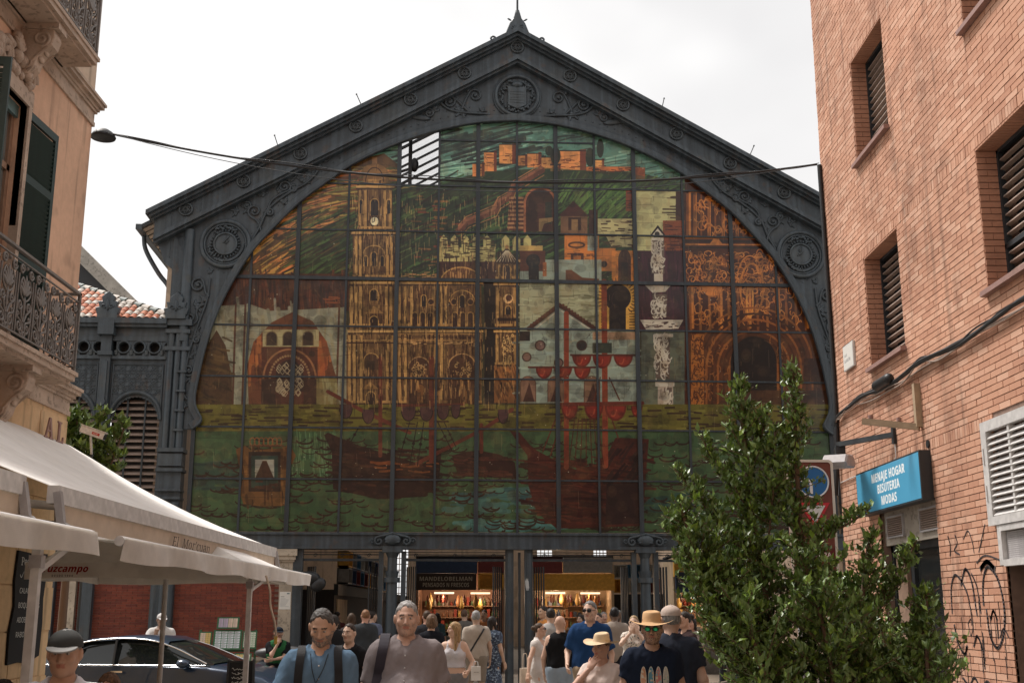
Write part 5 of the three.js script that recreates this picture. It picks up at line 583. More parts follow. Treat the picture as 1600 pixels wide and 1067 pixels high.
// metal letters left on the wall above the awning
{ const font = await new FontLoader().loadAsync('fonts/droid/droid_serif_bold.typeface.json').catch(() => null); const f2 = font || await new FontLoader().loadAsync('fonts/droid/droid_sans_bold.typeface.json');
  [['A', -14.85, 'thin bronze letter A standing above the awning on the ochre wall'], ['L', -15.25, 'thin bronze letter L beside the wall corner above the awning']].forEach(([ch, z, lab]) => { const g = new TextGeometry(ch, { font: f2, size: 0.27, depth: 0.02, curveSegments: 4 }); const o = mesh(numbered('wall_letter'), boxUV(g.toNonIndexed()), M.sill); o.position.set(XL + 0.12, 3.88, z + 0.1); o.rotation.y = Math.PI / 2; tag(o, lab, 'letter', 'wall letters'); }); }
// round lamp at the corner
{ const s = thing('corner_lamp', 'dark saucer lamp fixed to the corner of the salmon building', 'lamp', [XL + 0.12, 8.42, -15.95]); s.scale.setScalar(0.72); new B().lathe([[0, 0.16], [0.1, 0.15], [0.2, 0.08], [0.25, 0], [0.24, -0.03], [0.05, -0.05], [0, -0.05]], 0, 0, 0).build('shade', M.black, s); new B().bar([-0.12, 0.1, 0.1], [0, 0.12, 0], 0.025).build('arm', M.black, s); }
// chalk menu board on the wall
{ const tx = canvasTex(400, 620, (c, W, H) => { const q = rng(12); c.fillStyle = '#16161a'; c.fillRect(0, 0, W, H); for (let i = 0; i < 400; i++) { c.fillStyle = `rgba(200,200,200,${q() * 0.03})`; c.fillRect(q() * W, q() * H, 30 * q(), 8 * q()); } c.strokeStyle = c.fillStyle = '#c9c9c4'; c.font = '60px serif'; c.fillText('Pescaito', 60, 90); c.font = '40px sans-serif'; ['CALAMARES', 'BOQUERONES', 'ADOBO', 'RABO'].forEach((t, i) => c.fillText(t, 70, 240 + i * 78)); c.lineWidth = 4; c.beginPath(); for (let i = 0; i < 30; i++) c.lineTo(60 + i * 9, 140 + 16 * Math.sin(i * 0.9)); c.stroke(); });
  const s = thing('menu_board', 'black chalk menu board with wavy edge hung on the ochre wall', 'menu board', [XL, 1.8, -14.95]); const pts = [[-0.5, -0.68], [-0.2, -0.66], [0.1, -0.68], [0.46, -0.6], [0.48, -0.2], [0.44, 0.1], [0.49, 0.45], [0.46, 0.66], [0, 0.64], [-0.46, 0.66], [-0.5, 0.3], [-0.44, 0], [-0.52, -0.3]];
  const g = new B().ext(pts, 0.03).geo(); const uv = g.attributes.uv, p = g.attributes.position; for (let i = 0; i < p.count; i++) uv.setXY(i, 0.5 + p.getX(i) / 1.04, 0.5 + p.getY(i) / 1.38); const o = mesh('board', g, mat([1, 1, 1], 0.8, { map: tx }), s); o.position.x = 0.022; o.rotation.y = Math.PI / 2; }
// ---------------------------------------------------------------- terrace awnings fixed to the ochre wall
function sheetGeo(P00, P10, P11, P01, n, m, fn, th = 0.006) { // cloth grid between four corners; fn gives the sag
  const pos = [], idx = []; for (const side of [0, 1]) for (let j = 0; j <= m; j++) for (let i = 0; i <= n; i++) { const s = i / n, t = j / m; const a = [0, 1, 2].map((k) => (P00[k] * (1 - s) + P10[k] * s) * (1 - t) + (P01[k] * (1 - s) + P11[k] * s) * t); const d = fn ? fn(s, t) : 0; pos.push(a[0], a[1] + d - side * th, a[2]); }
  const N = (n + 1) * (m + 1); for (const side of [0, 1]) for (let j = 0; j < m; j++) for (let i = 0; i < n; i++) { const a = side * N + j * (n + 1) + i, b = a + 1, c = a + n + 1, d = c + 1; side ? idx.push(a, b, c, b, d, c) : idx.push(a, c, b, b, c, d); }
  const g = new THREE.BufferGeometry(); g.setAttribute('position', new THREE.Float32BufferAttribute(pos, 3)); g.setIndex(idx); g.computeVertexNormals(); return boxUV(g.toNonIndexed());
}
function strip(P, Q, h0, h1, wob, seed) { // hanging valance from P to Q
  const q = rng(seed), pos = [], idx = [], n = 60; const ph = q() * 6; const L = Math.hypot(Q[0] - P[0], Q[2] - P[2]); const nx = (Q[2] - P[2]) / L, nz = -(Q[0] - P[0]) / L;
  for (const side of [0, 1]) for (let j = 0; j <= 5; j++) for (let i = 0; i <= n; i++) { const s = i / n, t = j / 5, w = wob * t * (Math.sin(s * L * 5 + ph) + 0.5 * Math.sin(s * L * 11.3 + ph)) + side * 0.004; pos.push(P[0] + (Q[0] - P[0]) * s + nx * w, P[1] + (Q[1] - P[1]) * s - t * (h0 + (h1 - h0) * s) - 0.012 * t * Math.sin(s * L * 3.1), P[2] + (Q[2] - P[2]) * s + nz * w); }
  const N = 6 * (n + 1); for (const side of [0, 1]) for (let j = 0; j < 5; j++) for (let i = 0; i < n; i++) { const a = side * N + j * (n + 1) + i, b = a + 1, c = a + n + 1, d = c + 1; side ? idx.push(a, b, c, b, d, c) : idx.push(a, c, b, b, c, d); }
  const g = new THREE.BufferGeometry(); g.setAttribute('position', new THREE.Float32BufferAttribute(pos, 3)); g.setIndex(idx); g.computeVertexNormals(); return boxUV(g.toNonIndexed());
}
function awning(label, z0, z1, posts, words) {
  const o = thing('awning', label, 'awning', [0, 0, 0], 0, 'terrace awnings');
  const xb = -3.04, yb = 2.55, xw = XL + 0.06, yw = 3.92; // front bar and wall line
  const q = rng(Math.round(-z0 * 10));
  mesh('canopy', sheetGeo([xw, yw, z0], [xb, yb, z0], [xb, yb, z1], [xw, yw, z1], 20, 44, (s, t) => -0.1 * Math.sin(Math.PI * s) - 0.03 * Math.sin(t * 30) * s * (1 - s) + 0.012 * noise3(s * 8, t * 22, 3) - 0.05 * Math.sin(Math.PI * t) * s), M.canvas, o);
  new B().span(xb - 0.03, xb + 0.05, yb - 0.11, yb + 0.01, z0, z1).build('front_bar', M.whiteMetal, o);
  mesh('tan_valance', strip([xb + 0.03, yb - 0.11, z1], [xb + 0.03, yb - 0.11, z0], 0.2, 0.2, 0.012, 4), M.canvasTan, o);
  // drop sheet to a second bar with its own valance
  const x2 = -2.56, y2 = 2.19; mesh('drop_sheet', sheetGeo([xb + 0.04, yb - 0.29, z0], [x2, y2, z0], [x2, y2, z1], [xb + 0.04, yb - 0.29, z1], 8, 40, (s, t) => -0.02 * Math.sin(Math.PI * s) + 0.02 * noise3(s * 4, t * 18, 8)), M.canvas, o);
  new B().bar([x2, y2, z0], [x2, y2, z1], 0.035, 10).build('roller_bar', M.whiteMetal, o);
  mesh('valance', strip([x2 + 0.04, y2 + 0.02, z1], [x2 + 0.04, y2 + 0.02, z0], 0.15, 0.15, 0.02, 8), M.canvas, o);
  // brackets at the bar ends
  for (const z of [z0 + 0.02, z1 - 0.02]) new B().box(0.05, 0.26, 0.05, xb + 0.06, yb - 0.16, z, 0, 0, 0.2).cyl(0.045, 0.045, 0.07, xb + 0.09, yb - 0.28, z, 12, Math.PI / 2).build('end_bracket', M.greyMetal, o);
  for (const [px, pz, ph] of posts) { new B().span(px - 0.024, px + 0.024, 0, ph, pz - 0.024, pz + 0.024).build('post', M.whiteMetal, o); new B().beam([px, ph - 0.2, pz], [x2 + 0.02, y2 - 0.02, pz + (pz < -10 ? -1.1 : -0.5)], 0.025, 0.035).build('brace', M.whiteMetal, o); new B().box(0.07, 0.07, 0.06, px, ph - 0.14, pz).build('clamp', M.greyMetal, o); }
  for (const z of [z0 + 0.5, (z0 + z1) / 2, z1 - 0.5]) new B().bar([xw, yw - 1.2, z], [xb, yb - 0.1, z], 0.03).build('folding_arm', M.whiteMetal, o);
  if (words) { const tx = canvasTex(1024, 128, (c, W, H) => { c.clearRect(0, 0, W, H); c.fillStyle = '#3a2f2a'; c.font = 'italic 92px serif'; c.save(); c.scale(1.5, 1); c.fillText("El  Mor'cuan", 20, 92); c.restore(); }); const m = mat([1, 1, 1], 0.9, { map: tx, transparent: true, alphaTest: 0.5 }); const p = panel('lettering', 1.75, 0.17, m, o, xb + 0.056, yb - 0.2, -11.6, Math.PI / 2); }
  return o;
}
awning('long cream awning lettered in dark script, ending beside the parked car', -15.85, -7.98, [[-2.58, -12.3, 2.14]], true);
awning('nearer plain cream awning above the man in the grey and black cap', -7.42, -1.5, [[-2.6, -6.7, 2.14], [-2.6, -2.5, 2.14]], false);
{ // hanging strap with a yellow hook on the far awning
  const s = thing('awning_strap', 'frayed tan strap hanging from the awning in front of the stone pier', 'strap', [-2.45, 0, -12.45]); new B().tube([[0, 2.1, 0], [0.05, 1.95, 0.01], [0.06, 1.8, 0], [0.12, 1.6, 0.01], [0.13, 1.48, 0]], 0.012, 20, 5).build('band', M.canvasTan, s); new B().box(0.03, 0.08, 0.02, 0.13, 1.45, 0).build('hook', mat([0.5, 0.33, 0.06], 0.6), s); }
{ // big square parasol under the awning
  const s = thing('parasol', 'square cream parasol with red lettering on its valance under the awnings', 'parasol', [-3.72, 0, -13.3]); const h = 1.12, y = 2.22;
  for (const [ax, az, bx, bz] of [[-h, -h, h, -h], [h, -h, h, h], [h, h, -h, h], [-h, h, -h, -h]]) { const g = new THREE.BufferGeometry(); g.setAttribute('position', new THREE.Float32BufferAttribute([ax, y, az, 0, y + 0.5, 0, bx, y, bz, ax, y - 0.006, az, bx, y - 0.006, bz, 0, y + 0.49, 0], 3)); g.computeVertexNormals(); mesh('canopy_panel', boxUV(g), M.canvas, s); mesh('valance', strip([ax, y, az], [bx, y, bz], 0.16, 0.16, 0.008, 5), M.canvas, s); }
  new B().bar([0, 0, 0], [0, y + 0.5, 0], 0.028, 12).build('pole', M.whiteMetal, s); new B().cyl(0.06, 0.06, 0.05, 0, y - 0.06, 0).build('hub', M.greyMetal, s); for (const [x, z] of [[-h, -h], [h, -h], [h, h], [-h, h]]) new B().bar([0, y - 0.05, 0], [x * 0.95, y + 0.0, z * 0.95], 0.012).build('rib', M.greyMetal, s);
  new B().box(0.6, 0.12, 0.6, 0, 0.06, 0).build('foot', M.stone, s);
  const tx = canvasTex(512, 128, (c, W, H) => { c.fillStyle = '#8d1f22'; c.font = 'italic 900 84px sans-serif'; c.save(); c.scale(1.05, 1); c.fillText('Cruzcampo', 6, 72); c.restore(); c.fillStyle = '#54403a'; c.font = 'bold 26px sans-serif'; c.fillText('D E S D E  1 9 0 4', 150, 116); }); panel('lettering', 0.56, 0.14, mat([1, 1, 1], 0.9, { map: tx, transparent: true, alphaTest: 0.5 }), s, -0.72, y - 0.085, h + 0.03); }
// ---------------------------------------------------------------- stalls inside the hall
{
  const navy = mat([0.035, 0.07, 0.16], 0.6, { map: T.grain }), maroon = mat([0.2, 0.035, 0.035], 0.6, { map: T.grain }), ochre = mat([0.7, 0.36, 0.05], 0.6, { map: T.grain }), grey = mat([0.3, 0.29, 0.28], 0.7, { map: T.grain }), white = mat([0.5, 0.49, 0.46], 0.7, { map: T.grain }), blue = mat([0.04, 0.13, 0.24], 0.6), warm = mat([0.55, 0.42, 0.28], 0.7, { map: T.plaster }), dark = mat([0.025, 0.022, 0.022], 0.7);
  const lamp = (x, y, z, I, col = [1, 0.55, 0.25], parent) => { const m = new THREE.MeshStandardMaterial({ color: 0x221100, emissive: new THREE.Color(...col), emissiveIntensity: 1.2 }); const o = new B().box(0.6, 0.05, 0.12, 0, 0, 0).build('lamp', m, parent); o.position.set(x, y, z); const l = new THREE.PointLight(new THREE.Color(...col), I, 0, 2); l.position.set(x, y - 0.1, z); l.castShadow = true; l.shadow.radius = 6; parent.add(l); };
  const stall = (label, x0, x1, z, y0, fascia, wallM, word, lampI) => { const s = thing('market_stall', label, 'market stall', [0, 0, 0], 0, 'stalls inside the hall');
    new B().span(x0, x1, 0, 3.35, z - 2.2, z - 2.1).build('back_wall', wallM, s); new B().span(x0, x0 + 0.08, 0, 3.35, z - 2.1, z).build('side_wall', wallM, s); new B().span(x1 - 0.08, x1, 0, 3.35, z - 2.1, z).build('side_wall', wallM, s); new B().span(x0, x1, 3.3, 3.4, z - 2.2, z).build('stall_roof', dark, s);
    new B().span(x0 + 0.1, x1 - 0.1, 0, 1.0, z - 0.5, z - 0.05).span(x0 + 0.08, x1 - 0.08, 1.0, 1.06, z - 0.55, z + 0.02).build('counter', grey, s);
    for (const [a, b, c, d, m, open] of fascia) { if (open) { const f = new B(); f.span(a, b, c, c + 0.05, z, z + 0.3).span(a, b, d - 0.05, d, z, z + 0.3).span(a, a + 0.05, c, d, z, z + 0.3).span(b - 0.05, b, c, d, z, z + 0.3).span(a, b, c, d, z, z + 0.03); f.build('display_box', m, s); } else new B().span(a, b, c, d, z, z + 0.25).build('fascia_board', m, s); }
    if (word) { const tx = canvasTex(512, 128, (c, W, H) => { c.fillStyle = '#33261f'; c.fillRect(0, 0, W, H); c.fillStyle = '#a89f90'; c.font = 'bold 52px sans-serif'; c.textAlign = 'center'; word[0].forEach((t, i) => { c.save(); c.translate(W / 2, 56 + i * 54); c.scale(Math.min(1, 480 / (t.length * 36)), 1); c.fillText(t, 0, 0); c.restore(); }); }); panel('lettering', word[2] - word[1], word[4] - word[3], mat([1, 1, 1], 0.6, { map: tx }), s, (word[1] + word[2]) / 2, (word[3] + word[4]) / 2, z + 0.305); new B().span(word[1] - 0.03, word[2] + 0.03, word[3] - 0.03, word[4] + 0.03, z + 0.255, z + 0.3).build('sign_board', dark, s); }
    // hanging hams, round plates and goods
    const q = rng(Math.round(x0 * 100 + 999)); for (let k = 0; k < 7; k++) { const x = x0 + 0.3 + q() * (x1 - x0 - 0.6); new B().lathe([[0, 0.0], [0.07, 0.05], [0.09, 0.16], [0.05, 0.3], [0.02, 0.38], [0, 0.4]], 0, 0, 0, 10).build('hanging_ham', mat([0.32, 0.12 + q() * 0.1, 0.06], 0.5), s).position.set(x, 1.75 + q() * 0.25, z - 0.7 - q() * 0.8); } for (let k = 0; k < 2; k++) { const o = new B().ring(0.16, 0.02, 0, 0, 0, 24).cyl(0.15, 0.15, 0.02, 0, 0, 0, 20, Math.PI / 2).build('wall_plate', M.woodFrame, s); o.position.set(x0 + 0.6 + k * (x1 - x0 - 1.2), 2.05, z - 2.05); }
    for (let k = 0; k < 16; k++) new B().box(0.08 + q() * 0.14, 0.05 + q() * 0.1, 0.2, 0, 0, 0).build('goods', mat([0.4 + q() * 0.3, 0.12 + q() * 0.2, 0.06 + q() * 0.05], 0.5), s).position.set(x0 + 0.25 + q() * (x1 - x0 - 0.5), 1.12, z - 0.3);
    // stocked shelves on the back wall, hanging goods and price cards
    for (const sy of [1.25, 1.6, 1.95]) { new B().span(x0 + 0.15, x1 - 0.15, sy - 0.03, sy, z - 2.08, z - 1.8).build('shelf', M.woodFrame, s); for (let k = 0; k * 0.13 < x1 - x0 - 0.4; k++) { const h = 0.1 + q() * 0.17, c = [[0.3, 0.05, 0.03], [0.45, 0.3, 0.08], [0.08, 0.14, 0.06], [0.4, 0.36, 0.3], [0.05, 0.07, 0.12], [0.22, 0.1, 0.05]][Math.floor(q() * 6)]; const w = 0.06 + q() * 0.05; (q() < 0.5 ? new B().span(-w / 2, w / 2, 0, h, -0.05, 0.05) : new B().lathe([[0, 0], [w / 2, 0], [w / 2, h * 0.6], [w / 5, h * 0.8], [w / 5, h], [0, h]], 0, 0, 0, 8)).build('jar', mat(c, 0.4), s).position.set(x0 + 0.22 + k * 0.13, sy, z - 1.93); } }
    for (let k = 0; k < 9; k++) { const o = new B().box(0.1, 0.07, 0.006, 0, 0, 0, -0.3).build('price_card', mat(q() < 0.6 ? [0.6, 0.58, 0.52] : [0.6, 0.42, 0.05], 0.7), s); o.position.set(x0 + 0.3 + q() * (x1 - x0 - 0.6), 1.24 + q() * 0.06, z - 0.1); const st = new B().bar([0, -0.03, 0], [0, -0.16, 0], 0.004, 4).build('card_stick', M.black, o); }
    for (let k = 0; k < 12; k++) { const o = new B().tube([[0, 0, 0], [0.02, -0.12, 0], [0, -0.24, 0.01], [-0.02, -0.12, 0], [0, 0, 0]], 0.014, 14, 5).build('sausage_loop', mat([0.22 + q() * 0.1, 0.05, 0.03], 0.5), s); o.position.set(x0 + 0.25 + q() * (x1 - x0 - 0.5), 2.26, z - 0.35 - q() * 0.5); }
    lamp((x0 + x1) / 2 - 0.5, 2.32, z - 0.8, lampI * 0.75, [1, 0.7, 0.45], s); lamp((x0 + x1) / 2 + 0.6, 2.32, z - 1.2, lampI * 0.6, [1, 0.66, 0.4], s); };
  stall('meat stall with lettered board under navy and maroon panels', -2.6, 0.05, -36, 0, [[-2.58, -0.75, 2.88, 3.3, navy], [-0.72, 0.05, 2.9, 3.3, maroon], [-0.72, 0.05, 2.4, 2.88, ochre, true]], mat([0.26, 0.14, 0.09], 0.7), [['MANDELOBELMAN', 'PENSADOS N FRESCOS'], -2.55, -0.8, 2.42, 2.84], 2.6);
  stall('stall with bright cream interior under grey, maroon and ochre boards', 0.9, 3.35, -36, 0, [[0.92, 1.8, 2.88, 3.3, maroon], [1.83, 3.3, 2.9, 3.34, grey], [0.9, 3.35, 2.38, 2.86, ochre]], warm, null, 3.5);
  stall('stall half hidden by the shrub with dark blue sign board', 5.0, 7.6, -35, 0, [[5.0, 7.6, 2.75, 3.3, ochre], [5.05, 5.95, 2.3, 2.75, navy]], warm, null, 3.2);
  { const tx = canvasTex(256, 128, (c, W, H) => { c.fillStyle = '#1d2a3c'; c.fillRect(0, 0, W, H); c.fillStyle = '#d8d4c8'; c.font = 'italic bold 60px serif'; c.fillText('Roy', 84, 82); c.font = '24px sans-serif'; c.fillText('URBA', 12, 76); c.fillText('MARR', 186, 76); }); const s = thing('blue_sign', 'dark blue stall sign with pale script beside the gate column', 'sign', [5.6, 2.62, -34.6]); new B().box(1.2, 0.5, 0.06, 0, 0, 0).build('board', navy, s); panel('face', 1.16, 0.46, mat([1, 1, 1], 0.5, { map: tx }), s, 0, 0, 0.034); }
  // left row of stalls running into the hall, with coloured boxes above
  const s = thing('stall_row', 'row of stalls running back into the hall under coloured open boxes', 'stall row', [0, 0, 0]);
  new B().span(-6.2, -4.6, 0, 2.35, -58, -33).build('stall_body', dark, s); new B().span(-4.62, -4.5, 2.2, 2.5, -58, -33).build('stall_header', M.ironDark, s); new B().span(-4.62, -4.56, 0.9, 2.1, -35.5, -33.4).build('lit_shelf', warm, s);
  const q = rng(44), cm = [navy, ochre, white, blue, maroon, grey, white]; for (let k = 0; k < 11; k++) for (let j = 0; j < 2; j++) { const z = -33.5 - k * 1.0, m = cm[Math.floor(q() * cm.length)]; const y = 2.52 + j * 0.46, b = new B(); const w = 0.94; b.span(-4.6, -4.3, y, y + 0.04, z - w, z).span(-4.6, -4.3, y + 0.4, y + 0.44, z - w, z).span(-4.6, -4.3, y, y + 0.44, z - 0.04, z).span(-4.6, -4.3, y, y + 0.44, z - w, z - w + 0.04).span(-4.62, -4.58, y, y + 0.44, z - w, z); b.build('open_box', m, s); }
  lamp(-5.0, 2.1, -34.2, 2.5, [1, 0.55, 0.28], s);
  const p2 = thing('box_stack', 'white and blue open boxes stacked on the stall roof beyond the gate', 'boxes', [3.7, 2.3, -39]); for (let k = 0; k < 4; k++) for (let j = 0; j < 2; j++) { const b = new B(), m = [blue, white, ochre, white, white, blue, maroon, white][k * 2 + j], x = k * 0.5, y = j * 0.45; b.span(x, x + 0.47, y, y + 0.03, -0.3, 0).span(x, x + 0.47, y + 0.39, y + 0.42, -0.3, 0).span(x, x + 0.03, y, y + 0.42, -0.3, 0).span(x + 0.44, x + 0.47, y, y + 0.42, -0.3, 0).span(x, x + 0.47, y, y + 0.42, -0.3, -0.27); b.build('open_box', m, p2); } p2.rotation.y = -0.5; p2.position.set(3.1, 2.35, -38.4); const st = new B().box(2.2, 2.3, 0.6, 1, -1.2, -0.3).build('support', dark, p2);
  // hanging string of black pennants at the gate
  const h = thing('black_bunting', 'crumpled black cloth hanging by the end of the awning at the gate', 'cloth', [-4.75, 2.55, -29.4]); new B().ball(0.25, 0, 0, 0, 1.2, 0.7, 0.5).ball(0.2, 0.25, -0.15, 0, 1, 0.8, 0.5, 0.5).build('cloth', M.black, h);
}

// ---------------------------------------------------------------- foliage
function leafGeo(list, seed) { // list of [x,y,z,size]; folded pointed leaves, each its own tilt
  const q = rng(seed), pos = [], col = [], nor = []; const v = V(0, 0, 0), m = new THREE.Matrix4(), Q = new THREE.Quaternion(), e = new THREE.Euler();
  const P = [[0, 0, 0], [0.26, 0.42, 0.09], [0, 0.5, 0], [-0.26, 0.42, 0.09], [0, 1, -0.1]], tri = [[0, 1, 2], [2, 1, 4], [0, 2, 3], [2, 4, 3]];
  for (const [x, y, z, s, up = 0.4] of list) { e.set(-1.2 + q() * 1.9 - up * 0.5, q() * 6.283, (q() - 0.5) * 1.4, 'YXZ'); m.compose(V(x, y, z), Q.setFromEuler(e), V(s, s, s)); const k = 0.65 + q() * 0.7, yl = q() < 0.16 ? 1.7 : 1; const c = [0.1 * k * yl * 1.1, 0.17 * k * yl, 0.042 * k]; const W = P.map((p) => V(...p).applyMatrix4(m)); for (const t of tri) { const a = W[t[0]], b = W[t[1]], d = W[t[2]], n = b.clone().sub(a).cross(d.clone().sub(a)).normalize(); for (const w of [a, b, d]) { pos.push(w.x, w.y, w.z); nor.push(n.x, n.y, n.z); col.push(...c); } } }
  const g = new THREE.BufferGeometry(); g.setAttribute('position', new THREE.Float32BufferAttribute(pos, 3)); g.setAttribute('normal', new THREE.Float32BufferAttribute(nor, 3)); g.setAttribute('color', new THREE.Float32BufferAttribute(col, 3)); return g;
}
M.leaf = new THREE.MeshPhysicalMaterial({ vertexColors: true, roughness: 0.36, specularIntensity: 1 });
function shrub(o, stems, seed, leafSize, dens) { // stems: [[x,y,z] ... points], radius of leafiness along it; twigs carry the leaves
  const q = rng(seed), L = [], wood = new B();
  for (const [pts, spread, r0, from = 0.25] of stems) {
    const c = new THREE.CatmullRomCurve3(pts.map((p) => V(...p))), len = c.getLength(); wood.add(new THREE.TubeGeometry(c, 16, r0, 6, false));
    const nt = Math.round(len * dens); for (let k = 0; k < nt; k++) { const t = from + (1 - from) * (k + q()) / nt, p = c.getPointAt(Math.min(1, t)), a = q() * 6.283, el = 0.2 + q() * 0.7, R = spread * (t > 0.75 ? (1 - t) / 0.25 * 0.6 + 0.4 : 1) * (0.5 + q() * 0.6); const d = V(Math.cos(a) * Math.cos(el), Math.sin(el), Math.sin(a) * Math.cos(el)); const e = p.clone().addScaledVector(d, R); wood.bar(p.toArray(), e.toArray(), 0.0035, 4); const nl = Math.max(4, Math.round(R * 100)); for (let i = 0; i < nl; i++) { const u = 0.15 + 0.85 * (i + q()) / nl, j = 0.028; L.push([p.x + d.x * R * u + (q() - 0.5) * j * 2, p.y + d.y * R * u + (q() - 0.5) * j * 2, p.z + d.z * R * u + (q() - 0.5) * j * 2, leafSize * (0.45 + q() * 0.9)]); } }
  }
  mesh('crown', leafGeo(L, seed + 1), M.leaf, o); wood.build('branches', mat([0.13, 0.08, 0.05], 0.85), o); return L.length;
}
{ // the big shrub in its planter in front of the brick wall
  const o = thing('potted_shrub', 'tall glossy green shrub in front of the brick wall and traffic sign', 'shrub', [2.35, 0, -9.2]);
  const S = [];
  S.push([[[-0.15, 0.6, 0], [-0.3, 1.6, 0.02], [-0.42, 2.6, 0], [-0.46, 3.5, 0]], 0.22, 0.02, 0.2], [[[0.05, 0.6, -0.05], [-0.02, 1.8, 0], [-0.04, 2.8, 0], [-0.04, 3.62, 0.02]], 0.17, 0.02, 0.2], [[[0, 0.6, 0], [-0.5, 1.3, 0.1], [-0.75, 1.9, 0.1], [-0.98, 2.5, 0.1]], 0.3, 0.018], [[[0.1, 0.6, 0], [0.3, 1.3, 0.1], [0.42, 1.9, 0], [0.5, 2.3, 0]], 0.2, 0.016, 0.1], [[[0.1, 0.5, 0.1], [0.6, 1.0, 0.2], [0.78, 1.4, 0.1], [0.92, 1.9, 0]], 0.2, 0.014, 0.1], [[[0.1, 0.5, 0], [0.6, 0.9, 0.1], [0.75, 1.2, 0], [0.85, 1.6, -0.1]], 0.22, 0.014, 0.1], [[[0, 0.5, 0.1], [-0.35, 1.05, 0.2], [-0.7, 1.6, 0.2], [-0.95, 2.2, 0.2]], 0.28, 0.014, 0.2], [[[0, 0.5, 0], [0.05, 1.2, 0.35], [-0.05, 1.8, 0.4], [-0.15, 2.15, 0.4]], 0.4, 0.016, 0.05], [[[0, 0.5, 0], [-0.3, 1.1, -0.3], [-0.4, 1.8, -0.35], [-0.5, 2.3, -0.3]], 0.36, 0.016, 0.05], [[[0, 0.5, 0], [0.35, 1.0, -0.25], [0.4, 1.5, -0.3], [0.35, 1.95, -0.3]], 0.38, 0.016, 0.05], [[[0, 0.5, 0.1], [-0.3, 0.9, 0.4], [-0.5, 1.4, 0.45], [-0.6, 1.8, 0.4]], 0.4, 0.016, 0.02], [[[0.1, 0.5, 0.1], [0.5, 0.8, 0.35], [0.7, 1.1, 0.4], [0.75, 1.5, 0.35]], 0.38, 0.016, 0.02],
    [[[-0.2, 2.0, 0], [-0.6, 2.3, 0.05], [-0.9, 2.7, 0], [-1.0, 2.82, 0]], 0.1, 0.008, 0.2], [[[-0.03, 2.2, 0], [0.25, 2.35, 0], [0.38, 2.42, 0], [0.5, 2.5, 0]], 0.08, 0.008, 0.2], [[[-0.42, 2.5, 0], [-0.68, 2.85, 0], [-0.78, 3.08, 0]], 0.08, 0.008, 0.2], [[[-0.3, 2.2, 0], [-0.25, 2.7, 0.1], [-0.22, 3.1, 0.1]], 0.13, 0.008, 0.2], [[[-0.44, 2.8, 0], [-0.3, 3.1, 0], [-0.24, 3.3, 0]], 0.08, 0.008, 0.2], [[[0.3, 1.6, 0], [0.65, 1.9, 0], [0.85, 2.25, 0]], 0.1, 0.008, 0.2]);
  for (const t of S) t[1] *= 1.3; shrub(o, S, 515, 0.066, 56);
  new B().lathe([[0, 0], [0.42, 0], [0.46, 0.05], [0.5, 0.5], [0.54, 0.52], [0.54, 0.58], [0.46, 0.58], [0.44, 0.5], [0, 0.5]], 0.1, 0, 0.05, 28).build('pot', mat([0.36, 0.15, 0.08], 0.8, { map: T.stone }), o);
}
{ // lower planting between shrub and shopfront
  const o = thing('trough_plant', 'low leafy plant in a trough below the shop window', 'plant', [4.15, 0, -13.3]); const S = []; const q = rng(61); for (let k = 0; k < 9; k++) { const z = -0.8 + k * 0.2; S.push([[[0, 0.5, z], [(q() - 0.5) * 0.4, 0.9, z + 0.05], [(q() - 0.5) * 0.7, 1.35 + q() * 0.4, z + (q() - 0.5) * 0.3]], 0.24, 0.01, 0.1]); } shrub(o, S, 616, 0.06, 26); new B().span(-0.22, 0.22, 0, 0.5, -0.95, 0.95).build('trough', mat([0.05, 0.1, 0.13], 0.6, { map: T.grain }), o);
}
{ // laurel behind the corner of the ochre building
  const o = thing('corner_tree', 'small laurel tree behind the corner of the ochre building', 'tree', [-6.75, 0, -18.6]); const S = []; const q = rng(91); for (let k = 0; k < 11; k++) { const a = q() * 6.28, r = 0.15 + q() * 0.55; S.push([[[0, 2.4, 0], [Math.cos(a) * r * 0.5, 3.2, Math.sin(a) * r * 0.5], [Math.cos(a) * r, 3.9 + q() * 0.9, Math.sin(a) * r], [Math.cos(a) * r * 1.35, 4.2 + q() * 0.75, Math.sin(a) * r * 1.3]], 0.34, 0.016, 0.2]); } shrub(o, S, 919, 0.13, 15); new B().cyl(0.05, 0.08, 3.2, 0, 1.6, 0, 10).build('trunk', mat([0.13, 0.08, 0.05], 0.85), o);
}
{ // surveillance camera by the tree
  const s = thing('security_camera', 'white security camera with red print pointing out beside the laurel', 'camera', [-6.3, 4.42, -18.0]); const b = new B(); b.box(0.62, 0.17, 0.17, 0, 0, 0); const o = b.build('housing', M.whiteMetal, s); o.rotation.z = -0.33; const v = new B().box(0.66, 0.02, 0.2, 0, 0.1, 0).build('visor', M.whiteMetal, s); v.rotation.z = -0.33; const le = new B().cyl(0.07, 0.07, 0.04, 0.3, -0.105, 0, 14, 0, Math.PI / 2 - 0.33).build('lens', M.black, s); const tx = canvasTex(128, 48, (c) => { c.fillStyle = '#a3201c'; c.fillRect(0, 0, 128, 48); c.fillStyle = '#e8e0d8'; c.font = 'bold 30px sans-serif'; c.fillText('CCTV', 22, 36); }); const l = panel('print', 0.2, 0.06, mat([1, 1, 1], 0.5, { map: tx }), s, 0.1, -0.04, 0.088); l.rotation.z = -0.33; new B().bar([-0.05, -0.08, 0], [-0.1, -0.5, -0.3], 0.03).build('mount', M.whiteMetal, s); s.scale.setScalar(0.62); new B().bar([-0.1, -0.45, -0.3], [-0.1, -7.1, -0.3], 0.035).build('pole', M.ironDark, s);
}
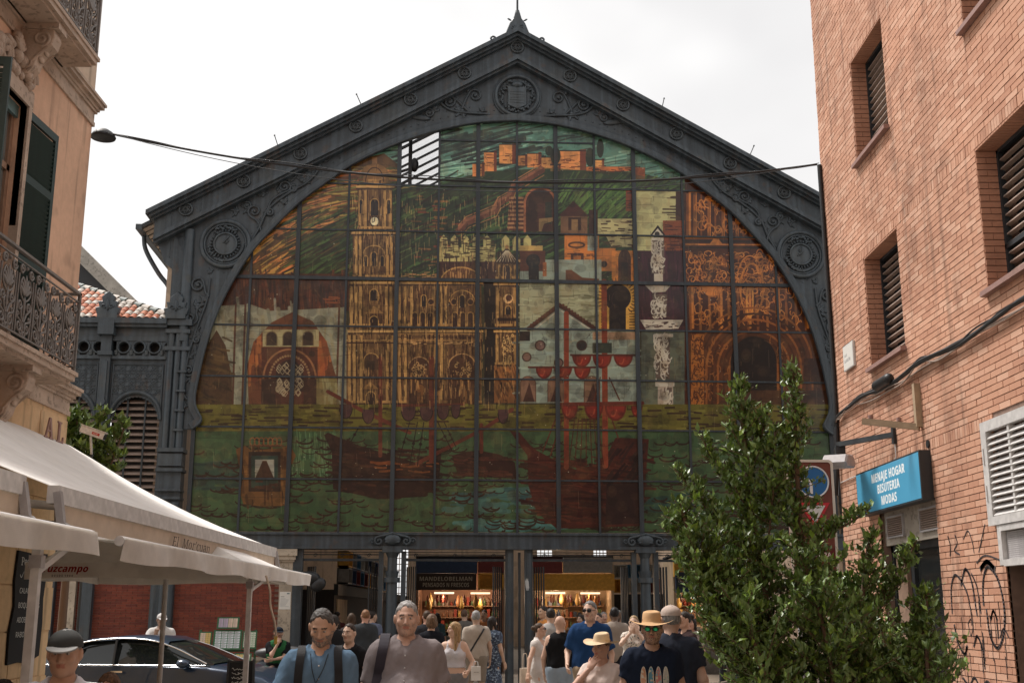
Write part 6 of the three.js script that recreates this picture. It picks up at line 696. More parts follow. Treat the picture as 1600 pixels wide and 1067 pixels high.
// ---------------------------------------------------------------- traffic sign panel
{ const s = thing('traffic_sign', 'brown traffic panel with blue round arrow and give way triangle behind the shrub', 'traffic sign', [3.74, 0, -14.3]);
  const brown = mat([0.19, 0.05, 0.032], 0.5, { map: T.grain }); const rr4 = (w, h, r) => { const P = []; for (const [cx, cy, a0] of [[w - r, h - r, 0], [-w + r, h - r, 1], [-w + r, -h + r, 2], [w - r, -h + r, 3]]) for (let i = 0; i <= 6; i++) { const a = (a0 + i / 6) * Math.PI / 2; P.push([cx + r * Math.cos(a), cy + r * Math.sin(a)]); } return P; };
  const W = 0.285, Hh = 0.86, cy = 2.68; new B().ext(rr4(W, Hh, 0.06), 0.03, 0, cy, 0).build('panel', brown, s); new B().ext(rr4(W, Hh, 0.06), 0.012, 0, cy, 0.03, 0, [rr4(W - 0.03, Hh - 0.03, 0.04).reverse()]).build('border', mat([0.62, 0.56, 0.48], 0.5), s);
  const di = new B().cyl(0.19, 0.19, 0.012, 0.03, 3.27, 0.04, 40, Math.PI / 2).build('blue_disc', mat([0.01, 0.12, 0.32], 0.4), s); new B().ring(0.185, 0.01, 0.03, 3.27, 0.047, 40).build('rim', mat([0.7, 0.7, 0.7], 0.4), di); new B().box(0.035, 0.15, 0.006, 0.0, 3.2, 0.05).box(0.1, 0.035, 0.006, -0.03, 3.28, 0.05).ext([[-0.06, 0.05], [-0.06, -0.05], [-0.13, 0]], 0.006, 0.0, 3.28, 0.047).build('arrow', mat([0.7, 0.7, 0.7], 0.4), di);
  const tr = new B().ext([[-0.19, 0.1], [0.19, 0.1], [0, -0.22]], 0.01, 0.03, 2.92, 0.032).build('red_triangle', mat([0.5, 0.02, 0.03], 0.4), s); new B().ext([[-0.13, 0.065], [0.13, 0.065], [0, -0.15]], 0.006, 0.03, 2.92, 0.043).build('white_triangle', mat([0.65, 0.65, 0.63], 0.4), tr);
  const tx = canvasTex(320, 280, (c, w, h) => { c.fillStyle = '#5f1d1c'; c.fillRect(0, 0, w, h); c.fillStyle = '#e6ded6'; c.font = 'bold 44px sans-serif'; c.fillText('SE AUTORIZA', 14, 66, 292); c.font = 'bold 34px sans-serif'; c.fillText('CARGA Y', 60, 124); c.fillText('DESCARGA', 50, 170); c.fillText('8 - 11 H.', 70, 226); }); panel('lettering', 0.5, 0.44, mat([1, 1, 1], 0.5, { map: tx }), s, 0, 2.26, 0.036);
  for (const x of [-0.2, 0.2]) new B().bar([x, 0, -0.03], [x, 3.5, -0.03], 0.03, 10).build('post', M.greyMetal, s); s.rotation.y = 0.02; }
// ---------------------------------------------------------------- parked car
{ const s = thing('parked_car', 'dark blue saloon car parked beyond the awnings', 'car', [-5.6, 0, -20.2]); const paint = mat([0.014, 0.032, 0.066], 0.3, { physical: true, clearcoat: 0.6, clearcoatRoughness: 0.04, metalness: 0.3 }), chrome = mat([0.6, 0.6, 0.6], 0.18, { metalness: 1 }), gl = mat([0.012, 0.014, 0.014], 0.04), rubber = mat([0.02, 0.02, 0.02], 0.85);
  // cross sections along the length: [x, sill half width, belt half width, belt height, bonnet or boot height]
  const loft = (secs, m, name, parent) => { const pos = [], idx = [], n = secs[0].length; secs.forEach((r) => r.forEach((p) => pos.push(...p))); for (let i = 0; i < secs.length - 1; i++) for (let j = 0; j < n - 1; j++) { const a = i * n + j, b = a + 1, c = a + n, d = c + 1; idx.push(a, b, c, b, d, c); } const g = new THREE.BufferGeometry(); g.setAttribute('position', new THREE.Float32BufferAttribute(pos, 3)); g.setIndex(idx); g.computeVertexNormals(); return mesh(name, boxUV(g.toNonIndexed()), m, parent); };
  const ring = (x, hb, top, w) => [[x, 0.22, w * 0.86], [x, 0.4, w * 0.98], [x, 0.62, w], [x, hb, w * 0.97], [x, hb + (top - hb) * 0.6, w * 0.9], [x, top, w * 0.7], [x, top + 0.01, 0], [x, top, -w * 0.7], [x, hb + (top - hb) * 0.6, -w * 0.9], [x, hb, -w * 0.97], [x, 0.62, -w], [x, 0.4, -w * 0.98], [x, 0.22, -w * 0.86]];
  loft([[-2.42, 0.62, 0.72, 0.5], [-2.36, 0.75, 0.9, 0.74], [-2.1, 0.86, 1.0, 0.86], [-1.5, 0.92, 1.02, 0.9], [-0.8, 0.94, 1.0, 0.9], [0.2, 0.93, 0.99, 0.9], [0.95, 0.9, 1.0, 0.9], [1.5, 0.84, 0.92, 0.88], [2.0, 0.74, 0.8, 0.84], [2.28, 0.6, 0.66, 0.72], [2.38, 0.45, 0.48, 0.5]].map(([x, hb, t, w]) => ring(x, hb, t, w)), paint, 'body', s);
  const gh = (x, y, w, wb, yb) => [[x, yb, wb], [x, y - 0.06, w], [x, y, w * 0.86], [x, y + 0.012, 0], [x, y, -w * 0.86], [x, y - 0.06, -w], [x, yb, -wb]];
  loft([[-1.92, 1.0, 0.72, 0.8, 0.98], [-1.5, 1.2, 0.66, 0.82, 0.96], [-1.0, 1.37, 0.62, 0.84, 0.94], [-0.4, 1.42, 0.62, 0.85, 0.94], [0.1, 1.4, 0.61, 0.85, 0.94], [0.6, 1.24, 0.66, 0.83, 0.94], [1.15, 0.99, 0.74, 0.8, 0.95]].map(([x, y, w, wb, yb]) => gh(x, y, w, wb, yb)), gl, 'glasshouse', s);
  loft([[-1.45, 1.235, 0.66, 0.7, 1.2], [-1.0, 1.385, 0.64, 0.66, 1.34], [-0.4, 1.435, 0.64, 0.66, 1.38], [0.12, 1.415, 0.63, 0.65, 1.36], [0.34, 1.345, 0.64, 0.66, 1.29]].map(([x, y, w, wb, yb]) => gh(x, y, w, wb, yb)), paint, 'roof', s);
  for (const sd of [-1, 1]) { const z = sd * 0.845; new B().tube([[-1.85, 1.0, z], [-1.35, 1.24, sd * 0.73], [-0.8, 1.37, sd * 0.67], [0, 1.37, sd * 0.67], [0.45, 1.26, sd * 0.71], [1.1, 0.99, sd * 0.82]], 0.014, 40, 6).build('window_trim', chrome, s); new B().tube([[-1.88, 0.965, sd * 0.87], [-0.6, 0.965, sd * 0.885], [1.1, 0.965, sd * 0.87]], 0.012, 20, 6).build('belt_trim', chrome, s); new B().beam([-0.45, 0.97, sd * 0.86], [-0.5, 1.38, sd * 0.68], 0.03, 0.09).build('door_pillar', M.black, s); new B().beam([-1.25, 0.97, sd * 0.85], [-1.1, 1.3, sd * 0.71], 0.03, 0.05).build('rear_pillar', M.black, s);
    new B().ball(0.11, 0.78, 1.0, sd * 0.99, 1, 0.65, 1, 0, 12).box(0.08, 0.03, 0.14, 0.8, 0.96, sd * 0.9).build('wing_mirror', paint, s); for (const x of [-0.35, -1.3]) new B().box(0.2, 0.03, 0.03, x, 0.86, sd * 0.93).build('door_handle', chrome, s);
    for (const x of [-1.42, 1.42]) { const w = new B().add(new THREE.TorusGeometry(0.25, 0.085, 10, 28), new THREE.Matrix4().makeTranslation(x, 0.335, sd * 0.78)).build('wheel', rubber, s); const rim = new B().cyl(0.2, 0.2, 0.1, x, 0.335, sd * 0.8, 24, Math.PI / 2); for (let k = 0; k < 5; k++) rim.box(0.06, 0.36, 0.02, x, 0.335, sd * 0.86, 0, 0, k * 0.628); rim.build('rim', M.greyMetal, w); }
    new B().ball(0.12, 2.2, 0.66, sd * 0.6, 0.9, 0.5, 1.2, 0, 10).build('headlight', M.whiteMetal, s); new B().ball(0.12, -2.33, 0.82, sd * 0.6, 0.4, 0.6, 1.4, 0, 10).build('tail_light', mat([0.3, 0.01, 0.01], 0.3), s); }
  s.rotation.y = -0.16; s.scale.y = 0.95; }
// ---------------------------------------------------------------- lottery stand, chalk easel, scooter
{ const s = thing('lottery_stand', 'green lottery ticket stand of slanted display boards before the brick wall', 'ticket stand', [-6.15, 0, -27.2]); const gm = mat([0.03, 0.09, 0.04], 0.6); s.scale.setScalar(0.8); const tx = (seed) => canvasTex(128, 128, (c) => { const q = rng(seed); c.fillStyle = '#2f5f38'; c.fillRect(0, 0, 128, 128); const pal = ['#d8d6cc', '#e3c4b4', '#c9cfd6', '#d9b36a', '#b9a3bd', '#cfd8c4']; const a = pal[Math.floor(q() * 6)], b = pal[Math.floor(q() * 6)]; for (let j = 0; j < 7; j++) for (let i = 0; i < 4; i++) { c.fillStyle = i < 2 ? a : b; c.fillRect(6 + i * 30, 5 + j * 17, 27, 14); c.fillStyle = '#77706a'; c.fillRect(9 + i * 30, 9 + j * 17, 18, 2); c.fillRect(9 + i * 30, 13 + j * 17, 12, 2); } });
  let k = 0; for (const [x, y, w, h, t] of [[-0.62, 1.42, 0.36, 0.46, 0], [0, 1.42, 0.8, 0.56, 0], [0.62, 1.42, 0.4, 0.5, 0], [0.0, 1.88, 0.62, 0.32, 0], [-0.75, 0.95, 0.4, 0.36, 1], [-0.15, 0.9, 0.7, 0.4, 1], [0.5, 0.9, 0.48, 0.36, 1]]) { const b = new B().box(w, h, 0.03, 0, 0, 0).build('display_board', gm, s); b.position.set(x, y, t * 0.25); b.rotation.x = -0.22 - t * 0.3; const p = mesh('tickets', new THREE.PlaneGeometry(w - 0.05, h - 0.05), mat([1, 1, 1], 0.7, { map: tx(200 + k++) }), b); p.position.z = 0.018; }
  new B().span(-0.8, 0.8, 0.3, 0.36, -0.05, 0.5).span(-0.8, -0.74, 0, 1.7, -0.1, -0.04).span(0.74, 0.8, 0, 1.7, -0.1, -0.04).span(-0.8, 0.8, 1.1, 1.15, -0.1, -0.02).build('frame', gm, s); }
{ const s = thing('chalk_easel', 'black chalk easel standing by the awning post near the car bonnet', 'easel', [-3.55, 0, -16.6]); const b = new B().box(0.46, 0.9, 0.03, 0, 1.02, 0, -0.12).build('board', M.black, s); for (const x of [-0.25, 0.25]) { new B().beam([x, 0, 0.18], [x * 0.9, 1.5, -0.05], 0.04, 0.03).build('leg', M.ironDark, s); new B().beam([x, 0, -0.4], [x * 0.9, 1.5, -0.07], 0.04, 0.03).build('leg', M.ironDark, s); } const tx = canvasTex(160, 300, (c) => { c.fillStyle = '#131316'; c.fillRect(0, 0, 160, 300); c.strokeStyle = '#d0d0cc'; c.lineWidth = 3; const q = rng(4); for (let j = 0; j < 9; j++) { c.beginPath(); for (let i = 0; i < 16; i++) c.lineTo(20 + i * (5 + q() * 3), 40 + j * 28 + (q() - 0.5) * 16); c.stroke(); } }); const p = panel('chalk_writing', 0.42, 0.84, mat([1, 1, 1], 0.8, { map: tx }), s, 0, 1.02, 0.02); p.rotation.x = -0.12; s.rotation.y = 0.15; s.scale.setScalar(0.74); }
{ const s = thing('parked_scooter', 'dark scooter with a padded seat parked below the man in the green vest', 'scooter', [-4.35, 0, -24.2]); new B().ball(0.3, 0, 0.95, 0, 1.9, 0.45, 0.7, 0, 14).build('seat', mat([0.03, 0.03, 0.032], 0.5), s); new B().ball(0.32, 0.05, 0.66, 0, 1.9, 0.8, 0.7, 0, 14).ball(0.25, 0.75, 0.75, 0, 0.6, 1.6, 0.8, 0, 12).build('body', mat([0.03, 0.04, 0.055], 0.3), s); for (const x of [-0.55, 0.85]) new B().ring(0.2, 0.06, x, 0.27, 0, 24).cyl(0.15, 0.15, 0.06, x, 0.27, 0, 18, Math.PI / 2).build('wheel', M.black, s); new B().bar([0.75, 0.7, 0], [0.62, 1.2, 0], 0.03).bar([0.6, 1.2, -0.3], [0.6, 1.2, 0.3], 0.02).build('handlebar', M.ironDark, s); }
// ---------------------------------------------------------------- people: bodies as one skinned surface from a distance field, clothes and hair over it
function surfaceNet(fn, lo, hi, c) {
  const nx = Math.ceil((hi[0] - lo[0]) / c) + 1, ny = Math.ceil((hi[1] - lo[1]) / c) + 1, nz = Math.ceil((hi[2] - lo[2]) / c) + 1, f = new Float32Array(nx * ny * nz);
  for (let k = 0, o = 0; k < nz; k++) for (let j = 0; j < ny; j++) for (let i = 0; i < nx; i++, o++) f[o] = fn(lo[0] + i * c, lo[1] + j * c, lo[2] + k * c);
  const id = new Int32Array(nx * ny * nz).fill(-1), pos = [], idx = [], sx = 1, sy = nx, sz = nx * ny; const off = [0, sx, sy, sx + sy, sz, sx + sz, sy + sz, sx + sy + sz];
  for (let k = 0; k < nz - 1; k++) for (let j = 0; j < ny - 1; j++) for (let i = 0; i < nx - 1; i++) {
    const o = i + j * sy + k * sz; let m = 0; for (let q = 0; q < 8; q++) if (f[o + off[q]] < 0) m |= 1 << q; if (m === 0 || m === 255) continue;
    let x = 0, y = 0, z = 0, n = 0; for (let a = 0; a < 8; a++) for (const b of [1, 2, 4]) if (!(a & b)) { const e = a | b, A = f[o + off[a]], E = f[o + off[e]]; if ((A < 0) !== (E < 0)) { const t = A / (A - E); x += (a & 1) + (b === 1 ? t : 0); y += ((a >> 1) & 1) + (b === 2 ? t : 0); z += ((a >> 2) & 1) + (b === 4 ? t : 0); n++; } }
    id[o] = pos.length / 3; pos.push(lo[0] + (i + x / n) * c, lo[1] + (j + y / n) * c, lo[2] + (k + z / n) * c);
  }
  for (let k = 1; k < nz - 1; k++) for (let j = 1; j < ny - 1; j++) for (let i = 1; i < nx - 1; i++) { const o = i + j * sy + k * sz, s = f[o] < 0; for (const [d, u, v] of [[sx, sy, sz], [sy, sz, sx], [sz, sx, sy]]) if (s !== (f[o + d] < 0)) { const a = id[o], b = id[o - u], e = id[o - u - v], g = id[o - v]; if (a < 0 || b < 0 || e < 0 || g < 0) continue; s ? idx.push(a, b, e, a, e, g) : idx.push(a, e, b, a, g, e); } }
  const g = new THREE.BufferGeometry(); g.setAttribute('position', new THREE.Float32BufferAttribute(pos, 3)); g.setIndex(idx); g.computeVertexNormals(); return g;
}
const smin = (a, b, k) => { const h = Math.max(k - Math.abs(a - b), 0) / k; return Math.min(a, b) - h * h * k * 0.25; };
const cone = (p, a, b, ra, rb, fz = 1) => { const bx = b[0] - a[0], by = b[1] - a[1], bz = (b[2] - a[2]) / fz, px = p[0] - a[0], py = p[1] - a[1], pz = (p[2] - a[2]) / fz; const t = clamp((px * bx + py * by + pz * bz) / (bx * bx + by * by + bz * bz + 1e-9)); const x = px - bx * t, y = py - by * t, z = pz - bz * t; return (Math.sqrt(x * x + y * y + z * z) - (ra + (rb - ra) * t)) * (fz < 1 ? 0.85 : 1); };
const ell = (x, y, z, cx, cy, cz, rx, ry, rz) => { const a = (x - cx) / rx, b = (y - cy) / ry, c = (z - cz) / rz, l = Math.sqrt(a * a + b * b + c * c); return (l - 1) * Math.min(rx, ry, rz) * (l > 1 ? 1.1 : 1); };
function paint(g, fn) { const p = g.attributes.position, c = new Float32Array(p.count * 3); for (let i = 0; i < p.count; i++) c.set(fn(p.getX(i), p.getY(i), p.getZ(i)), i * 3); g.setAttribute('color', new THREE.BufferAttribute(c, 3)); return g; }
const plain = (g) => { const o = g.index ? g.toNonIndexed() : g; for (const k of Object.keys(o.attributes)) if (!['position', 'normal', 'color'].includes(k)) o.deleteAttribute(k); return o; };
const SKIN = new THREE.MeshPhysicalMaterial({ vertexColors: true, roughness: 0.58, specularIntensity: 0.6 });
// one relaxed hand and one closed hand: wrist at the origin, fingers along -y, palm to +z, thumb to +x
const HANDS = {}; for (const [kind, curl] of [['relaxed', [0.35, 0.4, 0.3]], ['closed', [1.15, 1.35, 0.8]], ['flat', [0.12, 0.15, 0.1]]]) {
  const F = []; [[-0.03, 0.058], [-0.01, 0.072], [0.011, 0.078], [0.031, 0.07]].forEach(([x, L], i) => { let a = 0, p = [x, -0.088, 0]; [0.45, 0.32, 0.23].forEach((s, k) => { a += curl[k] * (1 + (1.5 - i) * 0.06); const q = [p[0] + x * 0.06, p[1] - Math.cos(a) * L * s, p[2] + Math.sin(a) * L * s]; F.push([p, q, 0.0092 - k * 0.0008, 0.0086 - k * 0.0008, i]); p = q; }); });
  const th = kind === 'closed' ? [[0.03, -0.03, 0.006], [0.046, -0.062, 0.024], [0.03, -0.078, 0.045]] : [[0.03, -0.028, 0.006], [0.056, -0.06, 0.016], [0.064, -0.09, 0.024]];
  const fn = (x, y, z) => { const p = [x, y, z]; let d = 1; for (const mx of [-0.028, -0.01, 0.01, 0.028]) d = smin(d, cone(p, [mx * 0.7, -0.01, 0], [mx, -0.088, 0], 0.017, 0.0125), 0.012); d = smin(d, cone(p, [0, 0.03, 0], [0, -0.02, 0], 0.026, 0.024, 0.75), 0.02); for (const [a, b, ra, rb] of F) { const e = cone(p, a, b, ra, rb); d = smin(d, e, 0.004); } d = smin(d, cone(p, th[0], th[1], 0.015, 0.011), 0.012); d = smin(d, cone(p, th[1], th[2], 0.0105, 0.0088), 0.004); return d; };
  HANDS[kind] = surfaceNet(fn, [-0.06, -0.2, -0.04], [0.09, 0.05, 0.12], 0.0042);
}
const V3 = (a) => V(...a);
function person(o) {
  const near = o.z > -11.5, mid = o.z > -19.5, cell = near ? 0.0145 : mid ? 0.02 : 0.027, hc = near ? 0.0048 : mid ? 0.0065 : 0.009;
  const s = (o.H || 1.72) / 1.75, g = o.girth || 1, fem = o.fem ? 1 : 0;
  const root = thing('person', o.label, 'person', [o.x, 0, o.z], o.turn || 0, 'people in the street and hall'); root.scale.setScalar(s);
  const seat = o.seat ? o.seat / s : 0, dy = seat ? seat - 0.92 : 0; const Y = (y) => y + dy;
  const lean = o.lean || 0; const sw = (fem ? 0.15 : 0.172) * (1 + (g - 1) * 0.35);
  // joints
  const sh = { L: [sw, Y(1.4), lean * 0.5], R: [-sw, Y(1.4), lean * 0.5] };
  const arm = (k, sg) => { const S = V3(sh[k]), a = 0.29, b = 0.255; let W = o[k] && o[k].at ? V3(o[k].at).add(V(0, dy, 0)) : V(sg * (sw + 0.09 * g), Y(0.89), 0.07); const pole = V3(o[k] && o[k].pole ? o[k].pole : [sg * 0.5, -0.3, -1]).normalize(); const d = W.clone().sub(S); let L = d.length(); if (L > (a + b) * 0.995) { d.multiplyScalar((a + b) * 0.995 / L); W = S.clone().add(d); L = d.length(); } const u = d.clone().normalize(); const x = (a * a - b * b + L * L) / (2 * L), h = Math.sqrt(Math.max(0, a * a - x * x)); const n = pole.clone().addScaledVector(u, -pole.dot(u)).normalize(); const E = S.clone().addScaledVector(u, x).addScaledVector(n, h); return { S: S.toArray(), E: E.toArray(), W: W.toArray() }; };
  const A = { L: arm('L', 1), R: arm('R', -1) };
  const leg = (sg) => (seat ? [[sg * 0.1, Y(0.92), 0], [sg * 0.13, Y(0.93), 0.42], [sg * 0.13, 0.09, 0.45]] : [[sg * 0.095, 0.92, 0], [sg * 0.11, 0.48, 0.03 + (o.step || 0) * sg * 0.14], [sg * 0.12, 0.09, -0.02 + (o.step || 0) * sg * 0.26]]);
  const legs = [leg(1), leg(-1)];
  const bw = fem ? 0.9 : 1;
  const torso = (p, inf) => { let d = cone(p, [-0.085 * bw, Y(1.31), lean * 0.4], [0.085 * bw, Y(1.31), lean * 0.4], 0.138 * bw * Math.sqrt(g) + inf, 0.138 * bw * Math.sqrt(g) + inf, 0.74); d = smin(d, cone(p, [-0.05, Y(1.1), lean * 0.2], [0.05, Y(1.1), lean * 0.2], (fem ? 0.105 : 0.128) * g + inf, (fem ? 0.105 : 0.128) * g + inf, 0.78), 0.09); d = smin(d, cone(p, [-sw * 0.8, Y(1.388), lean * 0.5], [sw * 0.8, Y(1.388), lean * 0.5], 0.06 + inf, 0.06 + inf), 0.07); d = smin(d, cone(p, [0, Y(1.4), -0.02], [0, Y(1.475), -0.014], 0.085 + inf * 0.6, 0.06 + inf * 0.5), 0.06); if (g > 1.1) d = smin(d, ell(p[0], p[1], p[2], 0, Y(1.08), 0.07, 0.16 * g + inf, 0.17 + inf, 0.13 * g + inf), 0.08); if (fem) for (const q of [-1, 1]) d = smin(d, ell(p[0], p[1], p[2], q * 0.075, Y(1.27), 0.085, 0.062 + inf, 0.062 + inf, 0.058 + inf), 0.05); return d; };
  const pelvis = (p, inf) => cone(p, [-0.07, Y(0.95), 0], [0.07, Y(0.95), 0], 0.128 * (fem ? 1.04 : 1) * Math.sqrt(g) + inf, 0.128 * (fem ? 1.04 : 1) * Math.sqrt(g) + inf, 0.84);
  const legSDF = (p, inf, upto = 2) => { let d = 9; for (const [h, k, a] of legs) { d = Math.min(d, cone(p, h, k, 0.092 * Math.sqrt(g) + inf, 0.058 + inf)); if (upto > 1) d = smin(d, cone(p, k, a, 0.057 + inf, 0.04 + inf), 0.03); } return d; };
  const bodyFn = (x, y, z) => { const p = [x, y, z]; let d = torso(p, 0); d = smin(d, pelvis(p, 0), 0.08); d = smin(d, legSDF(p, 0), 0.04); for (const k of ['L', 'R']) { const { S, E, W } = A[k]; let e = cone(p, S, E, 0.05 * Math.sqrt(g), 0.039 * Math.sqrt(g)); e = smin(e, cone(p, E, W, 0.042 * Math.sqrt(g), 0.0265), 0.02); d = smin(d, e, 0.035); } for (const q of legs) d = smin(d, cone(p, [q[2][0], 0.045, q[2][2] - 0.03], [q[2][0], 0.035, q[2][2] + 0.15], 0.04, 0.03), 0.03); d = smin(d, cone(p, [0, Y(1.46), -0.012], [0, Y(1.57), 0.004], 0.058, 0.055), 0.03); return d; };
  let lo = [-0.36, 0, -0.28], hi = [0.36, Y(1.6), 0.3]; for (const k of ['L', 'R']) for (const q of [A[k].E, A[k].W]) for (let i = 0; i < 3; i++) { lo[i] = Math.min(lo[i], q[i] - 0.1); hi[i] = Math.max(hi[i], q[i] + 0.1); } for (const q of legs.flat()) { lo[2] = Math.min(lo[2], q[2] - 0.14); hi[2] = Math.max(hi[2], q[2] + 0.24); } lo[1] = -0.02;
  const skin = (o.skin || [0.46, 0.255, 0.175]).map((v, i) => v * [1.16, 1.36, 1.42][i]); const geos = [];
  geos.push(paint(surfaceNet(bodyFn, lo, hi, cell), () => skin));
  // hands
  for (const [k, sg] of [['L', 1], ['R', -1]]) { const { E, W } = A[k], h = o[k] || {}; const dir = h.dir ? V3(h.dir).normalize() : V3(W).sub(V3(E)).normalize(); const y = dir.clone().negate(); let n = h.palm ? V3(h.palm) : V(-sg, 0, 0.15); n.addScaledVector(y, -n.dot(y)).normalize(); const x = y.clone().cross(n); const m = new THREE.Matrix4().makeBasis(sg > 0 ? x : x.clone().negate(), y, n).setPosition(V3(W).addScaledVector(dir, 0.012)); let hg = HANDS[h.kind || 'relaxed'].clone(); if (sg < 0) { const ix = hg.index; for (let i = 0; i < ix.count; i += 3) { const t = ix.getX(i); ix.setX(i, ix.getX(i + 1)); ix.setX(i + 1, t); } } hg.applyMatrix4(m); hg.computeVertexNormals(); hg = paint(hg, () => skin.map((v) => v * 1.02)); geos.push(hg); }
  // head
  const hm = new THREE.Matrix4().compose(V(lean * 0.3, Y(1.632), 0.022 + lean * 0.6), new THREE.Quaternion().setFromEuler(new THREE.Euler(o.nod || 0, o.look || 0, o.tilt || 0, 'YXZ')), V(1, 1, 1).multiplyScalar(fem ? 0.96 : 1));
  const headFn = (x, y, z) => { const ax = Math.abs(x), p = [ax, y, z]; let d = ell(x, y, z, 0, 0.028, -0.012, 0.076, 0.09, 0.096); d = smin(d, ell(x, y, z, 0, -0.038, 0.026, fem ? 0.054 : 0.06, 0.078, 0.066), 0.04); d = smin(d, ell(x, y, z, 0, -0.094, 0.062, 0.026, 0.022, 0.024), 0.03); d = smin(d, cone(p, [0.036, -0.085, 0.02], [0.056, -0.045, -0.012], 0.022, 0.02), 0.03); d = smin(d, cone(p, [0, 0.03, 0.083], [0.034, 0.03, 0.072], 0.011, 0.009), 0.018); d = Math.max(d, -ell(ax, y, z, 0.031, 0.01, 0.099, 0.02, 0.011, 0.016)); d = smin(d, ell(ax, y, z, 0.041, -0.022, 0.064, 0.024, 0.022, 0.022), 0.022); d = smin(d, cone(p, [0, 0.02, 0.088], [0, -0.024, 0.11], 0.008, 0.0125), 0.012); d = smin(d, ell(ax, y, z, 0.011, -0.03, 0.098, 0.0095, 0.0085, 0.012), 0.006); d = smin(d, cone(p, [0, -0.05, 0.0905], [0.018, -0.052, 0.084], 0.0055, 0.003), 0.007); d = smin(d, cone(p, [0, -0.061, 0.089], [0.016, -0.06, 0.083], 0.006, 0.003), 0.007); d = Math.max(d, -cone(p, [0, -0.0556, 0.1], [0.021, -0.0556, 0.088], 0.0022, 0.0014)); d = smin(d, ell(ax, y, z, 0.082, -0.004, -0.014, 0.015, 0.034, 0.022), 0.008); d = Math.max(d, -ell(ax, y, z, 0.099, -0.002, -0.01, 0.008, 0.02, 0.012)); d = smin(d, cone(p, [0, -0.05, -0.02], [0, -0.16, -0.03], 0.056, 0.056), 0.03); return d; };
  const bz = o.beard; const hg = paint(surfaceNet(headFn, [-0.11, -0.15, -0.13], [0.11, 0.14, 0.14], hc), (x, y, z) => { let c = skin.slice(); const ax = Math.abs(x); if (y > -0.066 && y < -0.045 && ax < 0.022 && z > 0.075) c = [skin[0] * 0.82, skin[1] * 0.58, skin[2] * 0.58]; if (bz && y < -0.022 && z > -0.02 && !(ax < 0.021 && y > -0.064 && y < -0.047) && (y < -0.062 || ax > 0.05 - (y + 0.06) * 0.3 || (y < -0.034 && y > -0.05 && ax < 0.03)) && noise3(x * 240, y * 240, z * 240) < bz[3]) c = bz.slice(0, 3); if (Math.abs(y - 0.031 - (ax - 0.03) * -0.12) < 0.0052 && ax > 0.014 && ax < 0.05 && z > 0.055) c = o.brow || (o.hairCol || [0.05, 0.035, 0.025]).map((v) => v * 0.7); return c; });
  hg.applyMatrix4(hm); geos.push(hg);
  for (const sg of [-1, 1]) { const e = new THREE.SphereGeometry(0.0125, 12, 10); e.translate(sg * 0.031, 0.0095, 0.0775); geos.push(paint(e, (x, y, z) => { const r = Math.hypot(x - sg * 0.031, y - 0.0095); return z < 0.08 || y > 0.0135 || y < 0.0055 ? skin.map((v) => v * 0.8) : r < 0.0062 ? [0.03, 0.02, 0.015] : [0.4, 0.37, 0.34]; }).applyMatrix4(hm)); }
  mesh('body', BGU.mergeGeometries(geos.map(plain)), SKIN, root);
  // clothes
  const cloth = (fn, name, m, c2 = cell, l = lo, h = hi) => { const q = surfaceNet(fn, l, h, c2); return mesh(name, boxUV(plain(q)), m, root); };
  const cm = (c, map) => (c.isMaterial ? c : mat(c, 0.95, { physical: true, specularIntensity: 0.25, map: map || T.cloth, bumpMap: T.bump, bumpScale: 0.0015 }));
  const t = o.top; let topFn = null;
  const wr = (x, y, z, a) => a * (noise3(x * 11 + 5, y * 5 + x * 6, z * 11) - 0.5) + a * 0.85 * (noise3(x * 24, y * 15 - x * 14, z * 24 + 9) - 0.5) + a * 0.4 * (noise3(x * 50, y * 30 + x * 25, z * 50) - 0.5);
  if (t) {
    const hem = Y(t.hem || 0.9), sl = t.sleeve ?? 0.62, inf = t.loose || 0.016;
    topFn = (x, y, z) => { const p = [x, y, z]; let d = smin(torso(p, inf), pelvis(p, inf + 0.004), 0.1);
      if (sl > 0) for (const k of ['L', 'R']) { const { S, E, W } = A[k]; const U = [E[0] - S[0], E[1] - S[1], E[2] - S[2]], L = Math.hypot(...U), n = U.map((v) => v / L); const f = Math.min(1, sl), e0 = [S[0] + U[0] * f, S[1] + U[1] * f, S[2] + U[2] * f]; let e = cone(p, S, E, 0.053 * Math.sqrt(g) + inf * 0.7, 0.046 * Math.sqrt(g) + inf); if (sl < 1) e = Math.max(e, (p[0] - e0[0]) * n[0] + (p[1] - e0[1]) * n[1] + (p[2] - e0[2]) * n[2]); else { const f2 = sl - 1, w2 = [E[0] + (W[0] - E[0]) * f2, E[1] + (W[1] - E[1]) * f2, E[2] + (W[2] - E[2]) * f2]; e = smin(e, cone(p, E, w2, 0.047 * Math.sqrt(g) + inf * 0.6, 0.033 + inf * 0.6), 0.025); } d = smin(d, e, 0.04); }
      if (t.skirt) { const yk = t.skirt, h2 = clamp((Y(1.08) - y) / (Y(1.08) - yk)); const rad = 0.13 + h2 * 0.1 + 0.012 * Math.sin(Math.atan2(z, x) * 9) * h2; const q = Math.max(Math.hypot(x, z / 0.8) - rad, y - Y(1.1), yk - y) * 0.8; d = smin(d, q, 0.05); } else d = Math.max(d, hem - y);
      d += wr(x, y - dy, z, t.wrinkle || 0.02);
      const nk = t.neck || 'crew'; d = Math.max(d, -cone(p, [0, Y(1.5), 0.02], [0, Y(1.6), 0.03], nk === 'crew' ? 0.07 : 0.076, 0.12)); if (nk === 'v' || nk === 'open') d = Math.max(d, -cone(p, [0, Y(1.48), 0.11], [0, Y(nk === 'v' ? 1.33 : 1.37), 0.15], 0.05, 0.006)); if (nk === 'scoop') { d = Math.max(d, -ell(x, y, z, 0, Y(1.45), 0.1, 0.1, 0.1, 0.12)); }
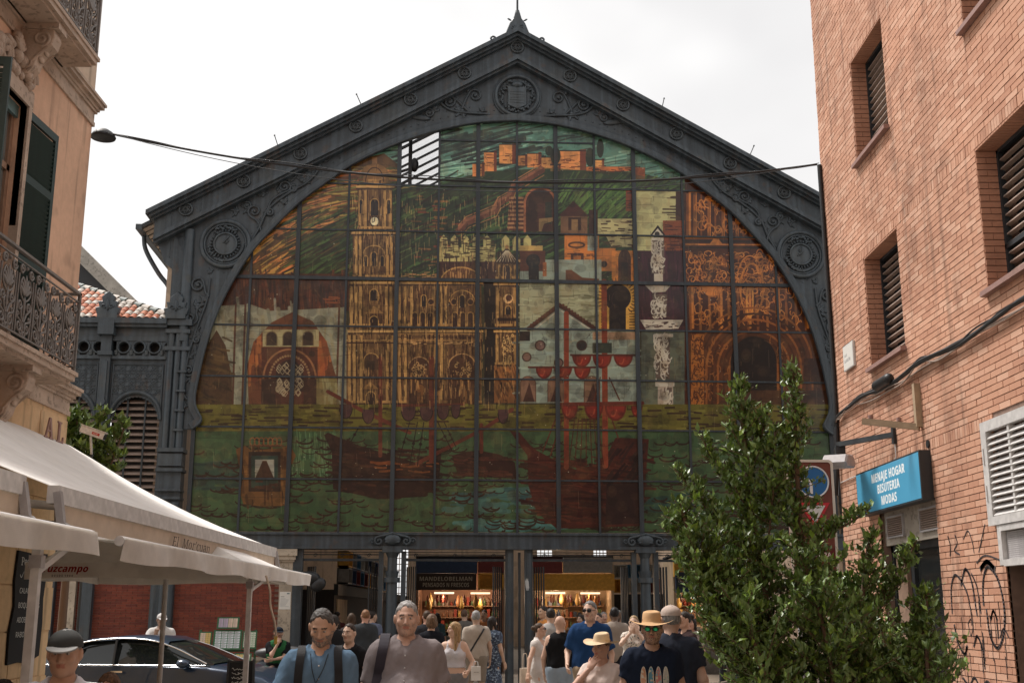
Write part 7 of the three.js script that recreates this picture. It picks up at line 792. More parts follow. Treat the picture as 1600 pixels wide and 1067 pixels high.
      if (nk === 'tank') { for (const q of [-1, 1]) d = Math.max(d, -ell(x, y, z, q * (sw + 0.03), Y(1.4), 0, 0.085, 0.11, 0.13)); d = Math.max(d, -ell(x, y, z, 0, Y(1.47), 0.06, 0.085, 0.13, 0.13)); }
      if (t.collar) { const R = Math.hypot(x, (z - 0.012) * 1.05), yy = y - Y(1.475) + (z - 0.0) * 0.36; d = smin(d, Math.hypot(R - 0.074 + yy * 0.4, Math.max(0, Math.abs(yy) - 0.02)) - 0.011 + smooth(0.05, 0.075, z) * smooth(0.035, 0.015, Math.abs(x)) * 0.03, 0.008); } return d; };
    cloth(topFn, t.skirt ? 'dress' : 'shirt', cm(t.color, t.map), near ? 0.0115 : cell);
    if (t.collar && near) for (const q of [0, 1, 2]) { /* buttons */ const y = Y(1.38 - q * 0.085); const z = surfZ(topFn, 0, y); new B().ball(0.006, 0, y, z + 0.002, 1, 1, 0.5, 0, 6).build('button', M.whiteMetal, root); }
  }
  if (o.vest) cloth((x, y, z) => { const p = [x, y, z]; let d = Math.max(torso(p, 0.034), Y(0.93) - y) + wr(x, y, z, 0.008); for (const q of [-1, 1]) d = Math.max(d, -ell(x, y, z, q * (sw + 0.03), Y(1.36), 0, 0.075, 0.13, 0.14)); return Math.max(d, -cone(p, [0, Y(1.5), 0.08], [0, Y(1.3), 0.17], 0.09, 0.012)); }, 'vest', cm(o.vest));
  const b = o.bottom; if (b) { const upto = b.short ? 1 : 2, inf = b.loose || 0.018; cloth((x, y, z) => { const p = [x, y, z]; let d = smin(pelvis(p, inf - 0.006), legSDF(p, inf, upto), 0.06) + wr(x, y, z, 0.01); d = Math.max(d, y - Y(1.0)); if (b.short) d = Math.max(d, (seat ? z - 0.36 : b.short - y)); else d = Math.max(d, 0.07 - y); return d; }, b.short ? 'shorts' : 'trousers', cm(b.color), cell); }
  for (const q of legs) cloth((x, y, z) => { const p = [x, y, z]; return Math.max(cone(p, [q[2][0], 0.05, q[2][2] - 0.04], [q[2][0], 0.035, q[2][2] + 0.16], 0.052, 0.04), -y + 0.004, y - 0.1); }, 'shoe', cm(o.shoe || [0.05, 0.045, 0.04]), 0.016, [q[2][0] - 0.08, -0.02, q[2][2] - 0.14], [q[2][0] + 0.08, 0.14, q[2][2] + 0.26]);
  // head parts live in the head's frame
  const onHead = (geo, name, m) => { const q = mesh(name, geo, m, root); q.geometry.applyMatrix4(hm); return q; };
  if (o.hair) {
    const st = o.hair, cur = st === 'curly', amp = cur ? 0.018 : 0.008, fr = cur ? 46 : 90;
    const hf = (x, y, z) => { const p = [x, y, z]; const th = st === 'buzz' ? 0.002 : cur ? 0.022 : 0.005; let d = ell(x, y, z, 0, 0.03, -0.015, 0.077 + th, 0.09 + th * 1.8, 0.096 + th * 1.4);  { const hl = 0.088 + 0.024 * (noise3(x * 130, 3, z * 90) - 0.5) + (st === 'receding' ? 0.026 * clamp(1.25 - Math.abs(x) / 0.05) : 0) - (0.086 - z) * (z > 0.03 ? 0.55 : 1.5) + (z > 0.03 ? 0 : 0.0532) - 0.3 * Math.abs(x) * (z > 0.03 ? 1 : 0.4); if (!['long', 'bob', 'curly'].includes(st)) { d += (1 - smooth(0, 0.034, y - Math.max(hl, -0.082))) * 0.009; d = Math.max(d, Math.max(hl, -0.082) - y); d = Math.max(d, -ell(Math.abs(x), y, z, 0.088, -0.012, -0.012, 0.032, 0.042, 0.03)); } else d = Math.max(d, -ell(x, y, z, 0, -0.046, 0.088, 0.07, 0.112, 0.098)); } if (st === 'long' || st === 'bob') { const L = st === 'long' ? o.hairLen || 0.3 : 0.13; d = smin(d, cone(p, [0, 0.0, -0.06], [0, -L, -0.075], 0.075, 0.07, 0.6), 0.03); for (const q of [-1, 1]) d = smin(d, cone(p, [q * 0.068, 0.02, -0.01], [q * 0.088, -L * 0.85, 0.0], 0.03, 0.024), 0.025); d = Math.max(d, -ell(x, y, z, 0, -0.04, 0.09, 0.066, 0.1, 0.096)); } if (cur) { d = smin(d, ell(x, y, z, 0, -0.03, -0.05, 0.1, 0.08, 0.075), 0.03); d = Math.max(d, -ell(x, y, z, 0, -0.046, 0.088, 0.072, 0.112, 0.098)); } if (st === 'bun') d = smin(d, ell(x, y, z, 0, 0.045, -0.125, 0.045, 0.045, 0.04), 0.015); if (st === 'pony') d = smin(d, cone(p, [0, 0.03, -0.11], [0, -0.16, -0.13], 0.03, 0.018), 0.02); return d + amp * (noise3(x * fr, y * fr * 0.35, z * fr) - 0.5) + amp * 0.5 * (noise3(x * fr * 2.3, y * fr * 0.6, z * fr * 2.3) - 0.5); };
    const q = surfaceNet(hf, [-0.16, st === 'long' ? -(o.hairLen || 0.3) - 0.1 : -0.22, -0.2], [0.16, 0.17, 0.13], hc); onHead(boxUV(plain(paint(q, (x, y, z) => { const k = 0.45 + 1.1 * noise3(x * 150, y * 26, z * 150); return (o.hairCol || [0.04, 0.028, 0.02]).map((v) => v * k); }))), 'hair', o.hairMat || HAIR);
  }
  if (o.glasses) { const fr = new B(), le = new B(); for (const q of [-1, 1]) { fr.add(new THREE.TorusGeometry(0.0225, 0.0028, 6, 20), new THREE.Matrix4().compose(V(q * 0.033, 0.008, 0.103), new THREE.Quaternion().setFromEuler(new THREE.Euler(0, q * 0.2, 0)), V(1.1, 0.85, 1))).bar([q * 0.058, 0.014, 0.097], [q * 0.08, 0.012, 0.0], 0.003, 5); le.ball(1, q * 0.033, 0.008, 0.101, 0.0245, 0.0185, 0.006, 0, 14); } fr.bar([-0.012, 0.012, 0.106], [0.012, 0.012, 0.106], 0.003, 5); onHead(fr.geo(), 'glasses_frame', M.black); onHead(le.geo(), 'lenses', o.glasses); }
  if (o.cap) { const cp = new B(); const pr = []; for (let i = 0; i <= 10; i++) { const a = i / 10 * Math.PI / 2; pr.push([0.093 * Math.cos(a), 0.075 * Math.sin(a) * 1.1 + 0.035]); } cp.lathe([[0.094, 0.025], ...pr], 0, 0.012, -0.012, 28, 1, 1.15).ball(0.008, 0, 0.132, -0.012, 1, 0.6, 1, 0, 8); onHead(cp.geo(), 'cap', cm(o.cap[0])); const P = []; for (let i = 0; i <= 14; i++) { const a = Math.PI * i / 14; P.push([0.078 * Math.cos(a), 0.088 * Math.sin(a)]); } const br = new B(); br.add(new THREE.ExtrudeGeometry(new THREE.Shape(P.map((q) => new THREE.Vector2(...q))), { depth: 0.006, bevelEnabled: true, bevelSize: 0.003, bevelThickness: 0.002, bevelSegments: 1 }), new THREE.Matrix4().compose(V(0, 0.044, 0.08), new THREE.Quaternion().setFromEuler(new THREE.Euler(Math.PI / 2 + 0.2, 0, 0)), V(1, 1, 1))); onHead(br.geo(), 'cap_brim', cm(o.cap[1])); }
  if (o.hat) { const n = 48, pos = [], idx = [], prof = [[0.19, 0.0], [0.165, -0.004], [0.13, 0.0], [0.1, 0.006], [0.094, 0.014], [0.09, 0.05], [0.086, 0.085], [0.078, 0.105], [0.055, 0.112], [0.03, 0.098], [0, 0.092]]; for (const [r, h] of prof) for (let i = 0; i <= n; i++) { const a = i / n * Math.PI * 2, x = Math.cos(a), z = Math.sin(a); const bend = r > 0.1 ? (r - 0.1) * (0.42 * x * x - 0.3 * Math.max(0, z) + 0.12 * Math.max(0, -z)) : 0, pinch = h > 0.07 && z > 0 ? 1 - 0.2 * z * Math.min(1, (h - 0.07) * 30) : 1; pos.push(x * r * pinch * (r > 0.1 ? 1 : 0.92), h + bend + (h > 0.1 ? 0.012 * -z : 0), z * r * 1.08); } for (let j = 0; j < prof.length - 1; j++) for (let i = 0; i < n; i++) { const a = j * (n + 1) + i, b2 = a + 1, c = a + n + 1, d = c + 1; idx.push(a, c, b2, b2, c, d); } const q = new THREE.BufferGeometry(); q.setAttribute('position', new THREE.Float32BufferAttribute(pos, 3)); q.setIndex(idx); q.computeVertexNormals(); q.applyMatrix4(new THREE.Matrix4().compose(V(0, 0.045, -0.008), new THREE.Quaternion().setFromEuler(new THREE.Euler(-0.1, 0, 0)), V(1, 1.0, 1))); onHead(boxUV(plain(q)), 'hat', cm(o.hat, T.cloth)); const bd = new B().lathe([[0.0885, 0], [0.0895, 0.0], [0.087, 0.028], [0.086, 0.028]], 0, 0.058, -0.01, 32, 0.97, 1.1); const bo = onHead(bd.geo(), 'hat_band', cm(o.band || [0.3, 0.17, 0.08])); }
  return { root, topFn, s, A, dy, hm, torso };
}
function surfZ(fn, x, y, back = false) { let z = back ? -0.4 : 0.4; for (let i = 0; i < 60; i++) { const d = fn(x, y, z); if (d < 0.001) break; z += (back ? 1 : -1) * Math.max(0.002, d * 0.6); } return z; }
function decal(P, name, x0, x1, y0, y1, m) { const g = new THREE.PlaneGeometry(1, 1, 10, 6), p = g.attributes.position; for (let i = 0; i < p.count; i++) { const x = x0 + (x1 - x0) * (p.getX(i) + 0.5), y = y0 + (y1 - y0) * (p.getY(i) + 0.5); p.setXYZ(i, x, y + P.dy, surfZ(P.topFn, x, y + P.dy) + 0.004); } g.computeVertexNormals(); return mesh(name, g, m, P.root); }
function ribbon(pts, w, th = 0.008) { const c = new THREE.CatmullRomCurve3(pts.map((p) => V(...p))), n = pts.length * 3, pos = [], idx = []; for (let i = 0; i <= n; i++) { const p = c.getPoint(i / n), t = c.getTangent(i / n), s = V(1, 0, 0).addScaledVector(t, -t.x).normalize(), u = t.clone().cross(s).normalize(); for (const [a, e] of [[-1, 1], [1, 1], [1, -1], [-1, -1]]) { const q = p.clone().addScaledVector(s, a * w / 2).addScaledVector(u, e * th / 2); pos.push(q.x, q.y, q.z); } } for (let i = 0; i < n; i++) for (let k = 0; k < 4; k++) { const a = i * 4 + k, b = i * 4 + (k + 1) % 4; idx.push(a, b, a + 4, b, b + 4, a + 4); } const g = new THREE.BufferGeometry(); g.setAttribute('position', new THREE.Float32BufferAttribute(pos, 3)); g.setIndex(idx); const f = g.toNonIndexed(); f.computeVertexNormals(); return new B().add(f); }
const HAIR = new THREE.MeshPhysicalMaterial({ vertexColors: true, roughness: 0.6, specularIntensity: 0.5 });
const DARK = [0.022, 0.016, 0.013], BROWN = [0.06, 0.035, 0.02], GREY = [0.24, 0.23, 0.22], BLOND = [0.3, 0.19, 0.09];
const shade = mat([0.012, 0.012, 0.014], 0.08), green = mat([0.03, 0.42, 0.2], 0.08, { metalness: 0.7 });
const spots = (bg, fg, n, r0, seed) => { const t = canvasTex(256, 256, (c) => { const q = rng(seed); c.fillStyle = bg; c.fillRect(0, 0, 256, 256); for (let i = 0; i < n; i++) { c.fillStyle = fg[Math.floor(q() * fg.length)]; c.beginPath(); c.ellipse(q() * 256, q() * 256, r0 * (0.5 + q()), r0 * (0.3 + q() * 0.7), q() * 6, 0, 7); c.fill(); } }); t.wrapS = t.wrapT = THREE.RepeatWrapping; t.repeat.set(2.5, 2.5); return t; };

// --- nearest row
person({ label: 'man in a grey and black cap and white shirt beside the awning post', x: -2.22, z: -6.2, H: 1.63, turn: 0.12, look: 0.05, nod: 0.08, skin: [0.42, 0.22, 0.15], hair: 'short', hairCol: GREY, cap: [mat([0.05, 0.055, 0.055], 0.9, { map: T.stone }), [0.33, 0.33, 0.32]], top: { color: [0.68, 0.68, 0.72], neck: 'crew' }, bottom: { color: [0.08, 0.09, 0.11] } });
{ const P = person({ label: 'grey haired man in a blue denim shirt looking down at his phone', x: -1.255, z: -8.4, H: 1.74, turn: 0.1, look: -0.12, nod: 0.42, lean: 0.02, skin: [0.42, 0.22, 0.145], beard: [0.2, 0.17, 0.15, 0.62], hair: 'receding', hairCol: [0.09, 0.085, 0.08], brow: [0.05, 0.04, 0.035], top: { color: [0.13, 0.215, 0.315], sleeve: 1.8, neck: 'open', collar: true, loose: 0.024, wrinkle: 0.02, hem: 0.82 }, bottom: { color: [0.05, 0.06, 0.09] }, R: { at: [-0.2, 1.12, 0.3], kind: 'closed', palm: [0.4, 0.9, 0.2], pole: [-0.6, -0.6, -0.6] }, L: { at: [0.27, 0.86, 0.08] }, step: 0.5 });
  const bp = thing('backpack', 'black backpack on the man in the denim shirt', 'backpack', [-1.255, 0, -8.4], 0.1); bp.scale.setScalar(P.s); for (const q of [-1, 1]) { const pts = []; for (let i = 0; i <= 9; i++) { const y = 1.46 - i * 0.045, x = q * (0.125 + 0.012 * Math.sin(i * 0.35)); pts.push([x, y, surfZ(P.topFn, x, y) + 0.008]); } ribbon([[q * 0.12, 1.44, -0.15], [q * 0.122, 1.5, -0.06], [q * 0.124, 1.5, 0.0], ...pts], 0.056, 0.014).build('strap', mat([0.012, 0.012, 0.014], 0.8), bp); } new B().ball(1, 0, 1.22, -0.24, 0.17, 0.26, 0.11, 0, 18).build('bag', mat([0.012, 0.012, 0.014], 0.8), bp);
  const ph = thing('mobile_phone', 'dark phone held by the man in the denim shirt', 'phone', [-1.45, 1.12, -8.02], 0.1); const po = new B().box(0.075, 0.15, 0.009, 0, 0, 0).build('case', M.black, ph); po.rotation.x = -1.0; po.position.y = 0.02;
  const gl = new B(); for (const q of [0, 1]) gl.add(new THREE.TorusGeometry(0.024, 0.003, 6, 18), new THREE.Matrix4().makeTranslation(-0.02 + q * 0.004, 1.24 - q * 0.055, surfZ(P.topFn, -0.02, 1.22) + 0.012)); gl.tube([[-0.06, 1.46, 0.1], [-0.045, 1.36, surfZ(P.topFn, -0.045, 1.36) + 0.008], [-0.02, 1.27, surfZ(P.topFn, -0.02, 1.27) + 0.01]], 0.0025, 12, 4).tube([[0.06, 1.46, 0.1], [0.03, 1.36, surfZ(P.topFn, 0.03, 1.36) + 0.008], [-0.015, 1.27, surfZ(P.topFn, -0.015, 1.27) + 0.01]], 0.0025, 12, 4); gl.build('hanging_glasses', M.black, P.root); }
{ const P = person({ label: 'heavy grey haired man in a mauve polo shirt', x: -0.71, z: -9, H: 1.8, girth: 1.26, turn: 0.02, look: 0.02, nod: 0.06, skin: [0.46, 0.245, 0.175], beard: [0.3, 0.22, 0.18, 0.3], hair: 'short', hairCol: [0.3, 0.29, 0.28], brow: [0.1, 0.08, 0.07], top: { color: [0.26, 0.225, 0.225], sleeve: 0.78, neck: 'open', collar: true, loose: 0.022, hem: 0.84, wrinkle: 0.016 }, bottom: { color: [0.06, 0.06, 0.07] }, step: 0.4 });
  const bp = thing('backpack', 'dark backpack slung on one shoulder of the man in the mauve polo', 'backpack', [-0.71, 0, -9], 0.02); bp.scale.setScalar(P.s); const pts = []; for (let i = 0; i <= 9; i++) { const y = 1.45 - i * 0.05, x = -0.155 - 0.008 * i; pts.push([x, y, surfZ(P.topFn, x, y) + 0.01]); } ribbon([[-0.14, 1.42, -0.16], [-0.145, 1.51, -0.06], [-0.15, 1.52, 0.0], ...pts], 0.07, 0.016).build('strap', mat([0.025, 0.02, 0.03], 0.8), bp); new B().ball(1, -0.05, 1.2, -0.29, 0.18, 0.26, 0.11, 0, 18).build('bag', mat([0.025, 0.02, 0.03], 0.8), bp); }
person({ label: 'woman in a pale straw hat and cream top raising a hand to her mouth', x: 0.9, z: -11, H: 1.52, fem: 1, turn: -0.4, look: -0.3, nod: 0.05, tilt: -0.05, skin: [0.45, 0.235, 0.17], hair: 'bun', hairCol: [0.13, 0.07, 0.04], hat: [0.68, 0.52, 0.34], band: [0.6, 0.44, 0.27], top: { color: [0.68, 0.56, 0.5], sleeve: 0.5, neck: 'v', wrinkle: 0.018 }, bottom: { color: [0.3, 0.25, 0.2] }, R: { at: [-0.075, 1.42, 0.185], pole: [-0.7, -0.8, 0.1], dir: [0.5, 0.8, -0.2], palm: [0.3, 0.2, -1], kind: 'relaxed' }, L: { at: [0.2, 0.95, 0.16] } });
{ const P = person({ label: 'man in a straw hat and green mirrored sunglasses with surfboards on his navy shirt', x: 1.26, z: -10.2, H: 1.7, girth: 1.1, turn: 0.04, look: -0.2, nod: 0.02, skin: [0.36, 0.185, 0.125], beard: [0.09, 0.06, 0.045, 0.45], hair: 'short', hairCol: BROWN, hat: [0.58, 0.37, 0.2], band: [0.2, 0.1, 0.05], glasses: green, top: { color: [0.014, 0.02, 0.038], neck: 'crew' }, bottom: { color: [0.07, 0.07, 0.09] }, step: 0.4 });
  const cols = [[[0.5, 0.25, 0.15], [0.55, 0.5, 0.42]], [[0.1, 0.25, 0.33], [0.5, 0.3, 0.16]], [[0.5, 0.18, 0.16], [0.2, 0.32, 0.36]], [[0.42, 0.4, 0.36], [0.16, 0.3, 0.24]]]; cols.forEach(([a, b], k) => { const tx = canvasTex(64, 256, (c) => { const f = (u) => `rgb(${u.map((v) => Math.round(255 * Math.pow(v, 1 / 2.2))).join(',')})`; c.clearRect(0, 0, 64, 256); c.fillStyle = '#c9c2b4'; c.beginPath(); c.ellipse(32, 128, 30, 126, 0, 0, 7); c.fill(); c.save(); c.beginPath(); c.ellipse(32, 128, 26, 118, 0, 0, 7); c.clip(); c.fillStyle = f(a); c.fillRect(0, 0, 64, 256); const q = rng(k + 60); for (let i = 0; i < 26; i++) { c.fillStyle = i % 2 ? f(b) : '#c2b79f'; c.fillRect(q() * 64, q() * 256, 8 + q() * 18, 4 + q() * 22); } c.restore(); }); decal(P, 'surfboard_print', -0.125 + k * 0.064, -0.125 + k * 0.064 + 0.054, 1.12, 1.33, mat([1, 1, 1], 0.85, { map: tx, transparent: true, alphaTest: 0.5 })); }); }
person({ label: 'broad man in a beige cap and charcoal shirt seen from behind', x: 1.52, z: -10.9, H: 1.78, girth: 1.22, turn: 2.9, look: 0.35, skin: [0.44, 0.24, 0.17], hair: 'short', hairCol: GREY, cap: [[0.5, 0.4, 0.34], [0.5, 0.4, 0.34]], top: { color: [0.03, 0.035, 0.05], neck: 'crew', hem: 0.84 }, bottom: { color: [0.1, 0.1, 0.11] } });
// --- seated at the terrace
const chair = (x, z, ry, label) => { const s = thing('cafe_chair', label, 'chair', [x, 0, z], ry, 'terrace chairs'); new B().box(0.42, 0.03, 0.42, 0, 0.45, 0).build('seat', M.woodFrame, s); new B().box(0.42, 0.34, 0.025, 0, 0.72, -0.2, -0.12).build('backrest', M.woodFrame, s); for (const [a, b] of [[-0.19, -0.19], [0.19, -0.19], [-0.19, 0.19], [0.19, 0.19]]) new B().bar([a, 0, b], [a, b < 0 ? 0.85 : 0.45, b], 0.014).build('leg', M.greyMetal, s); };
person({ label: 'seated brown haired woman with sunglasses pushed up, under the awning', x: -2.72, z: -8.5, H: 1.66, fem: 1, seat: 0.53, turn: -0.1, look: 0.15, skin: [0.36, 0.17, 0.11], hair: 'long', hairLen: 0.22, hairCol: [0.1, 0.05, 0.025], top: { color: [0.05, 0.045, 0.045], neck: 'scoop' }, bottom: { color: [0.08, 0.08, 0.1] }, L: { at: [0.14, 0.98, 0.3] }, R: { at: [-0.14, 0.98, 0.3] } }); chair(-2.72, -8.52, -0.1, 'cafe chair under the seated woman');
person({ label: 'dark haired person seated with their back turned at the terrace edge', x: -3.55, z: -8.7, H: 1.62, seat: 0.46, turn: 2.6, look: 0.2, skin: [0.36, 0.2, 0.14], hair: 'curly', hairCol: DARK, top: { color: [0.04, 0.04, 0.045] }, bottom: { color: [0.06, 0.06, 0.08] }, L: { at: [0.14, 0.98, 0.3] }, R: { at: [-0.14, 0.98, 0.3] } }); chair(-3.55, -8.68, 2.6, 'cafe chair under the person with their back turned');
// --- middle distance
person({ label: 'young woman with tied dark hair in a black tee behind the denim shirt', x: -1.76, z: -14, H: 1.6, fem: 1, turn: -0.25, look: -0.15, skin: [0.5, 0.29, 0.21], hair: 'pony', hairCol: [0.035, 0.022, 0.016], top: { color: [0.014, 0.014, 0.016], sleeve: 0.5 }, bottom: { color: [0.03, 0.03, 0.035] }, L: { at: [0.24, 1.0, 0.2] } });
{ const P = person({ label: 'young woman with long blond hair in a pale tank top', x: -0.67, z: -17, H: 1.6, fem: 1, turn: -0.1, look: -1.1, nod: -0.02, skin: [0.47, 0.26, 0.18], hair: 'long', hairLen: 0.36, hairCol: BLOND, top: { color: [0.6, 0.58, 0.6], sleeve: 0, neck: 'tank', hem: 1.07, loose: 0.008, wrinkle: 0.006 }, bottom: { color: [0.2, 0.19, 0.19], short: 0.62 }, L: { at: [0.24, 1.02, 0.2], kind: 'closed', pole: [0.6, -0.3, -0.8] }, step: 0.3 });
  const bg = thing('paper_bag', 'white paper carrier bag in the hand of the blond woman', 'bag', [-0.36, 0.82, -16.78], 0.2); new B().ext([[-0.065, 0], [0.065, 0], [0.06, 0.19], [-0.06, 0.19]], 0.06, 0, 0, -0.03).build('bag', mat([0.62, 0.6, 0.56], 0.8), bg); for (const z of [-0.03, 0.03]) new B().tube([[-0.03, 0.19, z], [-0.02, 0.25, z * 0.6], [0.02, 0.25, z * 0.6], [0.03, 0.19, z]], 0.003, 12, 4).build('handle', M.whiteMetal, bg); const tx = canvasTex(128, 64, (c) => { c.fillStyle = '#c9c5bd'; c.fillRect(0, 0, 128, 64); c.fillStyle = '#3a3a3a'; c.font = 'bold 22px sans-serif'; c.fillText('MALAGA', 18, 40); }); panel('print', 0.1, 0.045, mat([1, 1, 1], 0.8, { map: tx }), bg, 0, 0.11, 0.034); }
{ const P = person({ label: 'woman with dark bun in a white sleeveless dress turned to the side', x: 0.58, z: -19, H: 1.57, fem: 1, turn: 1.1, look: 0.25, nod: -0.12, skin: [0.45, 0.24, 0.165], hair: 'bun', hairCol: BROWN, glasses: shade, top: { color: [0.62, 0.57, 0.53], sleeve: 0, neck: 'scoop', skirt: 0.5, loose: 0.02, wrinkle: 0.02 }, R: { at: [-0.4, 0.92, -0.02], pole: [-0.5, -0.2, -1] } });
  const t = thing('tote_bag', 'pale cloth tote hanging beside the woman in the white dress', 'bag', [0.36, 0.62, -19.1], 0.9); t.scale.setScalar(0.72); new B().ext([[-0.16, 0], [0.16, 0], [0.15, 0.36], [-0.15, 0.36]], 0.05, 0, 0, -0.025, 0.01).build('bag', M.canvasTan, t); new B().tube([[-0.08, 0.36, 0], [-0.05, 0.66, 0], [0.05, 0.66, 0], [0.08, 0.36, 0]], 0.008, 16, 5).build('handle', M.canvasTan, t); }
person({ label: 'bald man in a black tank top and denim shorts seen from behind', x: 0.86, z: -18, H: 1.68, girth: 1.08, turn: 2.85, look: -0.1, skin: [0.42, 0.225, 0.155], top: { color: [0.012, 0.012, 0.013], sleeve: 0, neck: 'tank' }, bottom: { color: [0.28, 0.34, 0.4], short: 0.5, loose: 0.03 } });
person({ label: 'tall man in a royal blue shirt and dark sunglasses', x: 1.165, z: -16, H: 1.87, turn: -0.2, look: -0.25, skin: [0.46, 0.255, 0.18], beard: [0.26, 0.2, 0.17, 0.35], hair: 'short', hairCol: [0.15, 0.145, 0.14], glasses: shade, top: { color: [0.016, 0.05, 0.135], sleeve: 0.8, neck: 'open', collar: true, loose: 0.024, hem: 0.84 }, bottom: { color: [0.36, 0.27, 0.18], short: 0.52, loose: 0.026 }, R: { at: [-0.27, 1.0, 0.14] } });
person({ label: 'fair haired woman in a flowered dress holding both hands to her face', x: 2.18, z: -20, H: 1.68, fem: 1, turn: -0.1, look: -0.15, skin: [0.48, 0.28, 0.2], hair: 'short', hairCol: [0.28, 0.19, 0.1], glasses: shade, top: { color: mat([1, 1, 1], 0.9, { map: spots('#c9beb2', ['#3d4a4f', '#7e5a4a', '#566b55'], 120, 8, 3) }), sleeve: 0.4, neck: 'v', skirt: 0.45 }, L: { at: [0.06, 1.47, 0.2], dir: [-0.3, 0.9, -0.1], palm: [-0.3, 0, -1], pole: [0.7, -0.8, 0.2], kind: 'flat' }, R: { at: [-0.06, 1.47, 0.2], dir: [0.3, 0.9, -0.1], palm: [0.3, 0, -1], pole: [-0.7, -0.8, 0.2], kind: 'flat' } });
{ const P = person({ label: 'man in a beige tee with a cross body strap seen from behind at the stall', x: -0.47, z: -22, H: 1.76, turn: 3.3, look: -0.3, skin: [0.34, 0.19, 0.13], hair: 'short', hairCol: GREY, top: { color: [0.42, 0.36, 0.3] }, bottom: { color: [0.24, 0.2, 0.16], short: 0.5 } }); const pts = []; for (let i = 0; i <= 12; i++) { const x = -0.13 + i * 0.022, y = 1.44 - i * 0.035; pts.push([x, y, surfZ(P.topFn, x, y, true) - 0.008]); } ribbon(pts, 0.03, 0.008).build('bag_strap', M.black, P.root); }
person({ label: 'woman in a blue patterned dress standing by the gate post', x: -0.19, z: -22.3, H: 1.66, fem: 1, turn: 2.6, look: -0.2, skin: [0.4, 0.22, 0.15], hair: 'bob', hairCol: DARK, top: { color: mat([1, 1, 1], 0.9, { map: spots('#3c4657', ['#8fa0ad', '#20283a', '#6d7f95'], 160, 9, 9) }), sleeve: 0.55, skirt: 0.4 } });
person({ label: 'curly haired woman in a black top seen from behind', x: -1.17, z: -20, H: 1.68, fem: 1, turn: 3.0, look: 0.3, skin: [0.4, 0.22, 0.15], hair: 'curly', hairCol: [0.12, 0.07, 0.04], top: { color: [0.012, 0.013, 0.018], sleeve: 0.5 }, bottom: { color: [0.05, 0.05, 0.06] } });
person({ label: 'dark skinned man in a taupe tee seen from behind', x: 2.05, z: -22, H: 1.82, turn: 3.1, skin: [0.12, 0.065, 0.045], hair: 'short', hairCol: [0.012, 0.01, 0.01], top: { color: [0.3, 0.25, 0.21], loose: 0.024, hem: 0.8 }, bottom: { color: [0.02, 0.02, 0.025] } });
person({ label: 'dark haired man in a pale grey tee seen from behind at the cream stall', x: 0.86, z: -21.5, H: 1.8, turn: 2.8, look: 0.3, skin: [0.4, 0.22, 0.15], hair: 'short', hairCol: DARK, top: { color: [0.38, 0.36, 0.34] }, bottom: { color: [0.06, 0.06, 0.08] } });
person({ label: 'man in an orange top with black hair in front of the cream stall', x: 0.9, z: -26, H: 1.86, turn: -1.2, look: 0.1, skin: [0.42, 0.23, 0.15], hair: 'short', hairCol: DARK, top: { color: [0.55, 0.22, 0.06] }, bottom: { color: [0.05, 0.05, 0.06] } });
person({ label: 'woman with black hair in a dark dress near the shrub, turned to the side', x: 2.58, z: -17, H: 1.74, fem: 1, turn: -1.2, look: -0.1, skin: [0.42, 0.22, 0.15], hair: 'bun', hairCol: DARK, top: { color: [0.05, 0.03, 0.03], sleeve: 0.3, skirt: 0.5 }, L: { at: [0.1, 1.12, 0.32] } });
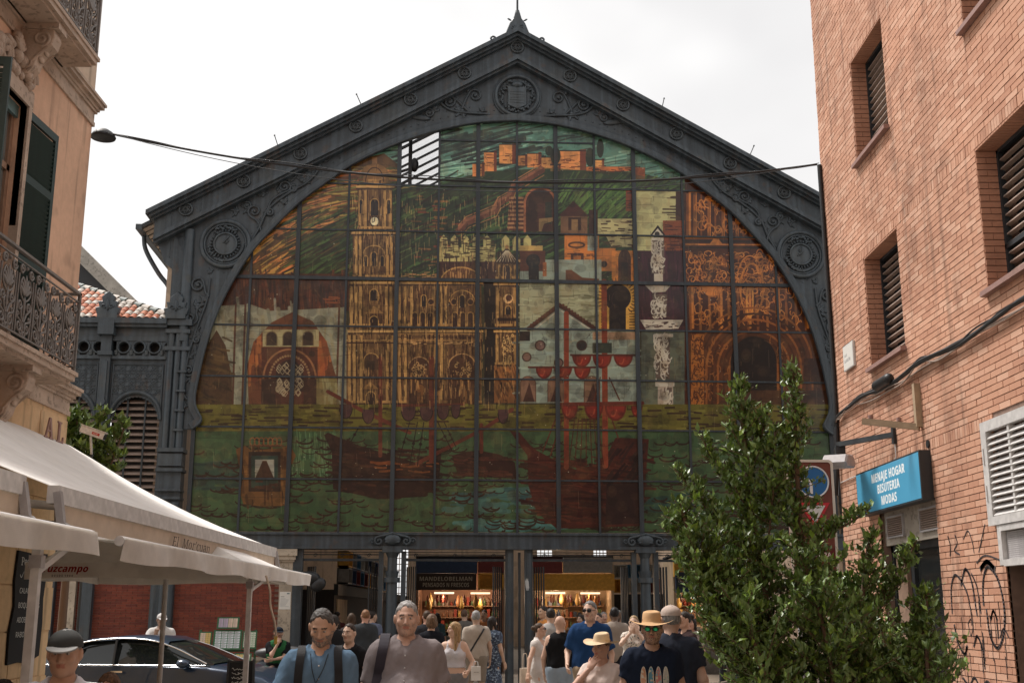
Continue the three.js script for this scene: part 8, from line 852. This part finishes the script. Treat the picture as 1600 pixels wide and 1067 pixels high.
// --- by the market wall
{ person({ label: 'man in a green work vest and cap, one fist at his mouth', x: -4.42, z: -24.0, H: 1.72, seat: 0.63, turn: 0.25, look: 0.1, skin: [0.38, 0.2, 0.14], beard: [0.06, 0.045, 0.04, 0.5], hair: 'short', hairCol: DARK, cap: [[0.015, 0.02, 0.03], [0.015, 0.02, 0.03]], vest: [0.03, 0.13, 0.05], top: { color: [0.012, 0.012, 0.014], sleeve: 0.8, hem: 0.9 }, bottom: { color: [0.02, 0.02, 0.025] }, R: { at: [-0.02, 1.44, 0.19], dir: [0.2, 0.8, -0.2], palm: [0.4, 0, -1], kind: 'closed', pole: [-0.4, -1, 0.3] }, L: { at: [-0.12, 1.13, 0.26], pole: [0.8, -0.7, 0.2] } }); }
{ const P = person({ label: 'man in a white tee with a leaping cat print, cap on, by the iron pier', x: -6.35, z: -22.6, H: 1.71, girth: 1.1, turn: 0.3, look: 0.2, nod: 0.15, skin: [0.26, 0.14, 0.095], hair: 'short', hairCol: DARK, cap: [[0.6, 0.58, 0.57], [0.6, 0.58, 0.57]], top: { color: [0.62, 0.6, 0.58], loose: 0.024 }, bottom: { color: [0.05, 0.05, 0.06] }, R: { at: [-0.1, 1.36, 0.25], dir: [0.1, 0.7, 0], palm: [0.5, 0, -1], kind: 'closed', pole: [-0.6, -0.8, 0.2] } });
  const tx = canvasTex(256, 128, (c) => { c.fillStyle = '#16161a'; c.font = '900 66px sans-serif'; c.fillText('PUMA', 14, 118); c.beginPath(); c.moveTo(70, 44); c.quadraticCurveTo(120, 20, 190, 6); c.quadraticCurveTo(160, 30, 150, 40); c.quadraticCurveTo(120, 48, 90, 60); c.lineTo(60, 62); c.closePath(); c.fill(); }); decal(P, 'shirt_print', -0.1, 0.14, 1.22, 1.35, mat([1, 1, 1], 0.85, { map: tx, transparent: true, alphaTest: 0.5 })); }
// --- shoppers deeper in the hall
[[-3.2, -23, 1.66, 2.9, DARK, 'curly', [0.02, 0.02, 0.022], 1, 'dark haired woman in black nearest the gate seen from behind'], [-3.05, -24.5, 1.72, 3.3, BROWN, 'bob', [0.06, 0.05, 0.05], 1, 'brown haired shopper in a dark top near the row of stalls'], [-2.72, -24, 1.78, 3.0, [0.2, 0.1, 0.05], 'short', [0.045, 0.05, 0.055], 0, 'man with reddish hair in a charcoal tee walking into the hall'], [-2.9, -27, 1.76, 2.7, DARK, 'short', [0.12, 0.14, 0.2], 0, 'shopper in a slate blue tee deep in the left aisle'], [-3.5, -25.5, 1.62, 3.1, DARK, 'long', [0.16, 0.15, 0.15], 1, 'long haired shopper in grey beside the stone pier'], [-1.5, -24, 1.76, 3.0, BROWN, 'short', [0.03, 0.03, 0.035], 0, 'short haired man in black behind the curly haired woman'], [1.7, -26, 1.7, -0.3, DARK, 'bob', [0.2, 0.06, 0.05], 1, 'woman in dark red facing out behind the tall man in blue'], [2.35, -28, 1.74, 0.2, GREY, 'short', [0.1, 0.1, 0.11], 0, 'grey haired man in the right aisle of the hall'], [2.55, -27, 1.66, 2.9, BROWN, 'short', [0.26, 0.12, 0.09], 0, 'man with cropped hair in rust seen from behind'], [-0.5, -33.4, 1.8, 0.1, DARK, 'short', [0.5, 0.2, 0.08], 0, 'stallholder in orange standing at the meat stall'], [4.0, -28, 1.74, 2.6, DARK, 'short', [0.03, 0.03, 0.04], 0, 'man in dark clothes at the right column of the gate'], [3.3, -21, 1.66, -0.9, DARK, 'bob', [0.35, 0.3, 0.27], 1, 'dark haired woman in a pale blouse half hidden by the shrub'], [-4.3, -31.5, 1.75, 2.9, DARK, 'short', [0.1, 0.03, 0.03], 0, 'man in maroon just inside the first gate'], [-3.7, -33, 1.68, 0.2, BROWN, 'long', [0.3, 0.28, 0.26], 1, 'long haired woman in pale grey facing out of the hall'], [-1.7, -31.5, 1.72, 2.8, DARK, 'bob', [0.05, 0.09, 0.1], 1, 'woman in teal with bobbed hair at the meat stall'], [-0.9, -29, 1.8, 3.3, [0.1, 0.06, 0.04], 'short', [0.12, 0.11, 0.1], 0, 'tall man in dark grey crossing the meat stall'], [1.4, -32, 1.7, 0.3, DARK, 'short', [0.28, 0.26, 0.24], 0, 'man in light grey leaving the cream stall'], [2.3, -33, 1.66, 2.8, BROWN, 'pony', [0.2, 0.05, 0.07], 1, 'woman in wine red with a pony tail at the cream stall'], [3.0, -31, 1.78, 0, GREY, 'short', [0.04, 0.06, 0.11], 0, 'grey haired man in navy facing out by the gate column'], [1.95, -24.5, 1.72, -0.5, DARK, 'short', [0.03, 0.03, 0.03], 0, 'man in black between the flowered dress and the hall'], [-2.15, -28.5, 1.7, 0.3, DARK, 'curly', [0.14, 0.06, 0.05], 1, 'curly haired woman in brown coming out of the gate']].forEach(([x, z, H, turn, hc2, hs, col, fem, label], i) => person({ label, x, z, H, turn, fem, look: (i % 3 - 1) * 0.4, skin: [0.36 + 0.03 * (i % 3), 0.2, 0.14], hair: hs, hairCol: hc2, top: { color: col, sleeve: i % 2 ? 0.6 : 0.9 }, bottom: { color: [0.05 + (i % 4) * 0.02, 0.05, 0.06] }, step: (i % 2) * 0.5 }));
scene.traverse((o) => { if (o.isMesh) o.castShadow = o.receiveShadow = true; });
renderer.render(scene, camera);
